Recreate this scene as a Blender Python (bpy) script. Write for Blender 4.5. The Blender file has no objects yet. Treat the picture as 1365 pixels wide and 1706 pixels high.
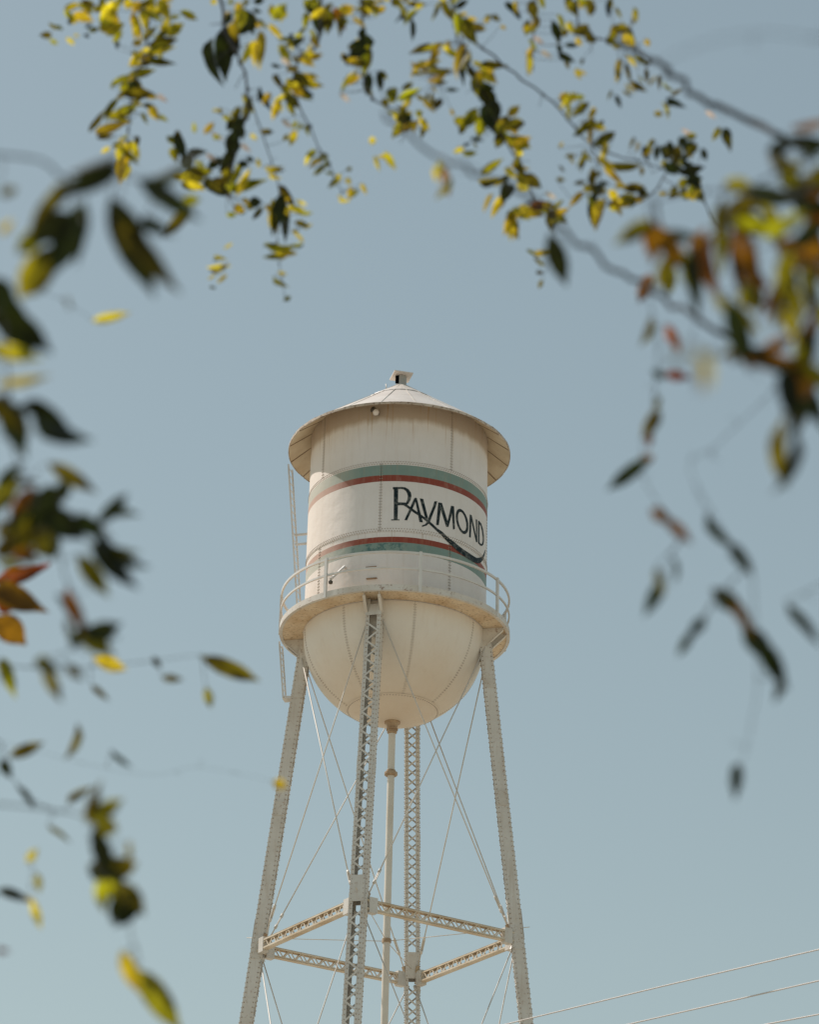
import bpy, bmesh, math, random
from mathutils import Vector, Matrix, Quaternion
import numpy as np

# ------------------------------------------------------------------ camera, sky, sun, exposure
scene = bpy.context.scene
COL = scene.collection
R_ = math.radians
S = 2.9                                   # metres per tank radius
L = 27.1376 * S                             # camera to tower axis
cam_data = bpy.data.cameras.new('camera')
cam = bpy.data.objects.new('camera', cam_data)
COL.objects.link(cam)
cam.matrix_world = Matrix.Translation((0, 0, 1.6)) @ Matrix(((0.999643, -0.015388, 0.021825), (-0.026350, -0.435794, 0.899661), (-0.004333, -0.899915, -0.436044))).transposed().to_4x4()
cam_data.sensor_fit = 'VERTICAL'
cam_data.sensor_height = 36.0
cam_data.sensor_width = 28.8
cam_data.lens = 94.689
cam_data.clip_start = 0.1
cam_data.clip_end = 6000
cam_data.dof.use_dof = True
cam_data.dof.focus_distance = 86.0
cam_data.dof.aperture_fstop = 3.3
cam_data.dof.aperture_blades = 9
scene.camera = cam

SUN_EL, SUN_AZ = R_(50.5), R_(-63)          # azimuth from +Y towards +X
world = bpy.data.worlds.new('World')
scene.world = world
world.use_nodes = True
wn = world.node_tree.nodes; wl = world.node_tree.links
bg = wn['Background']
sky = wn.new('ShaderNodeTexSky')
sky.sky_type = 'NISHITA'
sky.sun_disc = False
sky.sun_elevation = SUN_EL
sky.sun_rotation = SUN_AZ
sky.altitude = 100
sky.air_density = 1.2
sky.dust_density = 0.5
sky.ozone_density = 1.0
gam = wn.new('ShaderNodeGamma')                 # the soft, low-contrast film look of the photographed sky
gam.inputs['Gamma'].default_value = 0.6
wl.new(sky.outputs['Color'], gam.inputs['Color'])
tint = wn.new('ShaderNodeMixRGB')
tint.blend_type = 'MULTIPLY'
tint.inputs['Fac'].default_value = 1.0
tint.inputs['Color2'].default_value = (1.68, 1.68, 1.435, 1)
wl.new(gam.outputs['Color'], tint.inputs['Color1'])
wl.new(tint.outputs['Color'], bg.inputs['Color'])
bg.inputs['Strength'].default_value = 0.125

sun_data = bpy.data.lights.new('sun', 'SUN')
sun_data.energy = 4.5
sun_data.angle = R_(0.53)
sun_data.color = (1.0, 0.915, 0.85)
sun = bpy.data.objects.new('sun', sun_data)
COL.objects.link(sun)
sdir = Vector((math.sin(SUN_AZ) * math.cos(SUN_EL), math.cos(SUN_AZ) * math.cos(SUN_EL), math.sin(SUN_EL)))
sun.rotation_euler = sdir.to_track_quat('Z', 'Y').to_euler()
sun.location = sdir * 200

vs = scene.view_settings
scene.display_settings.display_device = 'sRGB'
vs.view_transform = 'Standard'
vs.look = 'None'
vs.gamma = 1.0
vs.exposure = 0.0
vs.use_curve_mapping = False
scene.render.engine = 'CYCLES'
scene.cycles.use_denoising = True
scene.cycles.max_bounces = 8
scene.cycles.sample_clamp_indirect = 4.0

rng = random.Random(11)

# ------------------------------------------------------------------ helpers
class MB:
    """collects shapes; build() links them as ONE mesh object"""
    def __init__(self):
        self.v = []; self.f = []; self.smooth = []
    def add(self, vs_, fs, smooth=False):
        o = len(self.v)
        self.v.extend([tuple(p) for p in vs_])
        self.f.extend([tuple(i + o for i in q) for q in fs])
        self.smooth.extend([smooth] * len(fs))
        return self
    def bar(self, p, q, w, h, up=Vector((0, 0, 1))):
        p, q = Vector(p), Vector(q); d = (q - p).normalized()
        s = d.cross(up)
        s = s.normalized() if s.length > 1e-5 else Vector((1, 0, 0))
        u = s.cross(d).normalized()
        a, b = s * (w / 2), u * (h / 2)
        vs_ = [p - a - b, p + a - b, p + a + b, p - a + b, q - a - b, q + a - b, q + a + b, q - a + b]
        return self.add(vs_, [(3, 2, 1, 0), (4, 5, 6, 7), (0, 1, 5, 4), (1, 2, 6, 5), (2, 3, 7, 6), (3, 0, 4, 7)])
    def box(self, c, x, y, z):
        """c centre; x, y, z half-extent vectors"""
        c, x, y, z = Vector(c), Vector(x), Vector(y), Vector(z)
        vs_ = [c - x - y - z, c + x - y - z, c + x + y - z, c - x + y - z, c - x - y + z, c + x - y + z, c + x + y + z, c - x + y + z]
        return self.add(vs_, [(3, 2, 1, 0), (4, 5, 6, 7), (0, 1, 5, 4), (1, 2, 6, 5), (2, 3, 7, 6), (3, 0, 4, 7)])
    def tube(self, pts, r0, r1=None, n=8, cap=True):
        pts = [Vector(p) for p in pts]; r1 = r0 if r1 is None else r1
        m = len(pts); o = len(self.v); ref = Vector((0.31, 0.52, 0.8))
        for i, p in enumerate(pts):
            d = (pts[min(i + 1, m - 1)] - pts[max(i - 1, 0)]).normalized()
            a = d.cross(ref)
            if a.length < 1e-3: a = d.cross(Vector((1, 0, 0)))
            a.normalize(); b = d.cross(a); r = r0 + (r1 - r0) * i / max(1, m - 1)
            for k in range(n):
                t = 2 * math.pi * k / n
                self.v.append(tuple(p + a * (r * math.cos(t)) + b * (r * math.sin(t))))
        for i in range(m - 1):
            for k in range(n):
                self.f.append((o + i * n + k, o + (i + 1) * n + k, o + (i + 1) * n + (k + 1) % n, o + i * n + (k + 1) % n))
                self.smooth.append(True)
        if cap:
            self.f.append(tuple(o + k for k in range(n))); self.smooth.append(False)
            self.f.append(tuple(o + (m - 1) * n + k for k in reversed(range(n)))); self.smooth.append(False)
        return self
    def lathe(self, prof, a0=0.0, a1=2 * math.pi, n=64, c=(0, 0), smooth=True):
        """prof: (radius, z) list, swept from azimuth a0 to a1 (0 = towards -Y, + towards +X)"""
        full = abs(a1 - a0 - 2 * math.pi) < 1e-6
        cols = n if full else n + 1; m = len(prof); o = len(self.v)
        for k in range(cols):
            a = a0 + (a1 - a0) * k / n
            for r, z in prof:
                self.v.append((c[0] + r * math.sin(a), c[1] - r * math.cos(a), z))
        for k in range(n):
            k2 = (k + 1) % cols
            for i in range(m - 1):
                self.f.append((o + k * m + i, o + k2 * m + i, o + k2 * m + i + 1, o + k * m + i + 1)); self.smooth.append(smooth)
        return self
    def arcbox(self, r0, r1, z0, z1, a0, a1, n):
        """curved plate with thickness: radii r0..r1, heights z0..z1 (functions of nothing)"""
        o = len(self.v)
        for k in range(n + 1):
            a = a0 + (a1 - a0) * k / n; s, c = math.sin(a), math.cos(a)
            for r, z in ((r0, z0), (r1, z0), (r1, z1), (r0, z1)):
                self.v.append((r * s, -r * c, z))
        for k in range(n):
            p, q = o + 4 * k, o + 4 * (k + 1)
            for i in range(4):
                j = (i + 1) % 4
                self.f.append((p + i, q + i, q + j, p + j)); self.smooth.append(False)
        self.f.append((o, o + 1, o + 2, o + 3)); self.smooth.append(False)
        e = o + 4 * n
        self.f.append((e + 3, e + 2, e + 1, e)); self.smooth.append(False)
        return self
    def mesh(self, name, mat):
        me = bpy.data.meshes.new(name)
        me.from_pydata(self.v, [], self.f)
        me.polygons.foreach_set('use_smooth', self.smooth)
        me.update()
        bm = bmesh.new(); bm.from_mesh(me)
        bmesh.ops.recalc_face_normals(bm, faces=bm.faces)
        bm.to_mesh(me); bm.free()
        if mat: me.materials.append(mat)
        return me
    def build(self, name, mat, parent=None, kind=None, label=None):
        return link(name, self.mesh(name, mat), parent, kind, label)

def link(name, me, parent=None, kind=None, label=None):
    o = bpy.data.objects.new(name, me); COL.objects.link(o)
    if parent is not None: o.parent = parent
    if kind: o['kind'] = kind
    if label: o['label'] = label
    return o
def tag(o, label, cat, group=None):
    o['label'] = label; o['category'] = cat
    if group: o['group'] = group
    return o
def empty(name, loc):
    o = bpy.data.objects.new(name, None); COL.objects.link(o); o.location = loc
    o.empty_display_size = 0.3
    return o
def AZ(r, a, z): return Vector((r * math.sin(a), -r * math.cos(a), z))

# ------------------------------------------------------------------ materials
def new_mat(name):
    m = bpy.data.materials.new(name); m.use_nodes = True
    return m, m.node_tree.nodes, m.node_tree.links, m.node_tree.nodes['Principled BSDF']
def noise(n, l, scale, detail=4, vec=None, rough=0.6):
    t = n.new('ShaderNodeTexNoise'); t.inputs['Scale'].default_value = scale; t.inputs['Detail'].default_value = detail
    t.inputs['Roughness'].default_value = rough
    if vec is not None: l.new(vec, t.inputs['Vector'])
    return t.outputs['Fac']
def ramp(n, l, fac, stops, interp='LINEAR'):
    t = n.new('ShaderNodeValToRGB'); cr = t.color_ramp; cr.interpolation = interp
    while len(cr.elements) < len(stops): cr.elements.new(0.5)
    for e, (p, c) in zip(cr.elements, stops):
        e.position = p; e.color = (c, c, c, 1) if not hasattr(c, '__len__') else (*c, 1)
    l.new(fac, t.inputs['Fac']); return t.outputs['Color']
def mix(n, l, fac, a, b, mode='MIX'):
    t = n.new('ShaderNodeMixRGB'); t.blend_type = mode
    for k, v in (('Fac', fac), ('Color1', a), ('Color2', b)):
        if isinstance(v, (int, float)): t.inputs[k].default_value = v
        elif isinstance(v, tuple): t.inputs[k].default_value = (*v, 1)
        else: l.new(v, t.inputs[k])
    return t.outputs['Color']
def math_(n, l, op, a, b=0.0, clamp=False):
    t = n.new('ShaderNodeMath'); t.operation = op; t.use_clamp = clamp
    for i, v in enumerate((a, b)):
        if isinstance(v, (int, float)): t.inputs[i].default_value = v
        else: l.new(v, t.inputs[i])
    return t.outputs[0]
def obj_coord(n, l, scale=None):
    t = n.new('ShaderNodeTexCoord')
    if scale is None: return t.outputs['Object']
    m = n.new('ShaderNodeMapping'); m.inputs['Scale'].default_value = scale
    l.new(t.outputs['Object'], m.inputs['Vector']); return m.outputs['Vector']
def bump(n, l, bsdf, h, strength, dist=0.01):
    b = n.new('ShaderNodeBump'); b.inputs['Strength'].default_value = strength; b.inputs['Distance'].default_value = dist
    l.new(h, b.inputs['Height']); l.new(b.outputs['Normal'], bsdf.inputs['Normal'])

WHITE = (0.73, 0.695, 0.68)
def paint(name, base, dirt=(0.36, 0.27, 0.17), rust=(0.25, 0.10, 0.035), dirt_amt=0.5, rust_amt=0.5, scale=1.0, rough=0.5, thr=0.60, streak=0.0):
    """weathered white metal paint: soft dirt clouds, small rust flecks"""
    m, n, l, b = new_mat(name)
    co = obj_coord(n, l)
    c = ramp(n, l, noise(n, l, 0.9 * scale, 6, co), [(0.35, 0.0), (0.75, dirt_amt)])
    col = mix(n, l, c, base, dirt)
    fl = ramp(n, l, noise(n, l, 7.0 * scale, 8, co, 0.75), [(thr, 0.0), (thr + 0.11, rust_amt)])
    col = mix(n, l, fl, col, rust)
    if streak:
        sv = noise(n, l, 9.0, 5, obj_coord(n, l, (1, 1, 0.06)), 0.7)
        col = mix(n, l, ramp(n, l, sv, [(0.50, 0.0), (0.70, streak)]), col, (0.36, 0.25, 0.15))
    l.new(col, b.inputs['Base Color'])
    b.inputs['Roughness'].default_value = rough
    bump(n, l, b, noise(n, l, 14 * scale, 4, co), 0.15, 0.01)
    return m

M = {}
M['white'] = paint('white_paint', WHITE, dirt_amt=0.25, rust_amt=0.35)
M['steel'] = paint('grey_white_paint', (0.65, 0.63, 0.59), dirt=(0.38, 0.30, 0.21), dirt_amt=0.4, rust_amt=0.6, scale=1.0, thr=0.58, streak=0.28)
M['splice'] = paint('splice_paint', (0.65, 0.63, 0.59), dirt_amt=0.5, rust_amt=0.8, scale=2, thr=0.56)
M['rail'] = paint('rail_paint', (0.66, 0.65, 0.63), dirt_amt=0.25, rust_amt=0.3, scale=2)
M['strut'] = paint('strut_paint', (0.68, 0.60, 0.48), dirt=(0.44, 0.30, 0.15), dirt_amt=0.85, rust_amt=0.5, scale=1.5)
M['deck'] = paint('rusty_deck_paint', (0.74, 0.61, 0.44), dirt=(0.50, 0.32, 0.16), rust=(0.16, 0.07, 0.025), dirt_amt=0.9, rust_amt=0.9, scale=1.5, rough=0.7, thr=0.54)
M['fascia'] = paint('fascia_paint', (0.66, 0.63, 0.58), rust=(0.20, 0.08, 0.03), dirt_amt=0.5, rust_amt=0.9, scale=1.0, thr=0.56)
M['rod'] = paint('rod_paint', (0.66, 0.62, 0.56), dirt_amt=0.3, rust_amt=0.3, scale=2)
M['rivet'] = paint('rivet_paint', (0.46, 0.40, 0.34), dirt=(0.20, 0.12, 0.07), dirt_amt=0.8, rust_amt=0.9, scale=0.8)
M['pipe'] = paint('pipe_paint', (0.68, 0.64, 0.57), dirt_amt=0.3, rust_amt=0.3)
M['flange'] = paint('rusty_flange', (0.48, 0.36, 0.23), dirt=(0.22, 0.11, 0.05), dirt_amt=0.9, rust_amt=0.9, scale=3)
M['roof'] = paint('roof_paint', (0.74, 0.68, 0.62), dirt=(0.45, 0.36, 0.30), dirt_amt=0.5, rust_amt=0.4)
M['eave'] = paint('eave_underside_paint', (0.74, 0.65, 0.50), dirt=(0.42, 0.29, 0.15), dirt_amt=0.8, rust_amt=0.5, scale=0.8, rough=0.7)
M['rim'] = paint('eave_edge_paint', (0.60, 0.53, 0.45), dirt=(0.30, 0.19, 0.10), rust=(0.13, 0.06, 0.03), dirt_amt=0.8, rust_amt=0.9, scale=1.6, thr=0.50)
M['rust'] = paint('rust_edge', (0.30, 0.20, 0.12), dirt=(0.12, 0.06, 0.03), dirt_amt=0.9, rust_amt=0.9, scale=2)
M['dark'] = paint('dark_inside', (0.05, 0.042, 0.034), dirt_amt=0.2, rust_amt=0.3)
M['galv'] = paint('galvanised_metal', (0.33, 0.35, 0.35), dirt_amt=0.4, rust_amt=0.3, scale=3, rough=0.4)

z0, z1, z2, z3, z4, z5, z6, zj, zp, zr, zn = [1.6 + S * q for q in (13.8451, 13.2262, 13.1000, 13.0298, 12.3619, 12.2975, 12.1741, 14.0551, 11.6257, 12.0668, 8.1575)]
RE, RP, RR = 1.2522 * S, 1.2628 * S, 1.2534 * S
PHI, LA, LB = -0.2120, 0.8947, -0.1107

def shell_material():
    m, n, l, b = new_mat('tank_paint')
    co = obj_coord(n, l)
    sep = n.new('ShaderNodeSeparateXYZ'); l.new(co, sep.inputs[0])
    zz = math_(n, l, 'ADD', sep.outputs['Z'], math_(n, l, 'MULTIPLY', math_(n, l, 'SUBTRACT', noise(n, l, 1.3, 3, co), 0.5), 0.02))
    t = math_(n, l, 'DIVIDE', math_(n, l, 'SUBTRACT', zz, zp), zj - zp)
    P = lambda z: (z - zp) / (zj - zp)
    GREEN, RED = (0.20, 0.29, 0.262), (0.25, 0.046, 0.024)
    col = ramp(n, l, t, [(0, WHITE), (P(z6), GREEN), (P(z5), RED), (P(z4), WHITE), (P(z3), RED), (P(z2), GREEN), (P(z1), WHITE)], 'CONSTANT')
    # overpaint blotches of darker teal on the lower green band, near the front
    band = ramp(n, l, t, [(0, 0.0), (P(z6) , 1.0), (P(z5) - 0.004, 0.0)], 'CONSTANT')
    ax = ramp(n, l, math_(n, l, 'ADD', math_(n, l, 'DIVIDE', sep.outputs['X'], 2 * S), 0.5), [(0.22, 0.0), (0.27, 1.0), (0.52, 1.0), (0.66, 0.0)])
    patch = ramp(n, l, noise(n, l, 2.6, 5, co, 0.7), [(0.47, 0.0), (0.55, 0.85)])
    patch = math_(n, l, 'MULTIPLY', math_(n, l, 'MULTIPLY', patch, band), ax)
    col = mix(n, l, patch, col, (0.05, 0.14, 0.14))
    # worn thin paint
    wear = ramp(n, l, noise(n, l, 3.5, 8, obj_coord(n, l, (1, 1, 0.4)), 0.7), [(0.55, 0.0), (0.85, 0.30)])
    col = mix(n, l, wear, col, (0.62, 0.57, 0.50))
    # sunlit side (-X) mixed paler: sunlight put into the colour
    sunlit_mix = ramp(n, l, math_(n, l, 'ADD', math_(n, l, 'DIVIDE', sep.outputs['X'], 2 * S), 0.5), [(0.08, 0.46), (0.30, 0.0)])
    col = mix(n, l, sunlit_mix, col, (0.73, 0.60, 0.47))
    # cloudy grime
    cl = ramp(n, l, noise(n, l, 0.55, 5, co), [(0.35, 0.0), (0.75, 0.35)])
    col = mix(n, l, cl, col, (0.72, 0.68, 0.62), 'MULTIPLY')
    # brown water stains that start under the roof and run down in streaks
    v = obj_coord(n, l, (1.0, 1.0, 0.035))
    st = noise(n, l, 3.2, 5, v, 0.65)
    fine = noise(n, l, 13.0, 3, v, 0.6)
    dep = math_(n, l, 'SUBTRACT', sep.outputs['Z'], zj)            # 0 at the top, negative below
    broad = math_(n, l, 'ADD', math_(n, l, 'MULTIPLY', st, 0.40), 0.70)
    top = ramp(n, l, math_(n, l, 'DIVIDE', math_(n, l, 'ADD', dep, broad), 0.22, True), [(0.0, 0.0), (1.0, 0.62)])
    col = mix(n, l, top, col, (0.30, 0.205, 0.11))
    sm = ramp(n, l, fine, [(0.57, 0.0), (0.68, 0.9)])
    run = math_(n, l, 'MULTIPLY', sm, math_(n, l, 'ADD', math_(n, l, 'DIVIDE', dep, 1.7), 1.0, True))
    col = mix(n, l, run, col, (0.40, 0.24, 0.11))
    faint = ramp(n, l, noise(n, l, 7.0, 6, obj_coord(n, l, (1, 1, 0.05)), 0.7), [(0.50, 0.0), (0.75, 0.20)])
    col = mix(n, l, faint, col, (0.46, 0.36, 0.26))
    # rust weeping from the two lap joints
    for zs in (zp + (zj - zp) / 3, zp + 2 * (zj - zp) / 3):
        dz = math_(n, l, 'SUBTRACT', zs, sep.outputs['Z'])
        below = ramp(n, l, math_(n, l, 'DIVIDE', dz, 0.6), [(0.0, 0.0), (0.02, 1.0), (1.0, 0.0)])
        wk = ramp(n, l, noise(n, l, 16.0, 3, obj_coord(n, l, (1, 1, 0.03)), 0.6), [(0.58, 0.0), (0.70, 0.6)])
        col = mix(n, l, math_(n, l, 'MULTIPLY', below, wk), col, (0.36, 0.22, 0.12))
    fl = ramp(n, l, noise(n, l, 9, 8, co, 0.8), [(0.64, 0.0), (0.72, 0.6)])
    col = mix(n, l, fl, col, (0.30, 0.17, 0.09))
    l.new(col, b.inputs['Base Color'])
    b.inputs['Roughness'].default_value = 0.6
    b.inputs['Specular IOR Level'].default_value = 0.35
    b.inputs['Sheen Weight'].default_value = 0.12; b.inputs['Sheen Roughness'].default_value = 0.5   # chalked old paint
    bump(n, l, b, noise(n, l, 1.6, 4, co), 0.5, 0.04)
    return m
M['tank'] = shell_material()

def bowl_material():
    m, n, l, b = new_mat('bowl_paint')
    co = obj_coord(n, l)
    c = ramp(n, l, noise(n, l, 0.5, 6, co), [(0.30, 0.0), (0.72, 0.6)])
    col = mix(n, l, c, (0.76, 0.72, 0.66), (0.66, 0.58, 0.49))
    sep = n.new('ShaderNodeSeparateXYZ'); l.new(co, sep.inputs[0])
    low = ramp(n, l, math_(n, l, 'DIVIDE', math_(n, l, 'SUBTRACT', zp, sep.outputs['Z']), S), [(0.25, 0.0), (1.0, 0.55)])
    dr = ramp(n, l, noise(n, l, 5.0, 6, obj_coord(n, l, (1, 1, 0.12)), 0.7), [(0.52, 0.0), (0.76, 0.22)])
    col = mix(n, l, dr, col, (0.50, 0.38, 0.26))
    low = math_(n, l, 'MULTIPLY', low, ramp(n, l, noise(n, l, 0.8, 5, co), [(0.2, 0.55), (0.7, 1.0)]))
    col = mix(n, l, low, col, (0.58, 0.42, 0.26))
    fl = ramp(n, l, noise(n, l, 3.0, 10, co, 0.8), [(0.66, 0.0), (0.74, 0.7)])
    col = mix(n, l, fl, col, (0.30, 0.18, 0.10))
    l.new(col, b.inputs['Base Color']); b.inputs['Roughness'].default_value = 0.55
    bump(n, l, b, noise(n, l, 1.5, 4, co), 0.5, 0.04)
    return m
M['bowl'] = bowl_material()

def letter_material():
    m, n, l, b = new_mat('lettering_paint')
    co = obj_coord(n, l)
    c = ramp(n, l, noise(n, l, 6, 8, co, 0.75), [(0.50, 0.0), (0.66, 0.55)])
    l.new(mix(n, l, c, (0.009, 0.019, 0.023), (0.26, 0.27, 0.25)), b.inputs['Base Color'])
    b.inputs['Roughness'].default_value = 0.6
    b.inputs['Specular IOR Level'].default_value = 0.2
    return m
M['letters'] = letter_material()

def ground_material():
    m, n, l, b = new_mat('dry_grass_ground')
    co = obj_coord(n, l)
    c = mix(n, l, ramp(n, l, noise(n, l, 0.05, 6, co), [(0.35, 0.0), (0.65, 1.0)]), (0.39, 0.345, 0.27), (0.33, 0.30, 0.22))
    c = mix(n, l, ramp(n, l, noise(n, l, 3.0, 8, co, 0.7), [(0.4, 0.0), (0.7, 0.6)]), c, (0.43, 0.38, 0.30))
    l.new(c, b.inputs['Base Color']); b.inputs['Roughness'].default_value = 0.95
    bump(n, l, b, noise(n, l, 12, 6, co), 0.6, 0.05)
    return m

# ------------------------------------------------------------------ ground
g = MB(); N = 24; E = 4000.0
xs = [math.copysign(abs(i / N) ** 2.2, i) * E for i in range(-N, N + 1)]
rg = random.Random(3)
for y in xs:
    for x in xs:
        far = max(abs(x), abs(y))
        g.v.append((x, y, 0.0 if far < 260 else rg.uniform(-0.5, 0.5)))
W_ = 2 * N + 1
for j in range(W_ - 1):
    for i in range(W_ - 1):
        g.f.append((j * W_ + i, j * W_ + i + 1, (j + 1) * W_ + i + 1, (j + 1) * W_ + i)); g.smooth.append(True)
g.build('ground', ground_material(), kind='structure')

# ------------------------------------------------------------------ water tower
tower = empty('water_tower', (0, L, 0))
tag(tower, 'white riveted water tower with conical roof, lettered tank and four lattice legs', 'water tower')

class Rivets(MB):
    def put(self, p, nrm, r=0.022, h=0.016):
        p, nrm = Vector(p), Vector(nrm).normalized()
        a = nrm.orthogonal().normalized(); b = nrm.cross(a)
        vs_ = []
        for k in range(5):
            t = 2 * math.pi * k / 5; vs_.append(p + (a * math.cos(t) + b * math.sin(t)) * r - nrm * 0.006)
        for k in range(5):
            t = 2 * math.pi * k / 5; vs_.append(p + (a * math.cos(t) + b * math.sin(t)) * r * 0.6 + nrm * h)
        self.add(vs_, [(k, (k + 1) % 5, 5 + (k + 1) % 5, 5 + k) for k in range(5)] + [(5, 6, 7, 8, 9)])
riv = Rivets()

# shell: three courses of four plates, seams staggered; the middle course laps outside
inner = MB().lathe([(S - 0.03, zp - 0.02), (S - 0.03, zj - 0.06)], n=96)
inner.build('inner_shell', M['dark'], tower)
HC = (zj - zp) / 3
GAP = 0.005 / S
SEAMS = [(-57, 0.0), (-11, 0.010), (-57, 0.0)]
for ci, (a_s, proud) in enumerate(SEAMS):
    za, zb = zp + HC * ci, zp + HC * (ci + 1)
    if ci == 1: za, zb = za - 0.03, zb + 0.03
    else: za, zb = (za, zb - 0.035) if ci == 0 else (za + 0.035, zb - 0.04)
    for k in range(4):
        a0 = R_(a_s + 90 * k + (2 if k == 1 else 0)); a1 = R_(a_s + 90 * (k + 1) + (2 if k == 0 else 0))
        pl = MB(); n = 30
        pl.lathe([(S + proud, za), (S + proud, (za + zb) / 2), (S + proud, zb)], a0 + GAP, a1 - GAP, n)
        pl.lathe([(S - 0.025 + proud, za), (S + proud, za)], a0 + GAP, a1 - GAP, n)
        pl.lathe([(S + proud, zb), (S - 0.025 + proud, zb)], a0 + GAP, a1 - GAP, n)
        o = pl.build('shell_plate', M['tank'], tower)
        # two columns of rivets down the seam
        zz = za + 0.06
        while zz < zb - 0.04:
            for off in (-0.032, 0.032):
                a = a0 + off / S
                riv.put(AZ(S + proud + 0.001, a, zz), AZ(1, a, 0))
            zz += 0.10
for zc, both in ((zp + HC, 1), (zp + 2 * HC, 1)):
    nr = 210
    for k in range(nr):
        a = 2 * math.pi * k / nr
        riv.put(AZ(S + 0.011, a, zc - 0.0), AZ(1, a, 0))
        if both == 1 and zc < zp + 1.5 * HC: riv.put(AZ(S + 0.011, a + 0.015, zc + 0.075), AZ(1, a, 0))
        if zc > zp + 1.5 * HC: riv.put(AZ(S + 0.001, a + 0.015, zc + 0.075), AZ(1, a, 0))

# bowl: eight plates and a dished bottom plate
RB = 0.485
def bowl_prof(r_in, r_out, n, dr=0.0):
    t0, t1 = math.asin(r_in), math.asin(r_out)
    return [((S + dr) * math.sin(t0 + (t1 - t0) * i / n), zp - (S + dr) * math.cos(t0 + (t1 - t0) * i / n)) for i in range(n + 1)]
for k in range(8):
    a0, a1 = R_(-33.5 + 45.6 * k if k < 4 else -33.5 + 45.6 * 4 + (360 - 45.6 * 4) / 4 * (k - 4)), None
    kk = k + 1
    a1 = R_(-33.5 + 45.6 * kk if kk <= 4 else -33.5 + 45.6 * 4 + (360 - 45.6 * 4) / 4 * (kk - 4))
    pr = bowl_prof(RB, 0.99999, 16)
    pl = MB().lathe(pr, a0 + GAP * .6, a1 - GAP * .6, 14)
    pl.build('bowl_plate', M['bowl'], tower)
    t = math.asin(RB) + 0.03
    while t < math.pi / 2 - 0.01:
        for off in (0.0,):
            a = a0 + off
            p = AZ(S * math.sin(t), a, zp - S * math.cos(t)); nr_ = p - Vector((0, 0, zp))
            side = AZ(1, a + math.pi / 2, 0) * 0.03
            riv.put(p + side, nr_, .017, .013); riv.put(p - side, nr_, .017, .013)
        t += 0.085 / S
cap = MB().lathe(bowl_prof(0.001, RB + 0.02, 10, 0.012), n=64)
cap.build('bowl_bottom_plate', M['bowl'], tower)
for k in range(96):
    a = 2 * math.pi * k / 96; p = AZ(S * RB, a, zp - S * math.sqrt(1 - RB * RB)); nr_ = (p - Vector((0, 0, zp))).normalized()
    riv.put(p + nr_ * 0.013, nr_)
MB().lathe([(S * .96, zp - 0.03), (S * .5, zp - S * .80), (0.02, zp - S * .93)], n=48).build('bowl_liner', M['dark'], tower)
riv.build('rivet_rows', M['rivet'], tower, kind='stuff')

# roof: twenty gore panels, each with a standing seam, and the painted underside of the eave
slope = (1.6 + S * 14.74 - 0.06 - z0) / (RE - 0.06 * S)
za = z0 + slope * (RE - 0.06 * S)
for k in range(20):
    a0, a1 = R_(-82 + 18 * k), R_(-82 + 18 * (k + 1))
    pn = MB().lathe([(RE - 0.02, z0 + 0.075), (RE, z0 + 0.075), (RE - 0.35, z0 + 0.075 + slope * .35), (1.1, za - slope * (1.1 - .06 * S) + 0.06), (0.06 * S, za + 0.06)], a0 + .0012, a1 - .0012, 6, smooth=False)
    p = pn.build('roof_panel', M['roof'], tower)
    un = MB().lathe([(RE - 0.012, z0 + 0.012), (RE - 0.4, z0 + 0.012 + slope * .39), (S - 0.03, z0 + 0.012 + slope * (RE - S + .02))], a0 + .0028, a1 - .0028, 6, smooth=False)
    u = un.build('eave_panel', M['eave'], tower)
    sm = MB()
    q0, q1 = AZ(RE - 0.005, a0, z0 + 0.084), AZ(0.07 * S, a0, za + 0.062)
    sm.bar(q0, q1, 0.022, 0.012)
    sm.build('seam', M['fascia'], p)
    MB().bar(AZ(RE - 0.02, a0, z0 + 0.008), AZ(S + 0.01, a0, z0 + .004 + slope * (RE - S - .01)), 0.022, 0.02).build('seam', M['rust'], u)
MB().lathe([(RE - 0.03, z0 + 0.045), (S * 0.6, z0 + 0.045 + slope * (RE - .6 * S)), (0.05, za + 0.02)], n=60).build('roof_deck', M['dark'], tower)
rim = MB()
for k in range(60):
    rim.arcbox(RE - 0.006, RE + 0.012 + rng.uniform(0, .006), z0 + rng.uniform(-.006, .006), z0 + 0.082 + rng.uniform(-.008, .008), 2 * math.pi * k / 60, 2 * math.pi * (k + 1) / 60, 2)
rim.build('eave_edge', M['rim'], tower)
# second flatter plate ring near the peak
MB().lathe([(0.42 * S, za - slope * .36 * S + 0.075), (0.415 * S, za - slope * .355 * S + 0.095), (0.06 * S, za + 0.075)], n=40, smooth=False).build('roof_cap_plate', M['roof'], tower)

# vent on the peak
vent = MB().lathe([(0.175, za - 0.10), (0.175, za + 0.42)], n=20).build('vent', M['galv'], tower)
bk = MB()
for s_ in (-1, 1):
    bk.bar(AZ(0.185, R_(-38), za + 0.10) , AZ(0.185, R_(-38), za + 0.40), 0.17, 0.02)
bk.build('vent_opening', M['dark'], vent)
ca = R_(14)
cx, cyv = Vector((math.cos(ca), math.sin(ca), 0)), Vector((-math.sin(ca), math.cos(ca), 0))
MB().box((0, 0, za + 0.45), cx * .32, cyv * .34, Vector((0, 0, .018))).build('vent_cap', M['roof'], vent)
MB().tube([AZ(.5, R_(-75), za - slope * .33 + .05), AZ(.52, R_(-75), za - slope * .33 + .32)], .02, n=6).build('lightning_rod', M['steel'], tower)

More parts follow.
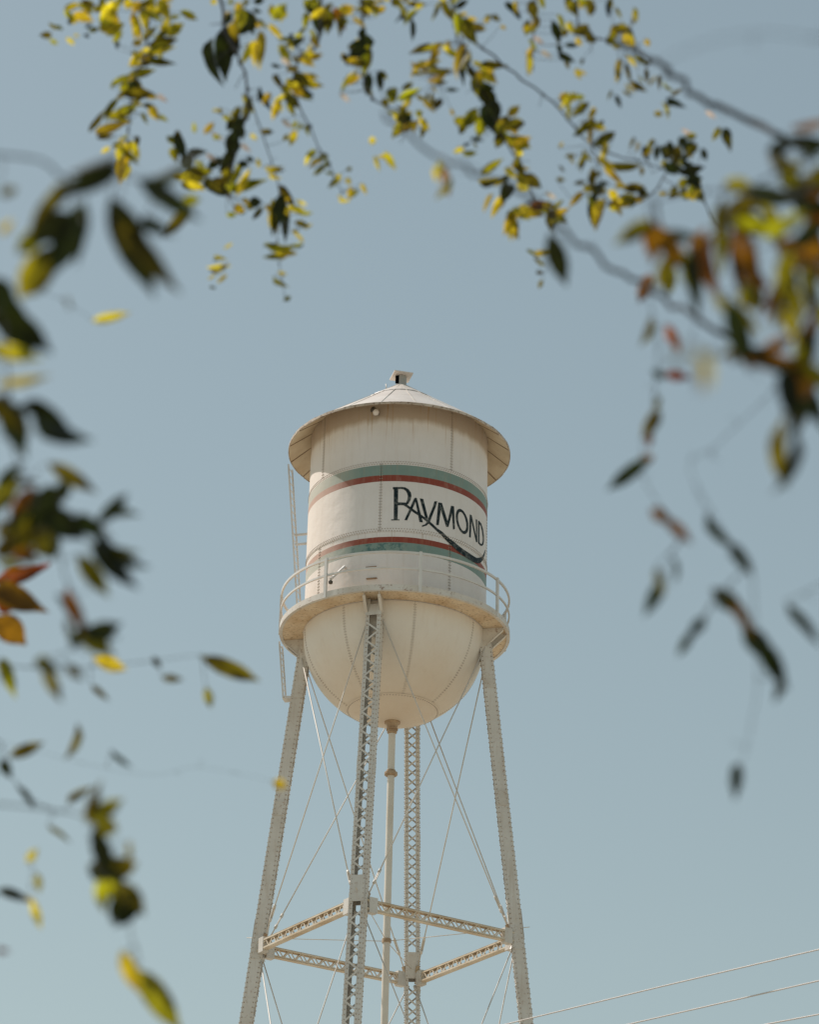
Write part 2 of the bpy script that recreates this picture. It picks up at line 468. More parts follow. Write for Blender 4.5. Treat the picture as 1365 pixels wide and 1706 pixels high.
# lamp under the eave
lm = MB().tube([AZ(S + .0, R_(-14.5), zj - .55), AZ(S + .22, R_(-14.5), zj - .57)], .05, n=8).build('lamp', M['dark'], tower)
MB().tube([AZ(S + .2, R_(-16.6), zj - .47), AZ(S + .22, R_(-15.0), zj - .55)], .10, .085, n=10).build('lamp_hood', M['dark'], lm)
MB().lathe([(0.001, zj - .70), (.08, zj - .68), (.105, zj - .60), (.08, zj - .52), (.001, zj - .50)], n=14, c=tuple(AZ(S + .22, R_(-14.5), 0)[:2])).build('lamp_globe', M['white'], lm)

# lettering, painted flat on the shell
LETTERS = {"R":[[[-0.0495,12.9404,-0.0027,12.9411],[-0.0491,12.9215,-0.0026,12.9223],[-0.0487,12.9027,-0.0024,12.9035],[-0.0483,12.8839,-0.0023,12.8847],[-0.0479,12.8651,-0.0022,12.8659],[-0.0475,12.8463,-0.002,12.8471],[-0.0471,12.8276,-0.0019,12.8284],[-0.0467,12.8088,-0.0018,12.8096],[-0.0463,12.7901,-0.0017,12.7908],[-0.0458,12.7713,-0.0015,12.7721],[-0.0454,12.7526,-0.0014,12.7534],[-0.045,12.7339,-0.0013,12.7347],[-0.0446,12.7152,-0.0012,12.716],[-0.0442,12.6965,-0.001,12.6973],[-0.0438,12.6778,-0.0009,12.6786],[-0.0434,12.6591,-0.0008,12.6599],[-0.043,12.6404,-0.0006,12.6412],[-0.0426,12.6218,-0.0005,12.6226],[-0.0422,12.6031,-0.0004,12.6039],[-0.0418,12.5845,-0.0003,12.5853],[-0.0413,12.5659,-0.0001,12.5667]],[[-0.0608,12.9575,-0.0601,12.9302],[-0.0444,12.9579,-0.0438,12.9313],[-0.028,12.9584,-0.0274,12.9325],[-0.0117,12.9591,-0.0111,12.9338],[0.0047,12.9599,0.0053,12.9353],[0.021,12.9608,0.0216,12.9369],[0.0374,12.9619,0.0379,12.9387]],[[-0.0702,12.5698,-0.0698,12.5568],[-0.052,12.5698,-0.0517,12.557],[-0.0339,12.57,-0.0336,12.5574],[-0.0158,12.5703,-0.0155,12.5579],[0.0023,12.5707,0.0026,12.5586],[0.0204,12.5714,0.0206,12.5594]],[[0.0284,12.9625,0.029,12.9362],[0.051,12.9605,0.0439,12.9339],[0.0736,12.9589,0.0589,12.9317],[0.092,12.9481,0.0699,12.9233],[0.1104,12.9374,0.081,12.9149],[0.123,12.9193,0.0885,12.9014],[0.1357,12.9013,0.096,12.8878],[0.1394,12.8805,0.1,12.872],[0.143,12.8597,0.104,12.8562],[0.1385,12.8361,0.1026,12.8369],[0.134,12.8125,0.1012,12.8177],[0.1245,12.7905,0.0953,12.7997],[0.115,12.7686,0.0894,12.7816],[0.1026,12.7555,0.0815,12.7705],[0.0902,12.7425,0.0736,12.7594]],[[-0.0078,12.7758,-0.0069,12.7397],[0.0106,12.7756,0.0114,12.7398],[0.0289,12.7755,0.0297,12.7402],[0.0473,12.7756,0.0481,12.7406],[0.0657,12.7758,0.0664,12.7413],[0.0841,12.7762,0.0848,12.7421]],[[0.0599,12.7686,0.0605,12.7405],[0.0766,12.7603,0.0727,12.7326],[0.0933,12.7521,0.0849,12.7247],[0.1101,12.7441,0.0971,12.7169],[0.1285,12.7306,0.1155,12.7034],[0.147,12.7173,0.134,12.69],[0.1624,12.7069,0.1509,12.6783],[0.1779,12.6966,0.1679,12.6667],[0.1934,12.6864,0.1849,12.6553],[0.2097,12.6765,0.2011,12.6468],[0.2261,12.6666,0.2174,12.6384],[0.2425,12.6569,0.2338,12.6301],[0.259,12.6474,0.2502,12.622],[0.2756,12.6369,0.2656,12.6111],[0.2923,12.6266,0.2811,12.6003],[0.3091,12.6165,0.2966,12.5896],[0.326,12.6065,0.3122,12.579],[0.3405,12.5962,0.3267,12.5679],[0.3552,12.586,0.3413,12.5569],[0.3699,12.5759,0.356,12.5459],[0.3847,12.566,0.3707,12.5351],[0.3997,12.5546,0.3868,12.5234],[0.4147,12.5434,0.403,12.5118],[0.4299,12.5323,0.4193,12.5004],[0.4452,12.5213,0.4357,12.4891],[0.4604,12.5149,0.451,12.479],[0.4759,12.5086,0.4664,12.4689],[0.4914,12.5025,0.482,12.459],[0.5071,12.4965,0.4976,12.4491],[0.5231,12.4857,0.5108,12.4395],[0.5392,12.475,0.5241,12.43],[0.5554,12.4644,0.5375,12.4206],[0.5719,12.454,0.5511,12.4113],[0.5884,12.4475,0.5674,12.4014],[0.6052,12.4411,0.584,12.3916],[0.6222,12.4349,0.6007,12.3819],[0.6394,12.4289,0.6177,12.3725],[0.6568,12.4218,0.6377,12.3623],[0.6745,12.4149,0.6581,12.3524],[0.6925,12.4082,0.6789,12.3427],[0.7108,12.4017,0.7,12.3332],[0.7326,12.3952,0.7215,12.3266],[0.7548,12.389,0.7434,12.3202],[0.7775,12.3831,0.7658,12.3142],[0.8008,12.3776,0.7888,12.3084],[0.8247,12.375,0.8123,12.3043],[0.8492,12.3727,0.8366,12.3006],[0.8746,12.371,0.8615,12.2973],[0.9008,12.3697,0.8872,12.2945],[0.9241,12.3687,0.91,12.294],[0.9482,12.3682,0.9336,12.2939],[0.9732,12.3681,0.958,12.2942],[0.9993,12.3686,0.9833,12.2951],[1.0552,12.3747,1.0768,12.3175],[1.0959,12.393,1.1193,12.3406],[1.1406,12.4133,1.1666,12.3662],[1.2041,12.4594,1.2411,12.4325],[1.2329,12.4884,1.2699,12.4733],[1.2647,12.519,1.3022,12.5159],[1.2946,12.5555,1.3238,12.5562],[1.3288,12.5941,1.3479,12.5979]]],
"A":[[[0.1737,12.8348,0.2068,12.8388],[0.1669,12.8166,0.1996,12.8203],[0.1601,12.7984,0.1926,12.8017],[0.1533,12.7803,0.1855,12.7832],[0.1465,12.7621,0.1784,12.7648],[0.1398,12.7441,0.1713,12.7464],[0.133,12.726,0.1643,12.728],[0.1263,12.708,0.1573,12.7096],[0.1195,12.69,0.1503,12.6913],[0.1128,12.6721,0.1432,12.6731],[0.1061,12.6542,0.1363,12.6548],[0.0994,12.6363,0.1293,12.6366],[0.0927,12.6184,0.1223,12.6184],[0.086,12.6006,0.1153,12.6003],[0.0793,12.5828,0.1084,12.5822],[0.0726,12.5651,0.1014,12.5642]],[[0.179,12.8435,0.2011,12.8441],[0.1826,12.8256,0.2058,12.8262],[0.1862,12.8078,0.2104,12.8083],[0.1898,12.79,0.2151,12.7905],[0.1934,12.7722,0.2197,12.7726],[0.197,12.7545,0.2244,12.7548],[0.2006,12.7367,0.229,12.737],[0.2042,12.719,0.2337,12.7192],[0.2078,12.7013,0.2384,12.7014],[0.2114,12.6836,0.243,12.6837],[0.215,12.6659,0.2477,12.6659],[0.2186,12.6482,0.2524,12.6482],[0.2222,12.6305,0.257,12.6305],[0.2258,12.6129,0.2617,12.6129],[0.2294,12.5953,0.2664,12.5952],[0.233,12.5776,0.2711,12.5776],[0.2367,12.56,0.2758,12.5599]]],
"Y":[[[0.2345,12.8426,0.2738,12.8426],[0.2396,12.8248,0.2785,12.8248],[0.2447,12.8069,0.2832,12.8071],[0.2498,12.7891,0.2879,12.7893],[0.2549,12.7713,0.2927,12.7717],[0.26,12.7535,0.2974,12.754],[0.2651,12.7358,0.3021,12.7363],[0.2703,12.7181,0.3068,12.7187],[0.2754,12.7003,0.3116,12.7011],[0.2805,12.6827,0.3163,12.6835],[0.2857,12.665,0.3211,12.6659],[0.2908,12.6473,0.3259,12.6483],[0.296,12.6297,0.3306,12.6308],[0.3011,12.6121,0.3354,12.6133]],[[0.403,12.839,0.4369,12.8467],[0.3972,12.8156,0.4306,12.8214],[0.3914,12.7922,0.4244,12.7961],[0.3857,12.7688,0.4183,12.7709],[0.3782,12.7471,0.4102,12.7469],[0.3709,12.7255,0.4021,12.723],[0.3635,12.7039,0.3941,12.6992],[0.3562,12.6824,0.3861,12.6754],[0.3489,12.6609,0.3782,12.6517],[0.3428,12.6409,0.372,12.6317],[0.3367,12.621,0.3658,12.6116],[0.3306,12.6011,0.3597,12.5916],[0.3246,12.5812,0.3535,12.5717],[0.3126,12.5616,0.3357,12.5508],[0.3006,12.5421,0.318,12.5301],[0.2834,12.5327,0.2922,12.5172],[0.2663,12.5235,0.2666,12.5046]]],
"M":[[[0.4492,12.8355,0.4922,12.8402],[0.4478,12.817,0.4901,12.8216],[0.4464,12.7985,0.488,12.8031],[0.445,12.7801,0.4858,12.7847],[0.4436,12.7616,0.4837,12.7662],[0.4422,12.7432,0.4816,12.7477],[0.4408,12.7247,0.4795,12.7293],[0.4394,12.7063,0.4773,12.7109],[0.438,12.6879,0.4752,12.6924],[0.4367,12.6695,0.4731,12.674],[0.4353,12.6512,0.471,12.6556],[0.4339,12.6328,0.4689,12.6373],[0.4325,12.6144,0.4668,12.6189],[0.4311,12.5961,0.4647,12.6006],[0.4297,12.5777,0.4626,12.5822],[0.4284,12.5594,0.4605,12.5639]],[[0.4512,12.836,0.4943,12.8407],[0.4571,12.82,0.4995,12.8266],[0.463,12.804,0.5047,12.8125],[0.4689,12.788,0.5099,12.7985],[0.4748,12.772,0.5151,12.7844],[0.4807,12.7561,0.5203,12.7704],[0.4867,12.7402,0.5256,12.7564],[0.4927,12.7243,0.5308,12.7424],[0.4987,12.7085,0.5361,12.7285],[0.5047,12.6926,0.5414,12.7145],[0.5107,12.6768,0.5467,12.7006],[0.5168,12.6611,0.552,12.6867],[0.5228,12.6453,0.5574,12.6728],[0.5289,12.6296,0.5627,12.659],[0.535,12.6139,0.5681,12.6451],[0.5412,12.5982,0.5735,12.6313],[0.5473,12.5825,0.5789,12.6175],[0.5535,12.5669,0.5844,12.6037]],[[0.6123,12.8396,0.6523,12.8461],[0.6081,12.82,0.6472,12.8266],[0.6038,12.8004,0.6421,12.807],[0.5997,12.7809,0.637,12.7876],[0.5955,12.7613,0.632,12.7681],[0.5913,12.7418,0.627,12.7487],[0.5872,12.7223,0.622,12.7293],[0.5831,12.7028,0.617,12.7099],[0.5789,12.6834,0.612,12.6906],[0.5748,12.664,0.6071,12.6713],[0.5708,12.6446,0.6022,12.652],[0.5667,12.6252,0.5973,12.6327],[0.5626,12.6058,0.5924,12.6135],[0.5586,12.5865,0.5875,12.5943],[0.5546,12.5672,0.5827,12.5752]],[[0.6156,12.8407,0.6535,12.8465],[0.6176,12.822,0.6547,12.8286],[0.6195,12.8033,0.6559,12.8107],[0.6215,12.7847,0.6571,12.7928],[0.6234,12.766,0.6583,12.775],[0.6254,12.7474,0.6595,12.7571],[0.6273,12.7288,0.6606,12.7393],[0.6292,12.7102,0.6618,12.7215],[0.6312,12.6916,0.663,12.7036],[0.6331,12.673,0.6642,12.6858],[0.6351,12.6544,0.6654,12.668],[0.6371,12.6359,0.6666,12.6502],[0.639,12.6173,0.6678,12.6324],[0.641,12.5988,0.669,12.6147],[0.6429,12.5802,0.6702,12.5969],[0.6449,12.5617,0.6714,12.5791]]],
"O":[[[0.8053,12.5637,0.7992,12.5977],[0.827,12.5706,0.8128,12.6022],[0.8467,12.5844,0.8246,12.6119],[0.863,12.6044,0.8341,12.6262],[0.875,12.6294,0.8406,12.6445],[0.8819,12.6581,0.8439,12.6657],[0.8832,12.689,0.8435,12.6888],[0.8787,12.7204,0.8397,12.7126],[0.8687,12.7509,0.8326,12.7359],[0.8541,12.779,0.8226,12.7576],[0.8356,12.8034,0.8103,12.7768],[0.8145,12.8231,0.7965,12.7923],[0.792,12.8371,0.7819,12.8036],[0.7692,12.8448,0.7672,12.81],[0.7473,12.8457,0.7531,12.8113],[0.7273,12.8399,0.7404,12.8073],[0.71,12.8274,0.7295,12.7982],[0.6961,12.8089,0.7211,12.7844],[0.6862,12.7851,0.7153,12.7666],[0.6807,12.7572,0.7125,12.7457],[0.6798,12.7266,0.7129,12.7226],[0.6835,12.6947,0.7163,12.6985],[0.6917,12.6632,0.7226,12.6747],[0.704,12.6337,0.7315,12.6524],[0.72,12.6079,0.7428,12.6327],[0.7389,12.5869,0.7558,12.6167],[0.7601,12.5721,0.77,12.6052],[0.7826,12.5643,0.7847,12.5987],[0.8053,12.5637,0.7992,12.5977]]],
"N":[[[0.902,12.8371,0.9366,12.8409],[0.9016,12.8185,0.9361,12.8225],[0.9011,12.7999,0.9357,12.8042],[0.9007,12.7813,0.9352,12.7859],[0.9002,12.7628,0.9347,12.7675],[0.8998,12.7443,0.9342,12.7492],[0.8994,12.7257,0.9337,12.731],[0.8989,12.7072,0.9333,12.7127],[0.8985,12.6887,0.9328,12.6944],[0.898,12.6702,0.9323,12.6761],[0.8976,12.6517,0.9318,12.6579],[0.8972,12.6332,0.9314,12.6396],[0.8967,12.6148,0.9309,12.6214],[0.8963,12.5963,0.9304,12.6032],[0.8959,12.5779,0.9299,12.585],[0.8954,12.5594,0.9295,12.5668]],[[0.9035,12.8397,0.9398,12.8422],[0.9099,12.8244,0.946,12.8276],[0.9164,12.8091,0.9522,12.813],[0.9229,12.7938,0.9585,12.7985],[0.9295,12.7786,0.9648,12.784],[0.9362,12.7634,0.9712,12.7696],[0.9429,12.7483,0.9776,12.7552],[0.9497,12.7332,0.9841,12.7408],[0.9566,12.7181,0.9907,12.7264],[0.9635,12.7031,0.9974,12.7122],[0.9705,12.6881,1.0041,12.6979],[0.9776,12.6732,1.0109,12.6837],[0.9847,12.6583,1.0178,12.6695],[0.992,12.6435,1.0248,12.6554],[0.9993,12.6287,1.0318,12.6414],[1.0067,12.6139,1.039,12.6274],[1.0143,12.5993,1.0462,12.6134],[1.0219,12.5846,1.0536,12.5995],[1.0296,12.5701,1.061,12.5856],[1.0374,12.5556,1.0686,12.5718]],[[1.0236,12.8305,1.0562,12.8374],[1.0248,12.8123,1.057,12.8195],[1.0261,12.7941,1.0578,12.8016],[1.0274,12.776,1.0587,12.7837],[1.0287,12.7578,1.0595,12.7658],[1.03,12.7397,1.0603,12.748],[1.0313,12.7216,1.0611,12.7301],[1.0326,12.7035,1.062,12.7123],[1.0339,12.6854,1.0628,12.6944],[1.0352,12.6673,1.0636,12.6766],[1.0365,12.6492,1.0644,12.6588],[1.0378,12.6311,1.0653,12.641],[1.0391,12.6131,1.0661,12.6232],[1.0405,12.595,1.0669,12.6054],[1.0418,12.577,1.0678,12.5876],[1.0431,12.559,1.0686,12.5698]]],
"D":[[[1.0807,12.8369,1.1154,12.8421],[1.081,12.8187,1.1157,12.8238],[1.0813,12.8005,1.116,12.8056],[1.0816,12.7823,1.1163,12.7875],[1.0819,12.7642,1.1166,12.7693],[1.0822,12.746,1.117,12.7511],[1.0825,12.7278,1.1173,12.7329],[1.0828,12.7097,1.1176,12.7148],[1.0831,12.6916,1.1179,12.6966],[1.0834,12.6734,1.1182,12.6785],[1.0838,12.6553,1.1186,12.6604],[1.0841,12.6372,1.1189,12.6423],[1.0844,12.6191,1.1192,12.6242],[1.0847,12.601,1.1195,12.6061],[1.085,12.5829,1.1198,12.588],[1.0853,12.5649,1.1202,12.5699]],[[1.0954,12.8464,1.1049,12.815],[1.1303,12.8421,1.1266,12.8083],[1.1685,12.8394,1.1494,12.8022],[1.1865,12.8245,1.1623,12.7876],[1.2056,12.8101,1.1756,12.7733],[1.2257,12.7962,1.1894,12.7592],[1.2348,12.7799,1.1961,12.7444],[1.2441,12.7638,1.2028,12.7296],[1.2538,12.7479,1.2098,12.715],[1.2637,12.7321,1.2168,12.7004],[1.2656,12.7126,1.2183,12.6848],[1.2675,12.6931,1.2198,12.6692],[1.2694,12.6736,1.2213,12.6536],[1.2566,12.6448,1.2144,12.6362],[1.2444,12.6163,1.2077,12.619],[1.1921,12.5775,1.1781,12.5955],[1.1367,12.5609,1.1407,12.587],[1.0874,12.5638,1.1173,12.5929]]]}
for ch, strips in LETTERS.items():
    mb = MB()
    for st in strips:
        vs_ = []; fs = []
        for i, (a, z, a2, z2_) in enumerate(st):
            for t in (0, .5, 1):
                vs_.append(AZ(S + 0.0145, a + (a2 - a) * t, 1.6 + S * (z + (z2_ - z) * t)))
            if i:
                o = 3 * i
                fs += [(o - 3, o - 2, o + 1, o), (o - 2, o - 1, o + 2, o + 1)]
        mb.add(vs_, fs)
    mb.build('painted_letter', M['letters'], tower)

# walkway: deck plates, fascia channel, rails, posts
for k in range(8):
    a0, a1 = R_(-62 + 45 * k), R_(-62 + 45 * (k + 1))
    MB().arcbox(S + 0.004, RP - 0.02, zp + 0.01, zp + 0.035, a0 + .0015, a1 - .0015, 14).build('deck_plate', M['deck'], tower)
    fa = MB().arcbox(RP - 0.018, RP, zp - 0.0, zp + 0.185, a0 + .0008, a1 - .0008, 14)
    fa.arcbox(RP - 0.10, RP + .004, zp - 0.012, zp + 0.002, a0 + .0008, a1 - .0008, 14)
    fa.build('fascia_channel', M['fascia'], tower)
def ringbar(r, z, w, h):
    return MB().arcbox(r - w / 2, r + w / 2, z - h / 2, z + h / 2, 0, 2 * math.pi, 96)
zt = zr; zm = zp + .16 + (zr - zp - .16) * .52
ringbar(RR, zt, .06, .07).build('handrail', M['rail'], tower)
ringbar(RR, zm, .05, .06).build('mid_rail', M['rail'], tower)
for ad in (-90, -36.5, 11.7, 60.6, 104, 152, 205):
    a = R_(ad)
    po = MB().bar(AZ(RR + .02, a, zp - .02), AZ(RR + .02, a, zt + .05), .095, .07, up=AZ(1, a, 0))
    po.build('rail_post', M['rail'], tower)
br = MB().bar(AZ(RR + .02, R_(100), zp + .1), AZ(RR + .02, R_(106), zm), .05, .04)
br.build('rail_brace', M['rail'], tower)
# lamp arm from the rail to the tank
arm = MB().bar(AZ(RR - .03, R_(-34), zp + .60), AZ(S + .02, R_(-33.5), zp + 1.30), .07, .06).build('lamp_arm', M['rail'], tower)
MB().lathe([(.001, zp + .42), (.06, zp + .45), (.07, zp + .52), (.001, zp + .58)], n=12, c=tuple(AZ(RR - .03, R_(-34), 0)[:2])).build('lamp_globe', M['dark'], arm)
for (ad, dz, w) in ((-15.5, 1.12, .17), (-15, .73, .17), (-10, .40, .1), (-13, .34, .22)):
    a = R_(ad); MB().box(AZ(S + .03, a, zp + dz), AZ(w, a + math.pi / 2, 0), AZ(.03, a, 0), Vector((0, 0, .014 if dz > .5 else .06))).build('clip', M['rust'] if dz > .5 else M['rail'], tower)

# legs
LZ = lambda z: LA + LB * ((z - 1.6) / S - 12.5)       # leg radius (tank radii) at height z
LEG_W, LEG_D, FL, TH = 0.47, 0.38, 0.115, 0.016
SEC = [R_(-15), R_(89), R_(180.5), R_(-93.5)]
LEGAZ = [PHI + k * math.pi / 2 for k in range(4)]
ZT = zp - 0.02                                        # leg top, under the deck
zpl0, zpl1 = 1.6 + S * 11.42, 1.6 + S * 11.55
RISE = 0.305
def leg_c(k, z): return AZ(LZ(z) * S, LEGAZ[k], z)
bar_len = math.hypot(LEG_W - .10, RISE) + .06
lace_mesh = MB().box((0, 0, 0), Vector((bar_len / 2, 0, 0)), Vector((0, .0275, 0)), Vector((0, 0, .005))).mesh('lacing_bar', M['steel'])
VIS_Z = 22.4
legs = []
for k in range(4):
    nrm = AZ(1, SEC[k], 0); tan = AZ(1, SEC[k] + math.pi / 2, 0)
    leg = empty('leg', (0, 0, 0)); leg.parent = tower; legs.append(leg)
    for s_ in (-1, 1):
        w2, d2 = LEG_W / 2, LEG_D / 2
        sec = [(w2, d2), (w2, -d2), (w2 - FL, -d2), (w2 - FL, -d2 + TH), (w2 - TH, -d2 + TH), (w2 - TH, d2 - TH), (w2 - FL, d2 - TH), (w2 - FL, d2)]
        ch = MB(); vs_ = []
        for z in (0.0, ZT):
            c = leg_c(k, z)
            vs_ += [c + tan * (s_ * u) + nrm * v for u, v in sec]
        fs = [(i, (i + 1) % 8, 8 + (i + 1) % 8, 8 + i) for i in range(8)]
        fs += [(0, 1, 4, 5), (1, 2, 3, 4), (0, 5, 6, 7), (8, 13, 12, 9), (9, 12, 11, 10), (8, 15, 14, 13)]
        ch.add(vs_, fs)
        # rivet heads along the flanges and the outer web, as on the photographed legs
        rv = Rivets(); z = VIS_Z - 1
        while z < zpl0:
            c = leg_c(k, z)
            for v in (-1, 1):
                rv.put(c + tan * (s_ * (w2 - .06)) + nrm * (v * d2), nrm * v, .026, .024)
                rv.put(c + tan * (s_ * w2) + nrm * (v * (d2 - .05)), tan * s_, .026, .024)
            z += RISE / 2
        ch.build('channel', M['steel'], leg)
        rv.build('rivet_rows', M['rivet'], leg, kind='stuff')
    up_ax = (leg_c(k, 30) - leg_c(k, 20)).normalized()
    stuff = MB(); side = 1; z = 0.6
    def blocked(z): return (zn - .12 < z < zn + .29 * S + .05)
    while z < zpl0 - RISE - .13:
        for face in (-1, 1):
            far = (face == -1) if k in (0, 3) else (face == 1)
            z_keep = z; z = z + (.13 if far else 0.0)
            if blocked(z) or blocked(z + RISE):
                z = z_keep; continue
            sd = side * face
            p = leg_c(k, z) + tan * (sd * (LEG_W / 2 - .05)) + nrm * (face * (LEG_D / 2 + .006))
            q = leg_c(k, z + RISE) - tan * (sd * (LEG_W / 2 - .05)) + nrm * (face * (LEG_D / 2 + .006))
            vis = z > VIS_Z and (k == 0 or (k == 2 and z < 1.6 + S * 10.45))
            x = (q - p).normalized(); zz_ = nrm.copy(); y = zz_.cross(x).normalized(); zz_ = x.cross(y)
            mtx = Matrix((x, y, zz_)).transposed().to_4x4(); mtx.translation = (p + q) / 2
            if vis:
                o = link('lacing_bar', lace_mesh, leg); o.matrix_local = mtx
            else:
                stuff.box((p + q) / 2, x * bar_len / 2, y * .0275, zz_ * .005)
            z = z_keep
        side = -side; z += RISE
    stuff.build('far_lacing', M['steel'], leg, kind='stuff')
    for face in (-1, 1):
        for (pa, pb, wd) in ((zn + .02, zn + .29 * S, LEG_W - .03), (zpl0, zpl1, LEG_W + .03)):
            c0, c1 = leg_c(k, pa), leg_c(k, pb)
            off = nrm * (face * (LEG_D / 2 + .014))
            b_ = MB(); t_ = tan * (wd / 2); e_ = nrm * .006
            vs_ = [c0 + off - t_ - e_, c0 + off + t_ - e_, c0 + off + t_ + e_, c0 + off - t_ + e_, c1 + off - t_ - e_, c1 + off + t_ - e_, c1 + off + t_ + e_, c1 + off - t_ + e_]
            b_.add(vs_, [(3, 2, 1, 0), (4, 5, 6, 7), (0, 1, 5, 4), (1, 2, 6, 5), (2, 3, 7, 6), (3, 0, 4, 7)])
            b_.build('batten_plate', M['steel'], leg)
    for s_ in (-1, 1):
        for zc_ in (zn - .02, zn + 4.4, zn + 8.3):
            c = leg_c(k, zc_); hgt = .36 if zc_ < zn + 1 else .24
            sl = (leg_c(k, zc_ + 1) - c)
            sp_ = MB().box(c + tan * (s_ * (LEG_W / 2 + .008)), tan * .007, nrm * (LEG_D / 2 - .02), sl * hgt)
            bo = Rivets()
            for i in (-2, -1, 0, 1, 2):
                for v in (-1, 1):
                    bo.put(c + sl * (i * hgt * .42) + tan * (s_ * (LEG_W / 2 + .015)) + nrm * (v * (LEG_D / 2 - .07)), tan * s_, .02, .018)
            sp_.add(bo.v, bo.f)
            sp_.build('splice_plate', M['splice'], leg)
    MB().box(leg_c(k, 0.12), tan * .5, nrm * .5, Vector((0, 0, .115))).build('footing', M['fascia'], leg)
    # triangular bracket that carries the walkway above each leg
    a = LEGAZ[k]
    for s_ in (-1, 1):
        tt = AZ(1, a + math.pi / 2, 0) * (s_ * .24)
        bt = MB(); th = AZ(1, a + math.pi / 2, 0) * .008
        pts = [AZ(S * 1.0, a, zp - .004), AZ(RP - .1, a, zp - .004), AZ(RP - .1, a, zp - .06), AZ(S * 1.045, a, zp - .58), AZ(S * .93, a, zp - .62), AZ(S * .96, a, zp - .2)]
        vs_ = [p + tt - th for p in pts] + [p + tt + th for p in pts]; m_ = len(pts)
        bt.add(vs_, [tuple(range(m_)), tuple(reversed(range(m_, 2 * m_)))] + [(i, (i + 1) % m_, m_ + (i + 1) % m_, m_ + i) for i in range(m_)])
        bt.bar(AZ(RP - .12, a, zp - .10) + tt, AZ(S * 1.05, a, zp - .56) + tt, .09, .02)
        bt.build('bracket', M['fascia'], tower)

# struts: lattice girders from leg to leg
SH, SW = 0.36, 0.20
sb_rise = 0.215
sb_len = math.hypot(SH - .08, sb_rise) + .03
sb_mesh = MB().box((0, 0, 0), Vector((sb_len / 2, 0, 0)), Vector((0, .018, 0)), Vector((0, 0, .005))).mesh('lacing_bar', M['strut'])
for k in range(4):
    A, B = leg_c(k, zn), leg_c((k + 1) % 4, zn)
    d = (B - A).normalized()
    s_ = d.cross(Vector((0, 0, 1)))
    if s_.dot(A) < 0: s_ = -s_
    A2, B2 = A + d * .19 + s_ * .06, B - d * .19 + s_ * .06
    st = MB()
    for zz in (-1, 1):
        o = Vector((0, 0, zz * (SH / 2 - .03)))
        for sd in (-1, 1):                           # two angles per chord
            st.bar(A2 + o + s_ * (sd * (SW / 2 - .035)), B2 + o + s_ * (sd * (SW / 2 - .035)), .07, .012)
            st.bar(A2 + o + s_ * (sd * (SW / 2 - .006)) - Vector((0, 0, zz * .02)), B2 + o + s_ * (sd * (SW / 2 - .006)) - Vector((0, 0, zz * .02)), .012, .055)
        st.bar(A2 + o * 1.03, B2 + o * 1.03, SW - .01, .006)
    strut = st.build('strut', M['strut'], tower)
    rear = MB(); n_b = int((B2 - A2).length / sb_rise); sgn = 1
    for i in range(n_b):
        for sd in (1, -1):
            p = A2 + d * (sb_rise * i + .04) + Vector((0, 0, sgn * (SH / 2 - .045))) + s_ * (sd * (SW / 2 - .018))
            q = A2 + d * (sb_rise * (i + 1) + .04) - Vector((0, 0, sgn * (SH / 2 - .045))) + s_ * (sd * (SW / 2 - .018))
            x = (q - p).normalized(); zz_ = s_.copy(); y = zz_.cross(x).normalized()
            if (sd == 1) == (k in (0, 3)):
                mtx = Matrix((x, y, zz_)).transposed().to_4x4(); mtx.translation = (p + q) / 2
                o = link('lacing_bar', sb_mesh, strut); o.matrix_local = mtx
            else:
                rear.box((p + q) / 2, x * sb_len / 2, y * .018, zz_ * .005)
        sgn = -sgn
    rear.build('rear_lacing', M['strut'], strut, kind='stuff')
    for P_, dd in ((A, d), (B, -d)):
        gp = MB().box(P_ + dd * .42 + s_ * .06, dd * .14, s_ * (SW / 2 + .008), Vector((0, 0, SH / 2 + .05)))
        gp.build('gusset_plate', M['steel'], strut)

# brace rods with turnbuckles
zt_rod, zb_rod = zp - .42, zn + .30
def rod(k, k2, za_, zb_, upper):
    A, B = AZ((LZ(za_) + (.085 if upper else 0)) * S, LEGAZ[k], za_), leg_c(k2, zb_)
    d0 = (leg_c(k2, za_) - A).normalized() * .20; d1 = (leg_c(k, zb_) - B).normalized() * .30
    A, B = A + d0, B + d1
    d = (B - A).normalized(); ln = (B - A).length
    rd = MB().tube([A, B], .019, n=6)
    o = rd.build('brace_rod', M['rod'], tower)
    t = MB(); c0, c1 = B - d * .95, B - d * .55
    sd = d.cross(Vector((0, 0, 1))).normalized()
    for q in (-1, 1): t.bar(c0 + sd * (.035 * q), c1 + sd * (.035 * q), .022, .03)
    t.tube([c0 - d * .07, c0 + d * .05], .045, n=8); t.tube([c1 - d * .05, c1 + d * .07], .045, n=8)
    t.build('turnbuckle', M['rod'], o)
    MB().box(A, d * .10, sd * .05, sd.cross(d) * .035).build('clevis', M['steel'], o)
    MB().box(B, d * .10, sd * .05, sd.cross(d) * .035).build('clevis', M['flange'], o)
for k in range(4):
    j = (k + 1) % 4
    rod(k, j, zt_rod, zb_rod, 1); rod(j, k, zt_rod, zb_rod, 1)
    rod(k, j, zn - .28, 12.0, 0); rod(j, k, zn - .28, 12.0, 0)

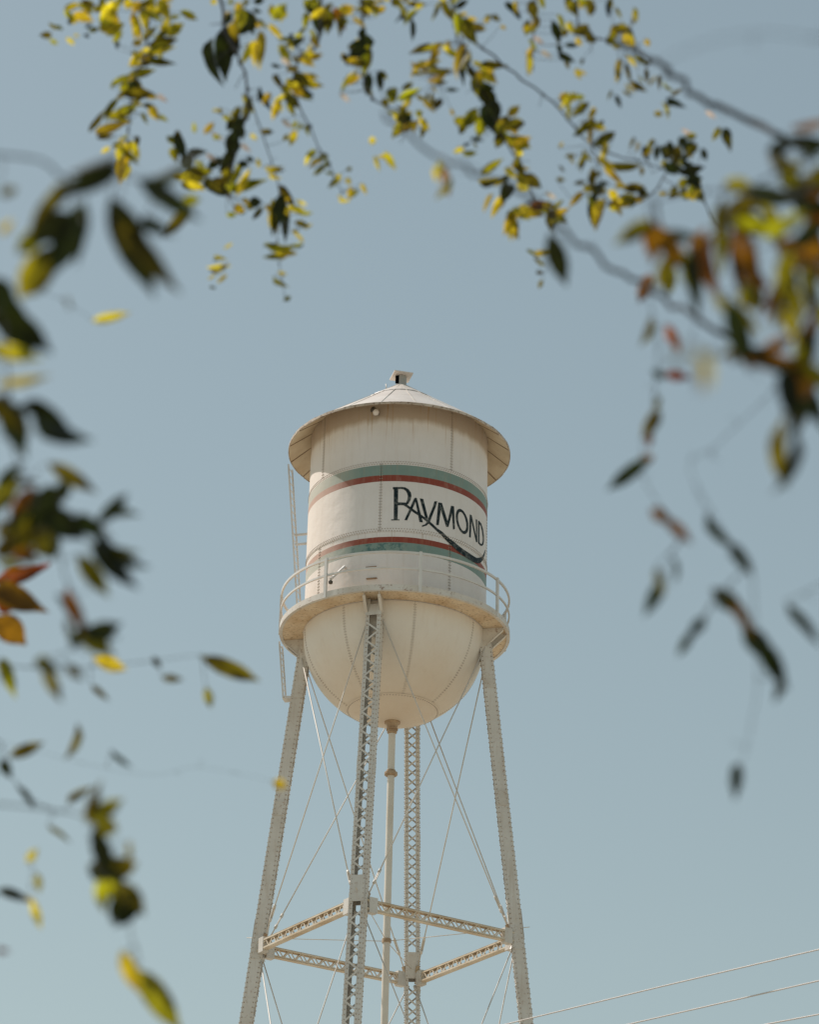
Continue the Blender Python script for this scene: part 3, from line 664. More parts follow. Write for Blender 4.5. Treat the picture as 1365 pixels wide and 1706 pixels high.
# riser pipe
PR = .0385 * S
pipe = MB().lathe([(PR, 0.0), (PR, zp - S + .05)], n=24).build('riser_pipe', M['pipe'], tower)
zb_ = zp - S
MB().lathe([(.02, zb_ + .06), (.25, zb_ + .06), (.25, zb_ - .04), (.20, zb_ - .06), (.165, zb_ - .17), (.165, zb_ - .22), (.185, zb_ - .22), (.185, zb_ - .27), (.155, zb_ - .27), (.155, zb_ - .36), (PR, zb_ - .40)], n=24, smooth=False).build('flange', M['flange'], pipe)
zf = 1.6 + S * 10.03
MB().lathe([(PR, zf + .13), (PR + .03, zf + .13), (PR + .03, zf + .05), (.205, zf + .05), (.205, zf - .03), (PR + .06, zf - .06), (PR, zf - .06)], n=24, smooth=False).build('flange', M['flange'], pipe)
zc = 1.6 + S * 8.19
MB().lathe([(PR, zc + .06), (PR + .03, zc + .06), (PR + .03, zc - .06), (PR, zc - .06)], n=20, smooth=False).build('collar', M['flange'], pipe)
for k in range(4):
    A = leg_c(k, zn + .36); d = Vector((A.x, A.y, 0)).normalized()
    sr = MB().tube([d * (PR + .02) + Vector((0, 0, zc)), A + d * .42], .011, n=6)
    sr.build('stay_rod', M['strut'], tower)

# ladders
def ladder(p, q, side, wid, rungs, name='ladder'):
    p, q, side = Vector(p), Vector(q), Vector(side).normalized() * (wid / 2)
    st = MB()
    for s_ in (-1, 1): st.bar(p + side * s_, q + side * s_, .05, .035, up=side)
    o = st.build(name, M['rail'], tower)
    rg_ = MB().tube([-side, side], .013, n=6).mesh('rung', M['rail'])
    for i in range(rungs):
        r = link('rung', rg_, o); r.location = p + (q - p) * ((i + .5) / rungs)
    return o
aL = R_(-106)
lad = ladder(AZ(RE + .12, aL, z0 + .02), AZ(S * 1.075, aL, zp + .15), AZ(1, aL + math.pi / 2, 0), .42, 24)
for zz in (zp + 1.42 * S, zp + 1.30 * S):
    pass
for fz in (.60, .545):
    r = S * 1.075 + (RE + .12 - S * 1.075) * fz; z = zp + .15 + (z0 + .02 - zp - .15) * fz
    MB().bar(AZ(r, aL, z), AZ(S - .02, aL, z), .06, .06).build('support', M['rail'], lad)
kl = 3; aq = LEGAZ[3]
lp = leg_c(3, zp - 1.55 * 1.0)
out = AZ(1, aq, 0)
la2 = ladder(leg_c(3, zp - 1.95) + out * .42, AZ(RP + .10, aq - .04, zp + .05), AZ(1, aq + math.pi / 2, 0), .40, 9)
MB().bar(leg_c(3, zp - 1.93) + out * .1, leg_c(3, zp - 1.93) + out * .46, .35, .08).build('support', M['rail'], la2)

# ------------------------------------------------------------------ power lines
WIRES = [[[-4.128,54.866,14.541],[2.277,49.11,14.891],[4.845,45.834,14.746],[7.069,42.608,14.501],[12.291,36.105,14.112]],[[-1.652,53.753,14.521],[4.378,47.112,14.407],[7.082,42.831,14.042],[12.304,36.319,13.67]],[[0.74,52.721,14.333],[6.481,44.622,13.791],[7.178,43.559,13.684],[12.317,36.529,13.236]]]
wire_mat = paint('weathered_cable', (0.50, 0.46, 0.43), dirt_amt=0.2, rust_amt=0.1)
for i, pts in enumerate(WIRES):
    P_ = [Vector(p) for p in pts]; dense = []
    for a, b in zip(P_[:-1], P_[1:]):
        for t in range(8): dense.append(a.lerp(b, t / 8))
    dense.append(P_[-1])
    o = MB().tube([p - Vector(P_[0]) for p in dense], .013, n=6).build('power_line', wire_mat)
    o.location = P_[0]
    tag(o, ['pale overhead wire crossing the foot of the right tower leg, topmost of three', 'pale overhead wire between two others at lower right', 'pale overhead wire cutting the bottom right corner, lowest of three'][i], 'power line', 'overhead wires at lower right')

# ------------------------------------------------------------------ trees
def leaf_material(name, diff, trans, tmix, patch, shade_amt):
    m, n, l, b = new_mat(name)
    info = n.new('ShaderNodeObjectInfo')
    tc = n.new('ShaderNodeTexCoord')
    off = n.new('ShaderNodeVectorMath'); off.operation = 'ADD'
    l.new(tc.outputs['Object'], off.inputs[0])
    cmb = n.new('ShaderNodeCombineXYZ')
    for i in range(3): l.new(math_(n, l, 'MULTIPLY', info.outputs['Random'], 37.0 + 11 * i), cmb.inputs[i])
    l.new(cmb.outputs[0], off.inputs[1])
    nz = ramp(n, l, noise(n, l, 2.2, 4, off.outputs[0]), [(0.42, 0.0), (0.60, shade_amt)])  # random dark patches: dappled shadow put into the leaf colour
    sep = n.new('ShaderNodeSeparateXYZ'); l.new(tc.outputs['Object'], sep.inputs[0])
    rib = ramp(n, l, math_(n, l, 'ABSOLUTE', sep.outputs['X']), [(0.0, 1.0), (0.05, 0.0)])
    def tint(c):
        v = mix(n, l, nz, c, patch)
        v = mix(n, l, math_(n, l, 'MULTIPLY', rib, 0.35), v, tuple(q * .5 for q in c))
        h = n.new('ShaderNodeHueSaturation'); l.new(v, h.inputs['Color'])
        l.new(math_(n, l, 'ADD', math_(n, l, 'MULTIPLY', info.outputs['Random'], 0.03), 0.485), h.inputs['Hue'])
        l.new(math_(n, l, 'ADD', math_(n, l, 'MULTIPLY', info.outputs['Random'], 0.5), 0.75), h.inputs['Value'])
        return h.outputs['Color']
    l.new(tint(diff), b.inputs['Base Color']); b.inputs['Roughness'].default_value = 0.45; b.inputs['Specular IOR Level'].default_value = 0.3
    tr = n.new('ShaderNodeBsdfTranslucent'); l.new(tint(trans), tr.inputs['Color'])
    mx = n.new('ShaderNodeMixShader'); mx.inputs[0].default_value = tmix
    l.new(b.outputs[0], mx.inputs[1]); l.new(tr.outputs[0], mx.inputs[2])
    l.new(mx.outputs[0], n['Material Output'].inputs['Surface'])
    return m
LEAF = {  # leaf tones by species, with sunlight and shade also put into the colours
    'y': leaf_material('leaf_yellow', (0.18, 0.15, 0.02), (0.84, 0.65, 0.025), .62, (0.16, 0.11, 0.01), .7),
    'g': leaf_material('leaf_yellow_green', (0.07, 0.085, 0.010), (0.50, 0.46, 0.012), .55, (0.030, 0.028, 0.005), .92),
    'o': leaf_material('leaf_olive', (0.034, 0.042, 0.008), (0.24, 0.20, 0.007), .5, (0.022, 0.016, 0.003), .9),
    'd': leaf_material('leaf_dark', (0.011, 0.020, 0.006), (0.030, 0.040, 0.004), .42, (0.007, 0.009, 0.003), .7),
    'b': leaf_material('leaf_bronze', (0.05, 0.024, 0.006), (0.34, 0.14, 0.007), .5, (0.03, 0.015, 0.003), .85),
    'r': leaf_material('leaf_red', (0.08, 0.02, 0.007), (0.44, 0.10, 0.009), .5, (0.04, 0.012, 0.004), .8),
    'p': leaf_material('leaf_glint', (0.50, 0.42, 0.34), (0.66, 0.55, 0.44), .6, (0.55, 0.45, 0.36), .4),  # small pale leaves added as sun glints, highlight put into their colour
}
def leaf_mesh(name, mat, bend, fold, wav):
    n = 7; vs_ = []; fs = []
    for i in range(n + 1):
        t = i / n
        w = max(.012, .52 * math.sin(math.pi * min(1, t ** .80)) ** 1.12 * (1 + wav * 4 * math.sin(t * 11)))
        zc_ = bend * (t * t - t) * 1.0 + wav * math.sin(t * 9)
        vs_ += [(-w, t, zc_ + fold * w), (0, t, zc_), (w, t, zc_ + fold * w + wav * math.sin(t * 7 + 1))]
        if i:
            o = 3 * i
            fs += [(o - 3, o - 2, o + 1, o), (o - 2, o - 1, o + 2, o + 1)]
    return MB().add(vs_, fs, True).mesh(name, mat)
LM = {c: [leaf_mesh('leaf', LEAF[c], bd, fo, wv) for bd, fo, wv in ((.20, .35, .012), (-.25, .45, .018), (.45, .25, .015), (.08, .6, .012), (-.45, .3, .02))] for c in LEAF}

def bark():
    m, n, l, b = new_mat('bark')
    co = obj_coord(n, l, (1, 1, .3))
    l.new(mix(n, l, noise(n, l, 22, 6, co), (0.022, 0.024, 0.026), (0.055, 0.058, 0.062)), b.inputs['Base Color'])
    b.inputs['Roughness'].default_value = 0.9
    bump(n, l, b, noise(n, l, 30, 6, co), 0.8, 0.01)
    return m
M['bark'] = bark()

TWIGS = {"overl":[
[[[-1.018,8.411,8.331],[-1.037,8.739,7.885],[-1.08,8.819,7.74],[-1.09,8.814,7.539],[-1.111,8.892,7.339]],0.0051,0.0017,[[[-1.032,8.66,7.992],[-1.119,8.31,7.737]],[[-1.031,8.643,8.016],[-1.141,8.651,8.025]],[[-1.034,8.683,7.961],[-1.152,8.553,7.868]],[[-1.033,8.669,7.98],[-1.09,8.351,7.748]],[[-1.032,8.66,7.992],[-1.156,8.828,8.119]],[[-1.032,8.655,7.999],[-1.138,8.717,8.049]],[[-1.053,8.768,7.832],[-1.171,8.751,7.858]],[[-1.034,8.689,7.954],[-1.125,8.911,8.118]],[[-1.033,8.674,7.974],[-1.039,8.511,7.856]],[[-1.035,8.699,7.94],[-1.076,8.666,7.918]],[[-1.034,8.679,7.967],[-1.063,8.68,7.969]],[[-1.033,8.663,7.989],[-1.063,8.668,7.994]],[[-1.032,8.661,7.991],[-1.116,8.872,8.149]],[[-1.034,8.685,7.959],[-1.009,8.388,7.743]],[[-1.032,8.657,7.997],[-1.011,8.583,7.944]],[[-1.032,8.659,7.994],[-0.986,8.357,7.772]],[[-1.032,8.645,8.013],[-1.005,8.573,7.961]],[[-1.031,8.639,8.02],[-0.999,8.405,7.847]],[[-1.032,8.656,7.998],[-0.962,8.382,7.796]],[[-1.032,8.648,8.008],[-1.001,8.744,8.079]],[[-1.032,8.659,7.993],[-1.007,8.715,8.035]],[[-1.034,8.686,7.956],[-1.031,8.863,8.086]],[[-1.035,8.707,7.928],[-0.968,8.652,7.888]],[[-1.034,8.679,7.967],[-1.022,8.693,7.979]],[[-1.057,8.777,7.817],[-1.174,8.872,7.917]],[[-1.049,8.761,7.846],[-1.062,8.488,7.666]],[[-1.058,8.778,7.814],[-1.127,8.985,7.973]],[[-1.054,8.771,7.828],[-1.03,8.538,7.664]],[[-1.037,8.735,7.89],[-0.954,8.622,7.807]],[[-1.043,8.749,7.866],[-1.026,8.946,7.995]],[[-1.037,8.739,7.885],[-0.96,8.417,7.648]],[[-1.037,8.735,7.891],[-0.946,8.474,7.702]],[[-1.047,8.757,7.853],[-1.023,8.661,7.781]],[[-1.041,8.747,7.871],[-1.068,8.865,7.96]],[[-1.048,8.759,7.848],[-1.033,8.848,7.905]],[[-1.053,8.769,7.83],[-1.061,8.921,7.935]],[[-1.054,8.771,7.827],[-0.987,8.437,7.581]],[[-1.054,8.77,7.829],[-1.01,8.665,7.745]],[[-1.059,8.78,7.811],[-1.08,8.828,7.85]],[[-1.034,8.681,7.963],[-0.919,8.798,8.048]],[[-1.034,8.695,7.944],[-0.971,8.918,8.106]],[[-1.06,8.782,7.807],[-0.989,8.41,7.537]],[[-1.061,8.784,7.803],[-1.044,8.86,7.849]],[[-1.051,8.765,7.837],[-1.045,8.885,7.917]],[[-1.056,8.774,7.822],[-1.026,8.934,7.922]],[[-1.062,8.786,7.8],[-1.059,8.9,7.875]],[[-1.048,8.76,7.847],[-0.974,8.702,7.785]],[[-1.08,8.819,7.74],[-1.132,8.953,7.843]],[[-1.078,8.815,7.747],[-1.108,8.891,7.807]],[[-1.071,8.802,7.771],[-1.093,8.693,7.705]],[[-1.08,8.819,7.734],[-1.074,8.741,7.681]],[[-1.08,8.819,7.738],[-1.133,8.961,7.843]],[[-1.08,8.819,7.736],[-1.085,8.896,7.79]],[[-1.081,8.818,7.717],[-1.12,8.894,7.774]],[[-1.084,8.817,7.657],[-1.117,8.649,7.548]],[[-1.083,8.817,7.676],[-1.182,8.865,7.721]],[[-1.085,8.816,7.632],[-1.142,8.769,7.608]],[[-1.083,8.817,7.672],[-1.077,9.013,7.802]],[[-1.085,8.816,7.631],[-1.107,8.976,7.74]],[[-1.083,8.818,7.688],[-1.04,8.682,7.59]],[[-1.086,8.816,7.624],[-1.067,8.726,7.561]],[[-1.091,8.818,7.529],[-1.195,8.976,7.646]],[[-1.089,8.814,7.553],[-1.209,9.061,7.732]],[[-1.092,8.821,7.52],[-1.154,8.585,7.372]],[[-1.09,8.814,7.543],[-1.16,8.621,7.426]],[[-1.097,8.839,7.475],[-1.254,9.062,7.639]],[[-1.098,8.846,7.458],[-1.186,8.623,7.325]],[[-1.086,8.816,7.616],[-0.981,8.526,7.407]],[[-1.088,8.815,7.581],[-0.978,8.823,7.571]],[[-1.086,8.816,7.623],[-1.028,8.701,7.538]],[[-1.088,8.815,7.58],[-1.041,8.795,7.56]],[[-1.101,8.854,7.436],[-1.19,9.138,7.629]],[[-1.099,8.848,7.452],[-1.114,8.698,7.356]],[[-1.097,8.842,7.468],[-1.099,8.69,7.37]],[[-1.099,8.848,7.451],[-1.149,9.056,7.591]],[[-1.101,8.856,7.431],[-1.151,8.789,7.394]],[[-1.098,8.843,7.466],[-1.1,8.958,7.541]],[[-1.098,8.845,7.459],[-1.106,9.023,7.574]],[[-1.098,8.843,7.465],[-1.058,8.692,7.362]],[[-1.096,8.835,7.484],[-1.08,9.013,7.598]],[[-1.099,8.846,7.458],[-1.077,8.569,7.276]],[[-1.1,8.853,7.44],[-1.058,8.543,7.235]],[[-1.104,8.866,7.404],[-1.145,9.126,7.576]],[[-1.101,8.854,7.435],[-1.085,8.564,7.246]],[[-1.107,8.878,7.375],[-1.117,9.168,7.561]],[[-1.101,8.855,7.435],[-1.087,8.663,7.31]],[[-1.083,8.817,7.678],[-0.954,8.499,7.446]]]],
[[[-0.771,8.438,8.273],[-0.74,8.653,7.947],[-0.67,8.629,7.733],[-0.616,8.657,7.544],[-0.661,8.779,7.417],[-0.699,8.922,7.274]],0.0068,0.00255,[[[-0.692,8.895,7.301],[-0.812,9.07,7.435]],[[-0.696,8.912,7.284],[-0.783,8.843,7.259]],[[-0.686,8.874,7.322],[-0.764,8.627,7.183]],[[-0.69,8.889,7.307],[-0.773,8.994,7.391]],[[-0.716,8.645,7.872],[-0.747,8.773,7.955]],[[-0.716,8.645,7.874],[-0.744,8.725,7.921]],[[-0.706,8.641,7.843],[-0.786,8.845,7.959]],[[-0.71,8.643,7.854],[-0.696,8.689,7.896]],[[-0.719,8.646,7.882],[-0.675,8.378,7.697]],[[-0.711,8.643,7.857],[-0.692,8.911,8.07]],[[-0.703,8.64,7.835],[-0.698,8.723,7.899]],[[-0.708,8.642,7.849],[-0.693,8.634,7.85]],[[-0.719,8.646,7.882],[-0.719,8.634,7.873]],[[-0.733,8.651,7.926],[-0.65,8.588,7.918]],[[-0.734,8.651,7.93],[-0.641,8.443,7.814]],[[-0.741,8.648,7.954],[-0.702,8.75,8.034]],[[-0.724,8.648,7.899],[-0.649,8.82,8.067]],[[-0.723,8.647,7.895],[-0.637,8.773,8.032]],[[-0.71,8.643,7.855],[-0.578,8.367,7.707]],[[-0.712,8.643,7.86],[-0.647,8.719,7.948]],[[-0.618,8.656,7.551],[-0.616,8.744,7.615]],[[-0.624,8.653,7.571],[-0.658,8.867,7.712]],[[-0.626,8.652,7.58],[-0.572,8.605,7.566]],[[-0.62,8.655,7.557],[-0.583,8.776,7.657]],[[-0.634,8.706,7.493],[-0.627,8.491,7.35]],[[-0.636,8.711,7.488],[-0.667,8.719,7.502]],[[-0.625,8.682,7.518],[-0.639,8.509,7.408]],[[-0.648,8.744,7.453],[-0.656,8.584,7.353]],[[-0.644,8.733,7.465],[-0.669,8.929,7.601]],[[-0.645,8.734,7.464],[-0.641,8.595,7.373]],[[-0.666,8.797,7.399],[-0.699,8.985,7.527]],[[-0.659,8.774,7.422],[-0.673,9.042,7.599]],[[-0.667,8.803,7.393],[-0.665,8.613,7.271]],[[-0.666,8.8,7.396],[-0.714,9.094,7.596]],[[-0.679,8.846,7.35],[-0.72,9.184,7.574]],[[-0.673,8.824,7.372],[-0.734,9.017,7.509]],[[-0.676,8.837,7.359],[-0.707,8.952,7.44]],[[-0.674,8.829,7.367],[-0.653,8.752,7.314]],[[-0.679,8.848,7.348],[-0.676,9.071,7.491]],[[-0.669,8.81,7.386],[-0.609,8.577,7.226]],[[-0.696,8.91,7.286],[-0.69,8.987,7.334]],[[-0.69,8.886,7.31],[-0.671,8.892,7.31]],[[-0.698,8.92,7.276],[-0.648,8.717,7.141]],[[-0.699,8.922,7.274],[-0.665,8.814,7.155]],[[-0.699,8.922,7.274],[-0.634,8.868,7.226]],[[-0.699,8.922,7.274],[-0.702,8.991,7.228]],[[-0.699,8.922,7.274],[-0.596,8.667,7.083]],[[-0.699,8.922,7.274],[-0.65,8.92,7.198]],[[-0.699,8.922,7.274],[-0.623,8.896,7.205]],[[-0.691,8.636,7.798],[-0.576,8.566,7.8]],[[-0.681,8.633,7.767],[-0.608,8.656,7.819]],[[-0.68,8.632,7.762],[-0.573,8.429,7.66]],[[-0.743,8.635,7.975],[-0.665,8.533,7.907]],[[-0.736,8.652,7.934],[-0.719,8.82,8.072]],[[-0.744,8.624,7.99],[-0.684,8.362,7.801]],[[-0.744,8.626,7.987],[-0.807,8.873,8.166]],[[-0.742,8.636,7.972],[-0.636,8.849,8.143]],[[-0.728,8.649,7.909],[-0.606,8.453,7.816]],[[-0.741,8.647,7.957],[-0.639,8.393,7.779]],[[-0.616,8.657,7.544],[-0.517,8.744,7.598]],[[-0.616,8.657,7.545],[-0.524,8.473,7.447]],[[-0.638,8.717,7.482],[-0.744,8.995,7.695]],[[-0.636,8.71,7.488],[-0.747,8.575,7.432]],[[-0.635,8.708,7.491],[-0.676,8.526,7.384]],[[-0.632,8.699,7.5],[-0.741,8.811,7.606]],[[-0.648,8.744,7.454],[-0.597,8.562,7.322]],[[-0.661,8.779,7.417],[-0.736,8.542,7.285]],[[-0.657,8.768,7.429],[-0.773,8.906,7.551]],[[-0.66,8.775,7.421],[-0.616,8.401,7.168]],[[-0.672,8.822,7.374],[-0.771,8.7,7.317]]]],
[[[-0.629,8.841,7.67],[-0.559,8.811,7.47],[-0.496,8.92,7.293],[-0.504,9.093,7.181],[-0.469,9.173,6.983]],0.0029749999999999998,0.001275,[[[-0.571,8.816,7.505],[-0.573,8.724,7.44]],[[-0.569,8.815,7.5],[-0.568,8.735,7.444]],[[-0.496,8.925,7.29],[-0.468,8.642,7.11]],[[-0.497,8.945,7.277],[-0.536,9.174,7.423]],[[-0.498,8.957,7.269],[-0.485,9.214,7.433]],[[-0.504,8.907,7.315],[-0.51,9.166,7.484]],[[-0.499,8.99,7.248],[-0.51,8.648,7.035]],[[-0.498,8.965,7.264],[-0.504,9.069,7.331]],[[-0.498,8.974,7.258],[-0.568,9.12,7.352]],[[-0.498,8.966,7.263],[-0.535,8.705,7.1]],[[-0.499,8.976,7.257],[-0.478,9.129,7.354]],[[-0.498,8.966,7.263],[-0.491,9.002,7.287]],[[-0.497,8.947,7.276],[-0.432,8.902,7.247]],[[-0.499,8.981,7.254],[-0.441,8.95,7.234]],[[-0.501,9.026,7.225],[-0.425,8.805,7.087]],[[-0.5,8.996,7.244],[-0.412,8.938,7.207]],[[-0.503,9.063,7.201],[-0.459,9.283,7.336]],[[-0.502,9.046,7.211],[-0.39,8.825,7.074]],[[-0.5,9.102,7.158],[-0.428,8.951,7.078]],[[-0.499,9.105,7.151],[-0.387,8.796,6.98]],[[-0.5,9.103,7.156],[-0.399,9.075,7.158]],[[-0.499,9.105,7.151],[-0.471,9.183,7.205]],[[-0.494,9.117,7.122],[-0.457,9.062,7.095]],[[-0.494,9.116,7.123],[-0.409,8.827,6.96]],[[-0.497,9.108,7.143],[-0.435,8.842,6.99]],[[-0.5,9.102,7.158],[-0.478,8.896,7.033]],[[-0.479,9.151,7.038],[-0.513,9.068,6.982]],[[-0.482,9.144,7.054],[-0.518,9.153,7.053]],[[-0.484,9.14,7.066],[-0.48,8.736,6.821]],[[-0.469,9.173,6.983],[-0.478,9.315,7.034]],[[-0.55,8.826,7.445],[-0.49,8.936,7.543]],[[-0.524,8.872,7.371],[-0.525,8.613,7.198]],[[-0.529,8.863,7.386],[-0.55,8.898,7.403]],[[-0.519,8.88,7.359],[-0.552,9.066,7.473]],[[-0.522,8.875,7.366],[-0.534,8.963,7.422]],[[-0.529,8.863,7.386],[-0.571,8.809,7.334]]]],
[[[-0.381,8.352,8.218],[-0.345,8.535,7.789],[-0.45,8.688,7.725],[-0.411,8.793,7.574],[-0.248,8.825,7.241]],0.0068,0.0017,[[[-0.446,8.698,7.71],[-0.511,8.41,7.488]],[[-0.437,8.723,7.675],[-0.496,8.82,7.728]],[[-0.45,8.688,7.725],[-0.542,8.715,7.748]],[[-0.441,8.712,7.69],[-0.482,8.736,7.696]],[[-0.435,8.729,7.667],[-0.482,8.589,7.556]],[[-0.438,8.72,7.679],[-0.43,8.425,7.472]],[[-0.429,8.745,7.643],[-0.473,8.612,7.539]],[[-0.434,8.732,7.661],[-0.444,8.447,7.458]],[[-0.436,8.726,7.67],[-0.482,8.462,7.471]],[[-0.43,8.658,7.737],[-0.496,8.408,7.627]],[[-0.407,8.625,7.751],[-0.489,8.91,8.014]],[[-0.423,8.649,7.741],[-0.528,8.772,7.913]],[[-0.411,8.631,7.749],[-0.45,8.478,7.679]],[[-0.415,8.637,7.746],[-0.474,8.95,8.006]],[[-0.409,8.628,7.75],[-0.46,8.487,7.699]],[[-0.426,8.752,7.633],[-0.491,8.516,7.451]],[[-0.424,8.758,7.625],[-0.487,9.0,7.779]],[[-0.428,8.747,7.64],[-0.482,9.023,7.82]],[[-0.391,8.797,7.533],[-0.435,8.754,7.475]],[[-0.398,8.796,7.547],[-0.41,8.728,7.491]],[[-0.405,8.794,7.562],[-0.441,8.934,7.639]],[[-0.391,8.797,7.533],[-0.397,8.693,7.456]],[[-0.354,8.488,7.899],[-0.436,8.869,8.175]],[[-0.354,8.488,7.9],[-0.386,8.309,7.763]],[[-0.354,8.487,7.901],[-0.419,8.685,8.042]],[[-0.353,8.496,7.881],[-0.372,8.622,7.973]],[[-0.351,8.507,7.855],[-0.412,8.696,7.989]],[[-0.354,8.491,7.892],[-0.407,8.684,8.03]],[[-0.351,8.503,7.863],[-0.321,8.671,7.989]],[[-0.349,8.514,7.838],[-0.342,8.58,7.886]],[[-0.353,8.495,7.883],[-0.312,8.791,8.107]],[[-0.351,8.504,7.862],[-0.327,8.363,7.76]],[[-0.352,8.5,7.87],[-0.299,8.514,7.885]],[[-0.35,8.511,7.846],[-0.298,8.758,8.033]],[[-0.412,8.632,7.748],[-0.455,8.551,7.731]],[[-0.394,8.606,7.759],[-0.451,8.589,7.796]],[[-0.387,8.596,7.764],[-0.446,8.754,7.921]],[[-0.429,8.657,7.738],[-0.503,8.844,7.926]],[[-0.371,8.573,7.773],[-0.392,8.729,7.898]],[[-0.36,8.556,7.78],[-0.395,8.668,7.887]],[[-0.385,8.593,7.765],[-0.38,8.51,7.704]],[[-0.423,8.649,7.741],[-0.441,8.824,7.875]],[[-0.437,8.67,7.733],[-0.476,8.982,7.974]],[[-0.416,8.639,7.746],[-0.414,8.575,7.702]],[[-0.417,8.64,7.745],[-0.388,8.489,7.62]],[[-0.445,8.702,7.705],[-0.443,8.585,7.623]],[[-0.443,8.706,7.699],[-0.422,8.795,7.769]],[[-0.443,8.708,7.696],[-0.46,8.857,7.799]],[[-0.449,8.691,7.721],[-0.472,8.49,7.571]],[[-0.435,8.729,7.667],[-0.411,8.677,7.637]],[[-0.437,8.724,7.674],[-0.428,8.501,7.519]],[[-0.442,8.711,7.692],[-0.386,8.42,7.501]],[[-0.435,8.728,7.667],[-0.466,8.746,7.673]],[[-0.439,8.719,7.681],[-0.474,8.78,7.716]],[[-0.429,8.745,7.643],[-0.426,8.534,7.496]],[[-0.428,8.747,7.64],[-0.423,8.713,7.619]],[[-0.341,8.807,7.43],[-0.365,9.069,7.594]],[[-0.319,8.811,7.385],[-0.327,9.046,7.539]],[[-0.337,8.808,7.422],[-0.387,8.94,7.479]],[[-0.328,8.809,7.403],[-0.364,8.913,7.449]],[[-0.31,8.813,7.367],[-0.306,8.705,7.294]],[[-0.322,8.81,7.393],[-0.302,8.576,7.245]],[[-0.314,8.812,7.376],[-0.326,8.698,7.29]],[[-0.322,8.81,7.393],[-0.297,8.545,7.226]],[[-0.275,8.82,7.295],[-0.26,8.664,7.2]],[[-0.282,8.818,7.311],[-0.273,9.073,7.486]],[[-0.284,8.818,7.314],[-0.273,8.609,7.181]],[[-0.249,8.825,7.243],[-0.218,9.034,7.4]],[[-0.248,8.825,7.241],[-0.18,9.046,7.426]],[[-0.248,8.825,7.241],[-0.18,8.7,7.179]],[[-0.267,8.821,7.281],[-0.229,8.719,7.237]],[[-0.248,8.825,7.241],[-0.272,9.17,7.418]],[[-0.248,8.825,7.241],[-0.272,9.048,7.366]],[[-0.248,8.825,7.241],[-0.264,9.037,7.345]],[[-0.281,8.819,7.308],[-0.234,8.746,7.289]],[[-0.45,8.688,7.725],[-0.479,8.27,7.465]],[[-0.411,8.793,7.574],[-0.491,8.744,7.513]]]],
[[[-0.208,8.45,8.244],[-0.187,8.742,7.915],[-0.164,8.793,7.695],[-0.036,8.737,7.548],[0.047,8.798,7.522]],0.0059499999999999996,0.0017,[[[-0.191,8.687,7.977],[-0.263,8.332,7.713]],[[-0.192,8.678,7.988],[-0.281,8.77,8.051]],[[-0.192,8.666,8.0],[-0.263,8.31,7.733]],[[-0.192,8.679,7.986],[-0.27,8.419,7.791]],[[-0.19,8.705,7.957],[-0.271,8.493,7.797]],[[-0.192,8.672,7.994],[-0.219,8.709,8.021]],[[-0.19,8.694,7.97],[-0.222,8.35,7.717]],[[-0.193,8.665,8.001],[-0.193,8.387,7.797]],[[-0.193,8.652,8.017],[-0.082,8.824,8.153]],[[-0.194,8.641,8.029],[-0.102,8.629,8.028]],[[-0.184,8.749,7.884],[-0.209,8.87,7.969]],[[-0.181,8.756,7.854],[-0.192,8.652,7.778]],[[-0.186,8.744,7.906],[-0.197,8.61,7.808]],[[-0.183,8.752,7.874],[-0.217,8.837,7.931]],[[-0.18,8.757,7.852],[-0.232,8.473,7.642]],[[-0.18,8.758,7.847],[-0.264,8.582,7.71]],[[-0.182,8.753,7.868],[-0.246,8.783,7.881]],[[-0.184,8.749,7.884],[-0.227,8.395,7.624]],[[-0.176,8.766,7.811],[-0.223,8.506,7.62]],[[-0.181,8.756,7.854],[-0.274,8.904,7.948]],[[-0.177,8.765,7.815],[-0.238,8.449,7.582]],[[-0.184,8.75,7.882],[-0.173,8.854,7.958]],[[-0.181,8.754,7.861],[-0.158,8.651,7.79]],[[-0.187,8.738,7.919],[-0.185,8.542,7.778]],[[-0.182,8.752,7.871],[-0.184,8.53,7.711]],[[-0.171,8.777,7.765],[-0.161,8.869,7.832]],[[-0.168,8.784,7.735],[-0.179,8.933,7.838]],[[-0.172,8.776,7.77],[-0.116,8.416,7.523]],[[-0.172,8.776,7.77],[-0.118,8.608,7.658]],[[-0.167,8.786,7.725],[-0.263,8.858,7.763]],[[-0.168,8.784,7.734],[-0.24,8.521,7.541]],[[-0.164,8.792,7.699],[-0.264,8.609,7.559]],[[-0.113,8.771,7.636],[-0.077,8.483,7.492]],[[-0.106,8.767,7.628],[-0.098,9.033,7.827]],[[-0.085,8.759,7.605],[-0.078,8.833,7.668]],[[-0.193,8.656,8.012],[-0.142,8.712,8.058]],[[-0.193,8.655,8.013],[-0.105,8.781,8.114]],[[-0.192,8.667,8.0],[-0.105,8.748,8.067]],[[-0.191,8.685,7.98],[-0.122,8.671,7.975]],[[-0.191,8.681,7.984],[-0.145,8.652,7.966]],[[-0.19,8.695,7.968],[-0.135,8.726,7.996]],[[-0.191,8.686,7.978],[-0.153,8.616,7.931]],[[-0.075,8.754,7.593],[-0.083,8.542,7.433]],[[-0.164,8.793,7.695],[-0.257,8.34,7.364]]]]],
"over":[
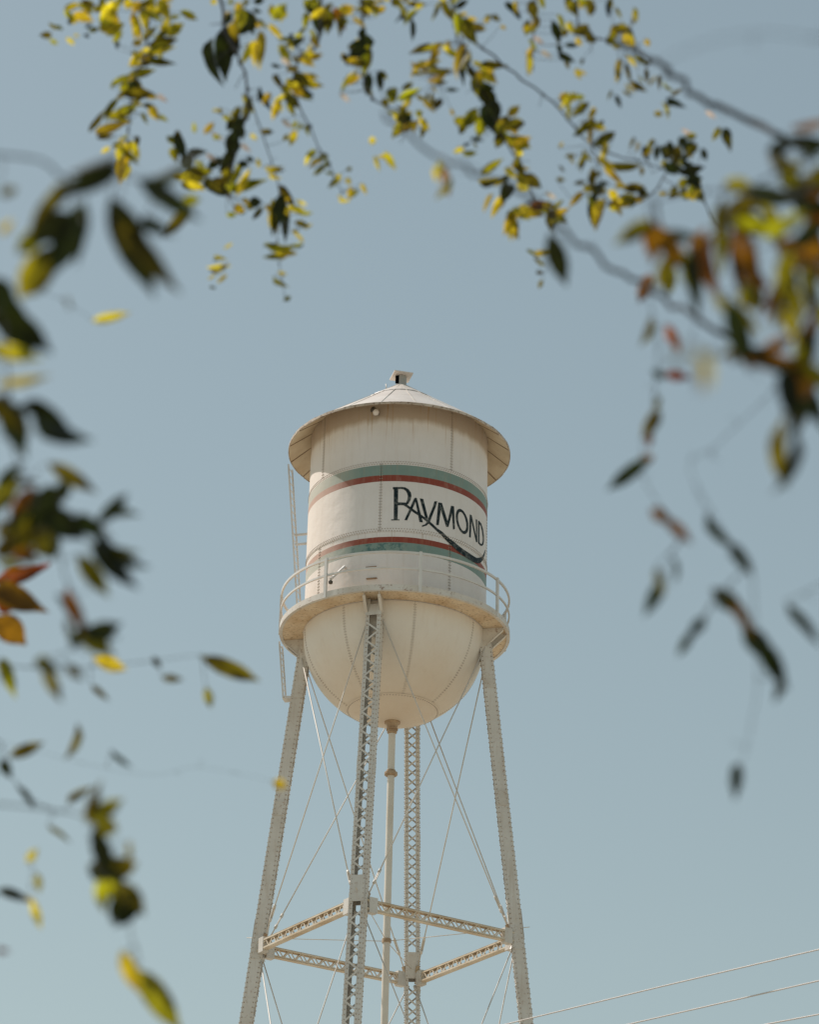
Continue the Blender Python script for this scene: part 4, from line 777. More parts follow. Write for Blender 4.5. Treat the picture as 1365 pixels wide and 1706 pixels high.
[[[0.106,8.424,8.293],[0.178,8.7,7.954],[0.202,8.779,7.811],[0.112,8.71,7.703]],0.0051,0.0017,[[[0.162,8.638,8.03],[0.12,8.785,8.131]],[[0.155,8.614,8.06],[0.09,8.669,8.09]],[[0.163,8.641,8.026],[0.114,8.539,7.942]],[[0.168,8.663,7.999],[0.167,8.437,7.833]],[[0.165,8.65,8.015],[0.147,8.433,7.852]],[[0.163,8.643,8.024],[0.18,8.287,7.765]],[[0.173,8.679,7.98],[0.169,8.841,8.098]],[[0.174,8.686,7.972],[0.186,8.539,7.867]],[[0.171,8.672,7.988],[0.175,8.319,7.731]],[[0.177,8.697,7.958],[0.197,8.625,7.91]],[[0.176,8.691,7.965],[0.21,8.633,7.93]],[[0.179,8.702,7.95],[0.182,8.703,7.952]],[[0.173,8.68,7.978],[0.183,8.549,7.885]],[[0.192,8.745,7.872],[0.109,8.961,8.012]],[[0.189,8.736,7.889],[0.134,8.792,7.92]],[[0.188,8.732,7.896],[0.132,8.499,7.72]],[[0.191,8.743,7.877],[0.135,8.911,7.988]],[[0.187,8.729,7.902],[0.145,8.694,7.87]],[[0.189,8.735,7.89],[0.123,8.799,7.925]],[[0.112,8.71,7.703],[0.005,8.996,7.947]],[[0.112,8.71,7.703],[0.003,8.509,7.634]],[[0.112,8.71,7.703],[0.006,8.9,7.834]],[[0.112,8.71,7.703],[0.004,8.788,7.783]],[[0.112,8.71,7.703],[0.056,8.612,7.658]],[[0.112,8.71,7.703],[0.068,8.696,7.679]],[[0.112,8.71,7.703],[0.05,8.86,7.866]],[[0.119,8.715,7.711],[0.088,8.545,7.652]],[[0.112,8.71,7.703],[0.101,8.815,7.755]],[[0.112,8.71,7.703],[0.088,8.941,7.824]],[[0.123,8.719,7.716],[0.129,8.883,7.825]],[[0.117,8.714,7.709],[0.139,8.433,7.457]],[[0.112,8.71,7.703],[0.108,8.818,7.744]],[[0.116,8.713,7.708],[0.127,8.931,7.843]],[[0.112,8.71,7.703],[0.058,8.553,7.495]],[[0.112,8.71,7.703],[0.092,8.692,7.624]],[[0.112,8.71,7.703],[0.028,8.739,7.64]],[[0.112,8.71,7.703],[0.075,8.903,7.767]],[[0.112,8.71,7.703],[0.127,8.713,7.607]],[[0.112,8.71,7.703],[0.166,8.818,7.638]],[[0.112,8.71,7.703],[0.097,8.729,7.623]],[[0.163,8.643,8.024],[0.048,8.397,7.82]]]],
[[[0.175,8.535,7.834],[0.366,8.645,7.722],[0.55,8.608,7.535],[0.7,8.628,7.361],[0.878,8.699,7.337],[1.117,8.775,7.329]],0.0046749999999999995,0.002125,[[[0.204,8.552,7.817],[0.227,8.749,7.986]],[[0.239,8.572,7.796],[0.306,8.333,7.73]],[[0.279,8.595,7.773],[0.363,8.882,8.087]],[[0.227,8.565,7.803],[0.29,8.659,7.959]],[[0.233,8.568,7.8],[0.284,8.594,7.891]],[[0.575,8.611,7.506],[0.597,8.714,7.593]],[[0.574,8.611,7.507],[0.613,8.545,7.509]],[[0.568,8.61,7.514],[0.585,8.572,7.509]],[[0.566,8.61,7.517],[0.621,8.948,7.786]],[[0.574,8.611,7.507],[0.614,8.214,7.308]],[[0.599,8.615,7.478],[0.676,8.591,7.551]],[[0.577,8.612,7.504],[0.58,8.127,7.212]],[[0.617,8.617,7.457],[0.674,8.359,7.367]],[[0.603,8.615,7.474],[0.661,8.546,7.498]],[[0.637,8.62,7.434],[0.706,8.493,7.436]],[[0.659,8.622,7.409],[0.673,8.371,7.277]],[[0.77,8.656,7.352],[0.767,8.324,7.214]],[[0.754,8.649,7.354],[0.73,8.253,7.123]],[[0.907,8.708,7.336],[0.883,8.52,7.192]],[[0.895,8.704,7.336],[0.909,8.68,7.397]],[[0.844,8.685,7.342],[0.844,8.383,7.233]],[[0.862,8.693,7.339],[0.832,8.128,7.044]],[[0.93,8.715,7.335],[0.922,8.511,7.266]],[[0.92,8.712,7.336],[0.916,8.505,7.278]],[[1.053,8.755,7.331],[1.003,8.355,7.059]]]],
[[[0.197,8.637,7.852],[0.262,8.623,7.619],[0.348,8.71,7.487],[0.449,8.87,7.402],[0.508,9.0,7.349],[0.587,9.015,7.305],[0.574,8.999,7.102]],0.00425,0.0017,[[[0.201,8.636,7.836],[0.201,8.752,7.918]],[[0.213,8.633,7.793],[0.224,8.57,7.752]],[[0.21,8.634,7.807],[0.23,8.637,7.818]],[[0.239,8.628,7.701],[0.275,8.59,7.69]],[[0.232,8.629,7.726],[0.252,8.856,7.892]],[[0.244,8.627,7.682],[0.272,8.795,7.81]],[[0.245,8.627,7.681],[0.295,8.503,7.618]],[[0.25,8.626,7.662],[0.262,8.85,7.821]],[[0.248,8.626,7.668],[0.277,8.73,7.752]],[[0.237,8.628,7.709],[0.227,8.888,7.885]],[[0.246,8.626,7.676],[0.273,8.685,7.727]],[[0.27,8.631,7.607],[0.266,8.52,7.529]],[[0.275,8.637,7.598],[0.278,8.52,7.522]],[[0.264,8.625,7.617],[0.25,8.933,7.817]],[[0.277,8.638,7.596],[0.294,9.034,7.875]],[[0.3,8.662,7.56],[0.302,8.834,7.676]],[[0.315,8.677,7.537],[0.297,8.879,7.66]],[[0.3,8.661,7.561],[0.315,8.495,7.46]],[[0.301,8.663,7.559],[0.261,8.472,7.406]],[[0.335,8.697,7.507],[0.352,8.998,7.716]],[[0.336,8.698,7.505],[0.368,8.945,7.686]],[[0.337,8.699,7.503],[0.376,8.637,7.487]],[[0.338,8.7,7.502],[0.366,8.977,7.701]],[[0.354,8.72,7.482],[0.371,8.597,7.415]],[[0.352,8.717,7.483],[0.359,8.844,7.57]],[[0.34,8.702,7.5],[0.385,8.709,7.533]],[[0.364,8.735,7.474],[0.372,8.826,7.538]],[[0.347,8.709,7.489],[0.356,8.543,7.386]],[[0.356,8.722,7.48],[0.403,8.849,7.596]],[[0.378,8.758,7.462],[0.383,8.881,7.545]],[[0.398,8.789,7.445],[0.402,8.642,7.355]],[[0.358,8.727,7.478],[0.345,8.878,7.566]],[[0.369,8.743,7.469],[0.387,9.029,7.665]],[[0.415,8.816,7.431],[0.489,9.074,7.646]],[[0.425,8.831,7.423],[0.464,9.064,7.596]],[[0.419,8.822,7.427],[0.439,8.871,7.473]],[[0.345,8.707,7.491],[0.237,8.577,7.337]],[[0.346,8.708,7.489],[0.254,8.649,7.393]],[[0.352,8.717,7.483],[0.262,8.959,7.575]],[[0.425,8.832,7.422],[0.413,8.775,7.379]],[[0.434,8.845,7.415],[0.417,9.139,7.586]],[[0.422,8.827,7.425],[0.432,8.722,7.366]],[[0.432,8.842,7.417],[0.383,8.84,7.381]],[[0.459,8.892,7.393],[0.448,8.783,7.319]],[[0.453,8.879,7.398],[0.433,8.851,7.37]],[[0.471,8.918,7.382],[0.447,9.161,7.52]],[[0.459,8.891,7.393],[0.381,8.607,7.173]],[[0.451,8.873,7.401],[0.403,9.101,7.516]],[[0.453,8.879,7.399],[0.404,8.935,7.407]],[[0.469,8.915,7.384],[0.411,8.728,7.236]],[[0.477,8.932,7.377],[0.38,8.966,7.344]],[[0.48,8.938,7.374],[0.377,8.769,7.213]],[[0.508,9.0,7.349],[0.416,8.803,7.152]],[[0.508,9.0,7.349],[0.419,8.787,7.16]],[[0.508,9.0,7.349],[0.428,8.853,7.147]],[[0.508,9.0,7.349],[0.4,8.824,7.144]],[[0.508,9.0,7.349],[0.426,8.992,7.263]],[[0.508,9.0,7.349],[0.433,8.933,7.171]],[[0.508,9.0,7.349],[0.456,9.098,7.359]],[[0.508,9.0,7.349],[0.429,9.167,7.407]],[[0.508,9.0,7.349],[0.444,8.926,7.265]],[[0.508,9.0,7.349],[0.471,8.731,7.138]],[[0.517,9.002,7.344],[0.494,8.835,7.21]],[[0.519,9.002,7.343],[0.498,9.106,7.354]],[[0.578,9.013,7.31],[0.562,8.851,7.196]],[[0.586,9.015,7.305],[0.594,9.106,7.365]],[[0.587,9.015,7.302],[0.576,8.831,7.187]],[[0.546,9.007,7.328],[0.531,8.66,7.119]],[[0.585,9.013,7.279],[0.58,8.991,7.265]],[[0.585,9.012,7.271],[0.582,8.893,7.196]],[[0.583,9.01,7.244],[0.571,8.795,7.109]],[[0.578,9.013,7.31],[0.591,9.236,7.446]],[[0.574,8.999,7.102],[0.488,8.72,6.921]],[[0.574,8.999,7.102],[0.502,9.001,7.077]],[[0.574,8.999,7.108],[0.487,9.224,7.25]],[[0.574,8.999,7.102],[0.52,9.129,7.183]],[[0.574,8.999,7.102],[0.516,9.076,7.053]],[[0.574,8.999,7.102],[0.528,8.845,6.886]],[[0.526,9.003,7.339],[0.537,8.832,7.27]]]],
[[[0.493,8.429,8.28],[0.48,8.595,7.887],[0.481,8.694,7.732]],0.00425,0.0017,[[[0.482,8.564,7.96],[0.379,8.872,8.194]],[[0.482,8.575,7.934],[0.408,8.855,8.144]],[[0.483,8.56,7.969],[0.415,8.776,8.132]],[[0.483,8.558,7.974],[0.456,8.346,7.817]],[[0.482,8.564,7.959],[0.487,8.544,7.944]],[[0.484,8.548,7.999],[0.496,8.541,7.994]],[[0.484,8.546,8.004],[0.462,8.352,7.86]],[[0.48,8.592,7.893],[0.476,8.871,8.099]],[[0.481,8.588,7.904],[0.472,8.772,8.04]],[[0.481,8.581,7.92],[0.503,8.803,8.084]],[[0.481,8.588,7.903],[0.508,8.89,8.124]],[[0.48,8.6,7.879],[0.464,8.603,7.882]],[[0.48,8.601,7.878],[0.491,8.516,7.817]],[[0.48,8.641,7.815],[0.485,8.78,7.916]],[[0.48,8.626,7.839],[0.459,8.601,7.822]],[[0.481,8.659,7.787],[0.45,8.612,7.754]],[[0.481,8.587,7.906],[0.544,8.482,7.827]],[[0.481,8.578,7.928],[0.567,8.589,7.933]],[[0.48,8.599,7.881],[0.586,8.694,7.952]],[[0.48,8.612,7.86],[0.586,8.662,7.898]],[[0.481,8.655,7.793],[0.565,8.481,7.668]],[[0.48,8.636,7.823],[0.595,8.903,8.016]],[[0.48,8.636,7.822],[0.586,8.442,7.683]],[[0.481,8.667,7.775],[0.606,8.636,7.753]],[[0.481,8.649,7.803],[0.49,8.3,7.552]],[[0.48,8.62,7.848],[0.47,8.463,7.735]]]],
[[[0.615,8.186,8.092],[0.645,8.462,7.796],[0.723,8.445,7.717],[0.856,8.398,7.651]],0.00425,0.0017,[[[0.638,8.4,7.862],[0.585,8.131,7.661]],[[0.637,8.393,7.87],[0.594,7.883,7.49]],[[0.637,8.388,7.876],[0.593,8.222,7.751]],[[0.638,8.401,7.862],[0.591,8.019,7.577]],[[0.638,8.402,7.861],[0.647,7.886,7.481]],[[0.638,8.396,7.867],[0.637,8.021,7.591]],[[0.638,8.401,7.862],[0.677,8.173,7.697]],[[0.639,8.403,7.86],[0.71,7.927,7.514]],[[0.637,8.391,7.872],[0.74,8.201,7.739]],[[0.755,8.434,7.701],[0.781,8.39,7.827]],[[0.638,8.401,7.861],[0.653,8.367,7.838]],[[0.645,8.462,7.796],[0.617,8.349,7.692]],[[0.648,8.461,7.793],[0.622,8.468,7.754]],[[0.644,8.455,7.804],[0.587,8.252,7.652]],[[0.651,8.461,7.79],[0.619,8.146,7.547]],[[0.679,8.455,7.761],[0.641,8.125,7.5]],[[0.659,8.459,7.782],[0.623,8.345,7.651]],[[0.686,8.453,7.755],[0.678,8.395,7.707]],[[0.746,8.437,7.706],[0.721,8.119,7.489]],[[0.756,8.433,7.701],[0.727,8.075,7.459]],[[0.769,8.429,7.694],[0.742,8.153,7.483]],[[0.753,8.434,7.702],[0.736,8.101,7.525]],[[0.783,8.424,7.687],[0.761,8.045,7.483]],[[0.756,8.433,7.701],[0.761,8.364,7.709]],[[0.797,8.419,7.68],[0.804,8.39,7.707]],[[0.77,8.428,7.694],[0.738,7.934,7.404]],[[0.805,8.416,7.676],[0.823,8.441,7.775]],[[0.767,8.429,7.695],[0.748,8.055,7.502]],[[0.785,8.423,7.686],[0.767,8.044,7.501]],[[0.802,8.417,7.678],[0.803,8.289,7.655]],[[0.795,8.42,7.681],[0.764,7.966,7.417]],[[0.819,8.411,7.669],[0.822,8.141,7.627]],[[0.823,8.41,7.667],[0.81,8.041,7.518]],[[0.856,8.398,7.651],[0.896,8.415,7.703]],[[0.715,8.447,7.725],[0.642,8.238,7.477]],[[0.809,8.414,7.674],[0.776,8.204,7.454]],[[0.824,8.409,7.667],[0.815,8.4,7.617]],[[0.824,8.409,7.667],[0.784,8.21,7.417]],[[0.834,8.406,7.662],[0.801,8.21,7.449]],[[0.851,8.4,7.654],[0.819,8.182,7.447]],[[0.819,8.411,7.669],[0.771,8.15,7.364]],[[0.856,8.398,7.651],[0.898,8.443,7.587]],[[0.856,8.398,7.651],[0.857,8.328,7.468]],[[0.856,8.398,7.651],[0.896,8.151,7.419]]]],
[[[1.003,8.586,7.262],[0.937,8.629,7.153],[0.871,8.658,7.115]],0.0034,0.0017,[[[1.003,8.586,7.262],[0.915,8.46,7.276]],[[1.003,8.586,7.262],[0.96,8.681,7.4]],[[1.003,8.586,7.262],[0.907,8.321,7.187]],[[1.003,8.586,7.262],[0.952,8.206,7.102]],[[1.003,8.586,7.262],[0.975,8.622,7.364]],[[1.003,8.586,7.262],[0.971,8.436,7.234]],[[1.003,8.586,7.262],[0.937,8.187,7.059]],[[1.003,8.586,7.262],[0.978,8.197,7.078]],[[1.003,8.586,7.262],[1.009,8.579,7.311]],[[1.003,8.586,7.262],[1.015,8.449,7.213]],[[1.003,8.586,7.262],[1.001,8.182,7.106]],[[1.003,8.586,7.262],[1.059,8.664,7.361]],[[1.003,8.586,7.262],[0.998,8.33,7.164]],[[1.003,8.586,7.262],[1.028,8.487,7.2]],[[1.003,8.586,7.262],[1.061,8.277,7.144]],[[0.994,8.592,7.248],[0.948,8.36,7.108]],[[0.992,8.593,7.243],[0.96,8.591,7.263]],[[1.003,8.586,7.262],[0.964,8.219,7.058]],[[0.997,8.59,7.252],[0.985,8.511,7.202]],[[1.003,8.586,7.262],[1.001,8.333,7.088]],[[0.97,8.608,7.207],[1.01,8.483,7.088]],[[0.968,8.609,7.204],[0.991,8.338,6.991]],[[0.948,8.622,7.171],[1.002,8.731,7.213]],[[0.953,8.619,7.179],[1.011,8.525,7.071]],[[0.871,8.658,7.115],[0.802,8.423,7.03]],[[0.885,8.652,7.123],[0.835,8.535,7.117]],[[0.871,8.658,7.115],[0.844,8.521,7.051]],[[0.871,8.658,7.115],[0.81,8.732,7.188]],[[0.871,8.658,7.115],[0.786,8.731,7.15]],[[0.871,8.658,7.115],[0.799,8.642,7.091]],[[0.916,8.638,7.141],[0.865,8.365,7.004]],[[0.912,8.64,7.139],[0.894,8.573,7.116]],[[0.919,8.637,7.143],[0.885,8.457,7.055]],[[0.875,8.656,7.117],[0.824,8.285,6.904]],[[0.871,8.658,7.115],[0.831,8.512,7.029]],[[0.909,8.641,7.137],[0.858,8.271,6.923]],[[0.871,8.658,7.115],[0.798,8.299,6.92]]]],
[[[1.096,8.607,7.219],[1.155,8.583,6.998],[1.227,8.712,7.0]],0.0034,0.0017,[[[1.096,8.607,7.219],[1.051,8.381,7.146]],[[1.096,8.607,7.219],[1.062,8.139,7.031]],[[1.1,8.605,7.205],[1.027,8.358,7.024]],[[1.099,8.606,7.209],[1.04,8.352,7.031]],[[1.107,8.602,7.177],[1.06,8.437,7.057]],[[1.105,8.604,7.187],[1.034,8.252,6.946]],[[1.11,8.601,7.167],[1.052,8.388,7.014]],[[1.109,8.602,7.169],[0.999,8.306,6.943]],[[1.108,8.602,7.174],[1.04,8.404,7.025]],[[1.109,8.602,7.172],[1.058,8.685,7.196]],[[1.102,8.605,7.197],[1.075,8.472,7.106]],[[1.104,8.604,7.187],[0.983,8.182,6.881]]]],
[[[0.695,8.561,7.316],[0.735,8.653,7.216],[0.621,8.662,7.11]],0.00255,0.001275,[[[0.695,8.561,7.316],[0.702,8.416,7.328]],[[0.695,8.561,7.316],[0.697,8.503,7.356]],[[0.695,8.561,7.316],[0.751,8.64,7.48]],[[0.695,8.561,7.316],[0.751,8.479,7.309]],[[0.695,8.561,7.316],[0.753,8.557,7.382]],[[0.718,8.614,7.258],[0.744,8.536,7.217]],[[0.709,8.594,7.281],[0.689,8.219,7.036]],[[0.717,8.611,7.262],[0.748,8.613,7.274]],[[0.72,8.618,7.254],[0.683,8.306,7.046]],[[0.713,8.604,7.27],[0.716,8.288,7.071]],[[0.727,8.634,7.237],[0.737,8.6,7.219]],[[0.699,8.656,7.182],[0.709,8.725,7.221]],[[0.694,8.656,7.178],[0.72,8.589,7.089]],[[0.688,8.657,7.172],[0.679,8.696,7.216]],[[0.715,8.655,7.197],[0.738,8.675,7.179]],[[0.715,8.655,7.198],[0.729,8.293,6.9]],[[0.735,8.653,7.216],[0.731,8.184,6.898]],[[0.735,8.653,7.216],[0.767,8.39,7.02]],[[0.712,8.655,7.195],[0.779,8.749,7.169]],[[0.735,8.653,7.216],[0.781,8.747,7.235]],[[0.724,8.654,7.206],[0.778,8.656,7.129]],[[0.703,8.656,7.186],[0.752,8.779,7.208]],[[0.714,8.655,7.197],[0.742,8.357,6.928]],[[0.674,8.658,7.159],[0.664,8.581,7.117]],[[0.678,8.657,7.163],[0.657,8.319,6.938]],[[0.698,8.656,7.182],[0.648,8.238,6.937]],[[0.701,8.574,7.301],[0.571,8.198,7.019]],[[0.695,8.561,7.316],[0.555,8.304,7.123]],[[0.704,8.582,7.293],[0.616,8.571,7.257]],[[0.704,8.581,7.294],[0.675,8.605,7.3]],[[0.705,8.585,7.29],[0.643,8.125,6.976]],[[0.698,8.569,7.307],[0.633,8.144,7.014]],[[0.636,8.661,7.123],[0.541,8.222,6.935]]]]],
"right":[
[[[0.438,4.61,4.925],[0.524,4.708,4.952],[0.596,4.739,4.907],[0.688,4.683,4.811],[0.762,4.612,4.709],[0.869,4.601,4.674],[1.1,4.716,4.698]],0.0055,0.008,[]],
[[[-0.045,4.176,4.449],[0.023,4.245,4.424],[0.09,4.164,4.326],[0.166,4.127,4.272],[0.246,4.193,4.259],[0.309,4.314,4.272],[0.383,4.395,4.264],[0.461,4.38,4.205],[0.529,4.302,4.109],[0.609,4.254,4.018],[0.711,4.292,3.993],[0.851,4.407,4.0],[0.995,4.42,3.935]],0.003,0.006,[[[0.283,4.264,4.267],[0.269,4.297,4.268]],[[0.473,4.366,4.188],[0.6,5.206,4.755]],[[0.454,4.381,4.211],[0.558,5.235,4.751]]]],
[[[0.29,2.646,3.475],[0.314,2.542,3.428],[0.378,2.551,3.458],[0.441,2.637,3.525],[0.52,2.717,3.574],[0.625,2.633,3.499]],0.00055,0.0007,[]],
[[[0.453,4.312,4.164],[0.471,4.336,4.063],[0.481,4.466,4.046],[0.476,4.521,3.998],[0.452,4.492,3.88],[0.479,4.419,3.77],[0.532,4.51,3.754]],0.00125,0.0008,[[[0.466,4.329,4.094],[0.482,4.271,4.065]],[[0.478,4.423,4.052],[0.46,4.334,4.002]],[[0.479,4.434,4.05],[0.507,4.532,4.104]],[[0.479,4.483,4.031],[0.493,4.513,4.046]],[[0.478,4.504,4.013],[0.477,4.367,3.938]],[[0.471,4.514,3.972],[0.48,4.543,3.985]],[[0.458,4.499,3.91],[0.459,4.387,3.85]],[[0.453,4.493,3.886],[0.444,4.458,3.869]],[[0.462,4.325,4.111],[0.47,4.448,4.182]],[[0.479,4.419,3.77],[0.403,3.855,3.484]],[[0.499,4.453,3.764],[0.435,3.931,3.506]],[[0.532,4.51,3.754],[0.413,3.874,3.391]],[[0.532,4.51,3.754],[0.461,4.12,3.527]]]],
[[[0.73,4.372,4.037],[0.649,4.335,3.93],[0.545,4.146,3.749],[0.471,3.88,3.577],[0.503,3.849,3.472],[0.583,3.997,3.436]],0.0009,0.0006,[[[0.718,4.367,4.022],[0.542,3.32,3.446]],[[0.73,4.372,4.037],[0.559,3.305,3.452]],[[0.722,4.368,4.026],[0.586,3.504,3.54]],[[0.499,3.853,3.486],[0.521,4.07,3.589]],[[0.538,3.913,3.456],[0.536,3.918,3.459]]]],
[[[0.582,3.988,3.454],[0.543,3.996,3.419],[0.52,4.015,3.4]],0.0015,0.0008,[[[0.527,4.009,3.406],[0.523,4.068,3.445]],[[0.535,4.003,3.412],[0.541,3.962,3.381]],[[0.52,4.015,3.4],[0.503,3.999,3.362]],[[0.52,4.015,3.4],[0.5,4.14,3.399]]]],
[[[0.825,3.525,3.949],[0.675,3.444,3.847],[0.577,3.519,3.865],[0.497,3.614,3.931],[0.377,3.563,3.876]],0.0025,0.00125,[[[0.377,3.563,3.876],[0.391,3.658,3.898]],[[0.377,3.563,3.876],[0.393,3.688,3.927]],[[0.387,3.567,3.881],[0.398,3.62,3.87]],[[0.391,3.569,3.883],[0.403,3.637,3.887]],[[0.389,3.568,3.882],[0.405,3.652,3.873]],[[0.502,3.608,3.927],[0.505,3.614,3.947]],[[0.503,3.607,3.926],[0.529,3.784,4.047]],[[0.525,3.581,3.908],[0.552,3.761,4.027]],[[0.502,3.608,3.927],[0.522,3.754,4.01]],[[0.597,3.504,3.861],[0.636,3.736,4.022]],[[0.587,3.512,3.863],[0.62,3.722,4.015]],[[0.591,3.508,3.862],[0.651,3.85,4.074]],[[0.592,3.507,3.862],[0.647,3.812,4.036]],[[0.596,3.504,3.861],[0.639,3.751,4.02]],[[0.618,3.488,3.858],[0.646,3.66,3.99]],[[0.605,3.497,3.86],[0.672,3.833,4.02]],[[0.613,3.491,3.858],[0.674,3.79,3.997]],[[0.599,3.502,3.861],[0.648,3.754,3.976]]]],
[[[0.768,3.311,3.703],[0.636,3.362,3.689],[0.581,3.492,3.6],[0.506,3.482,3.551],[0.478,3.403,3.516]],0.003,0.00125,[[[0.621,3.397,3.665],[0.563,3.364,3.675]],[[0.618,3.406,3.659],[0.545,3.328,3.646]],[[0.611,3.422,3.648],[0.562,3.456,3.7]],[[0.615,3.413,3.654],[0.576,3.409,3.675]],[[0.604,3.437,3.638],[0.547,3.333,3.6]],[[0.604,3.437,3.637],[0.544,3.245,3.539]],[[0.593,3.463,3.62],[0.555,3.362,3.574]],[[0.595,3.459,3.623],[0.544,3.35,3.578]],[[0.598,3.453,3.627],[0.598,3.389,3.584]],[[0.603,3.439,3.636],[0.584,3.288,3.544]],[[0.604,3.438,3.637],[0.615,3.439,3.632]],[[0.586,3.481,3.608],[0.604,3.466,3.589]],[[0.581,3.492,3.6],[0.584,3.399,3.533]],[[0.586,3.479,3.609],[0.589,3.439,3.581]],[[0.522,3.484,3.561],[0.497,3.308,3.461]],[[0.508,3.482,3.552],[0.48,3.294,3.449]],[[0.514,3.483,3.556],[0.488,3.341,3.491]],[[0.527,3.485,3.565],[0.495,3.286,3.459]],[[0.546,3.487,3.577],[0.541,3.417,3.521]],[[0.478,3.403,3.516],[0.495,3.49,3.582]],[[0.478,3.403,3.516],[0.467,3.33,3.486]],[[0.617,3.407,3.658],[0.572,3.305,3.613]],[[0.62,3.399,3.663],[0.553,3.293,3.627]],[[0.478,3.403,3.516],[0.271,2.198,2.841]],[[0.478,3.403,3.516],[0.293,2.33,2.912]],[[0.478,3.403,3.516],[0.281,2.326,2.923]]]],
[[[0.772,3.372,3.578],[0.669,3.482,3.597],[0.582,3.451,3.447],[0.561,3.455,3.409]],0.003,0.00125,[[[0.625,3.466,3.52],[0.611,3.49,3.545]],[[0.616,3.463,3.505],[0.598,3.426,3.491]],[[0.606,3.459,3.488],[0.602,3.529,3.536]],[[0.602,3.458,3.481],[0.61,3.545,3.532]],[[0.581,3.451,3.445],[0.542,3.333,3.393]],[[0.574,3.453,3.432],[0.564,3.523,3.483]],[[0.573,3.453,3.431],[0.552,3.416,3.422]],[[0.57,3.453,3.425],[0.565,3.415,3.403]]]],
[[[0.681,3.607,4.01],[0.577,3.569,3.936],[0.511,3.548,3.859],[0.541,3.706,3.808]],0.002,0.00125,[[[0.517,3.582,3.848],[0.494,3.79,3.972]],[[0.523,3.613,3.838],[0.463,3.637,3.845]],[[0.52,3.594,3.844],[0.503,3.699,3.907]],[[0.537,3.556,3.889],[0.568,3.696,3.965]],[[0.511,3.549,3.859],[0.527,3.824,4.031]],[[0.516,3.575,3.85],[0.513,3.624,3.881]],[[0.514,3.562,3.854],[0.526,3.847,4.032]],[[0.516,3.573,3.851],[0.541,3.723,3.947]],[[0.58,3.57,3.938],[0.596,3.743,4.093]],[[0.583,3.571,3.94],[0.597,3.73,4.083]],[[0.61,3.581,3.959],[0.628,3.776,4.138]],[[0.589,3.573,3.944],[0.607,3.752,4.099]],[[0.631,3.589,3.975],[0.611,3.584,4.036]],[[0.638,3.591,3.979],[0.642,3.688,4.084]],[[0.627,3.587,3.972],[0.612,3.573,4.003]],[[0.587,3.573,3.943],[0.628,3.814,4.098]],[[0.581,3.571,3.939],[0.584,3.581,3.944]],[[0.634,3.59,3.977],[0.682,3.825,4.11]],[[0.538,3.689,3.813],[0.559,3.793,3.877]],[[0.54,3.7,3.81],[0.562,3.725,3.828]],[[0.536,3.679,3.817],[0.561,3.794,3.888]],[[0.541,3.706,3.808],[0.462,3.304,3.55]],[[0.541,3.706,3.808],[0.455,3.42,3.629]],[[0.526,3.626,3.834],[0.551,3.414,3.713]],[[0.523,3.613,3.838],[0.505,3.244,3.616]],[[0.539,3.693,3.812],[0.491,3.317,3.588]],[[0.54,3.699,3.81],[0.515,3.446,3.662]],[[0.537,3.683,3.815],[0.508,3.406,3.652]]]],
[[[0.88,3.958,3.514],[0.71,3.913,3.402],[0.638,4.013,3.402]],0.0015,0.00075,[[[0.639,4.012,3.402],[0.629,3.942,3.367]]]],
[[[0.583,3.997,3.436],[0.607,4.161,3.303],[0.569,4.138,3.145]],0.0011,0.0005,[[[0.593,4.066,3.38],[0.569,4.045,3.37]],[[0.597,4.094,3.357],[0.589,3.97,3.306]],[[0.574,4.141,3.164],[0.57,4.16,3.172]],[[0.604,4.142,3.318],[0.637,4.13,3.316]]]]],
"left":[
[[[-0.803,3.462,3.866],[-0.598,3.549,3.916],[-0.523,3.57,3.891],[-0.466,3.485,3.854],[-0.4,3.399,3.784],[-0.344,3.493,3.798]],0.00252,0.00105,[[[-0.437,3.447,3.823],[-0.435,3.448,3.838]],[[-0.445,3.457,3.831],[-0.424,3.342,3.793]],[[-0.511,3.552,3.883],[-0.484,3.465,3.784]],[[-0.509,3.55,3.882],[-0.493,3.464,3.815]],[[-0.523,3.57,3.891],[-0.501,3.476,3.771]],[[-0.523,3.57,3.891],[-0.484,3.41,3.726]],[[-0.442,3.453,3.828],[-0.444,3.434,3.777]],[[-0.426,3.433,3.811],[-0.43,3.401,3.731]],[[-0.373,3.444,3.791],[-0.413,3.585,3.83]],[[-0.399,3.4,3.784],[-0.411,3.502,3.85]],[[-0.405,3.405,3.789],[-0.416,3.504,3.854]],[[-0.629,3.536,3.908],[-0.624,3.524,3.829]],[[-0.346,3.49,3.798],[-0.528,5.407,5.022]],[[-0.344,3.493,3.798],[-0.534,5.706,5.193]]]],
[[[-0.798,3.534,3.718],[-0.641,3.595,3.706],[-0.595,3.543,3.552],[-0.578,3.528,3.453],[-0.573,3.607,3.413],[-0.542,3.693,3.386]],0.00252,0.00126,[[[-0.638,3.591,3.695],[-0.643,3.647,3.729]],[[-0.627,3.58,3.66],[-0.606,3.521,3.629]],[[-0.641,3.595,3.706],[-0.632,3.588,3.722]],[[-0.652,3.591,3.707],[-0.658,3.635,3.746]],[[-0.605,3.554,3.585],[-0.636,3.622,3.616]],[[-0.587,3.536,3.505],[-0.638,3.74,3.612]],[[-0.581,3.531,3.473],[-0.621,3.751,3.589]],[[-0.584,3.533,3.487],[-0.606,3.536,3.485]],[[-0.58,3.53,3.464],[-0.594,3.697,3.554]],[[-0.578,3.534,3.45],[-0.562,3.643,3.515]],[[-0.585,3.534,3.492],[-0.615,3.646,3.55]],[[-0.584,3.534,3.489],[-0.613,3.616,3.531]],[[-0.563,3.636,3.404],[-0.614,4.201,3.713]]]],
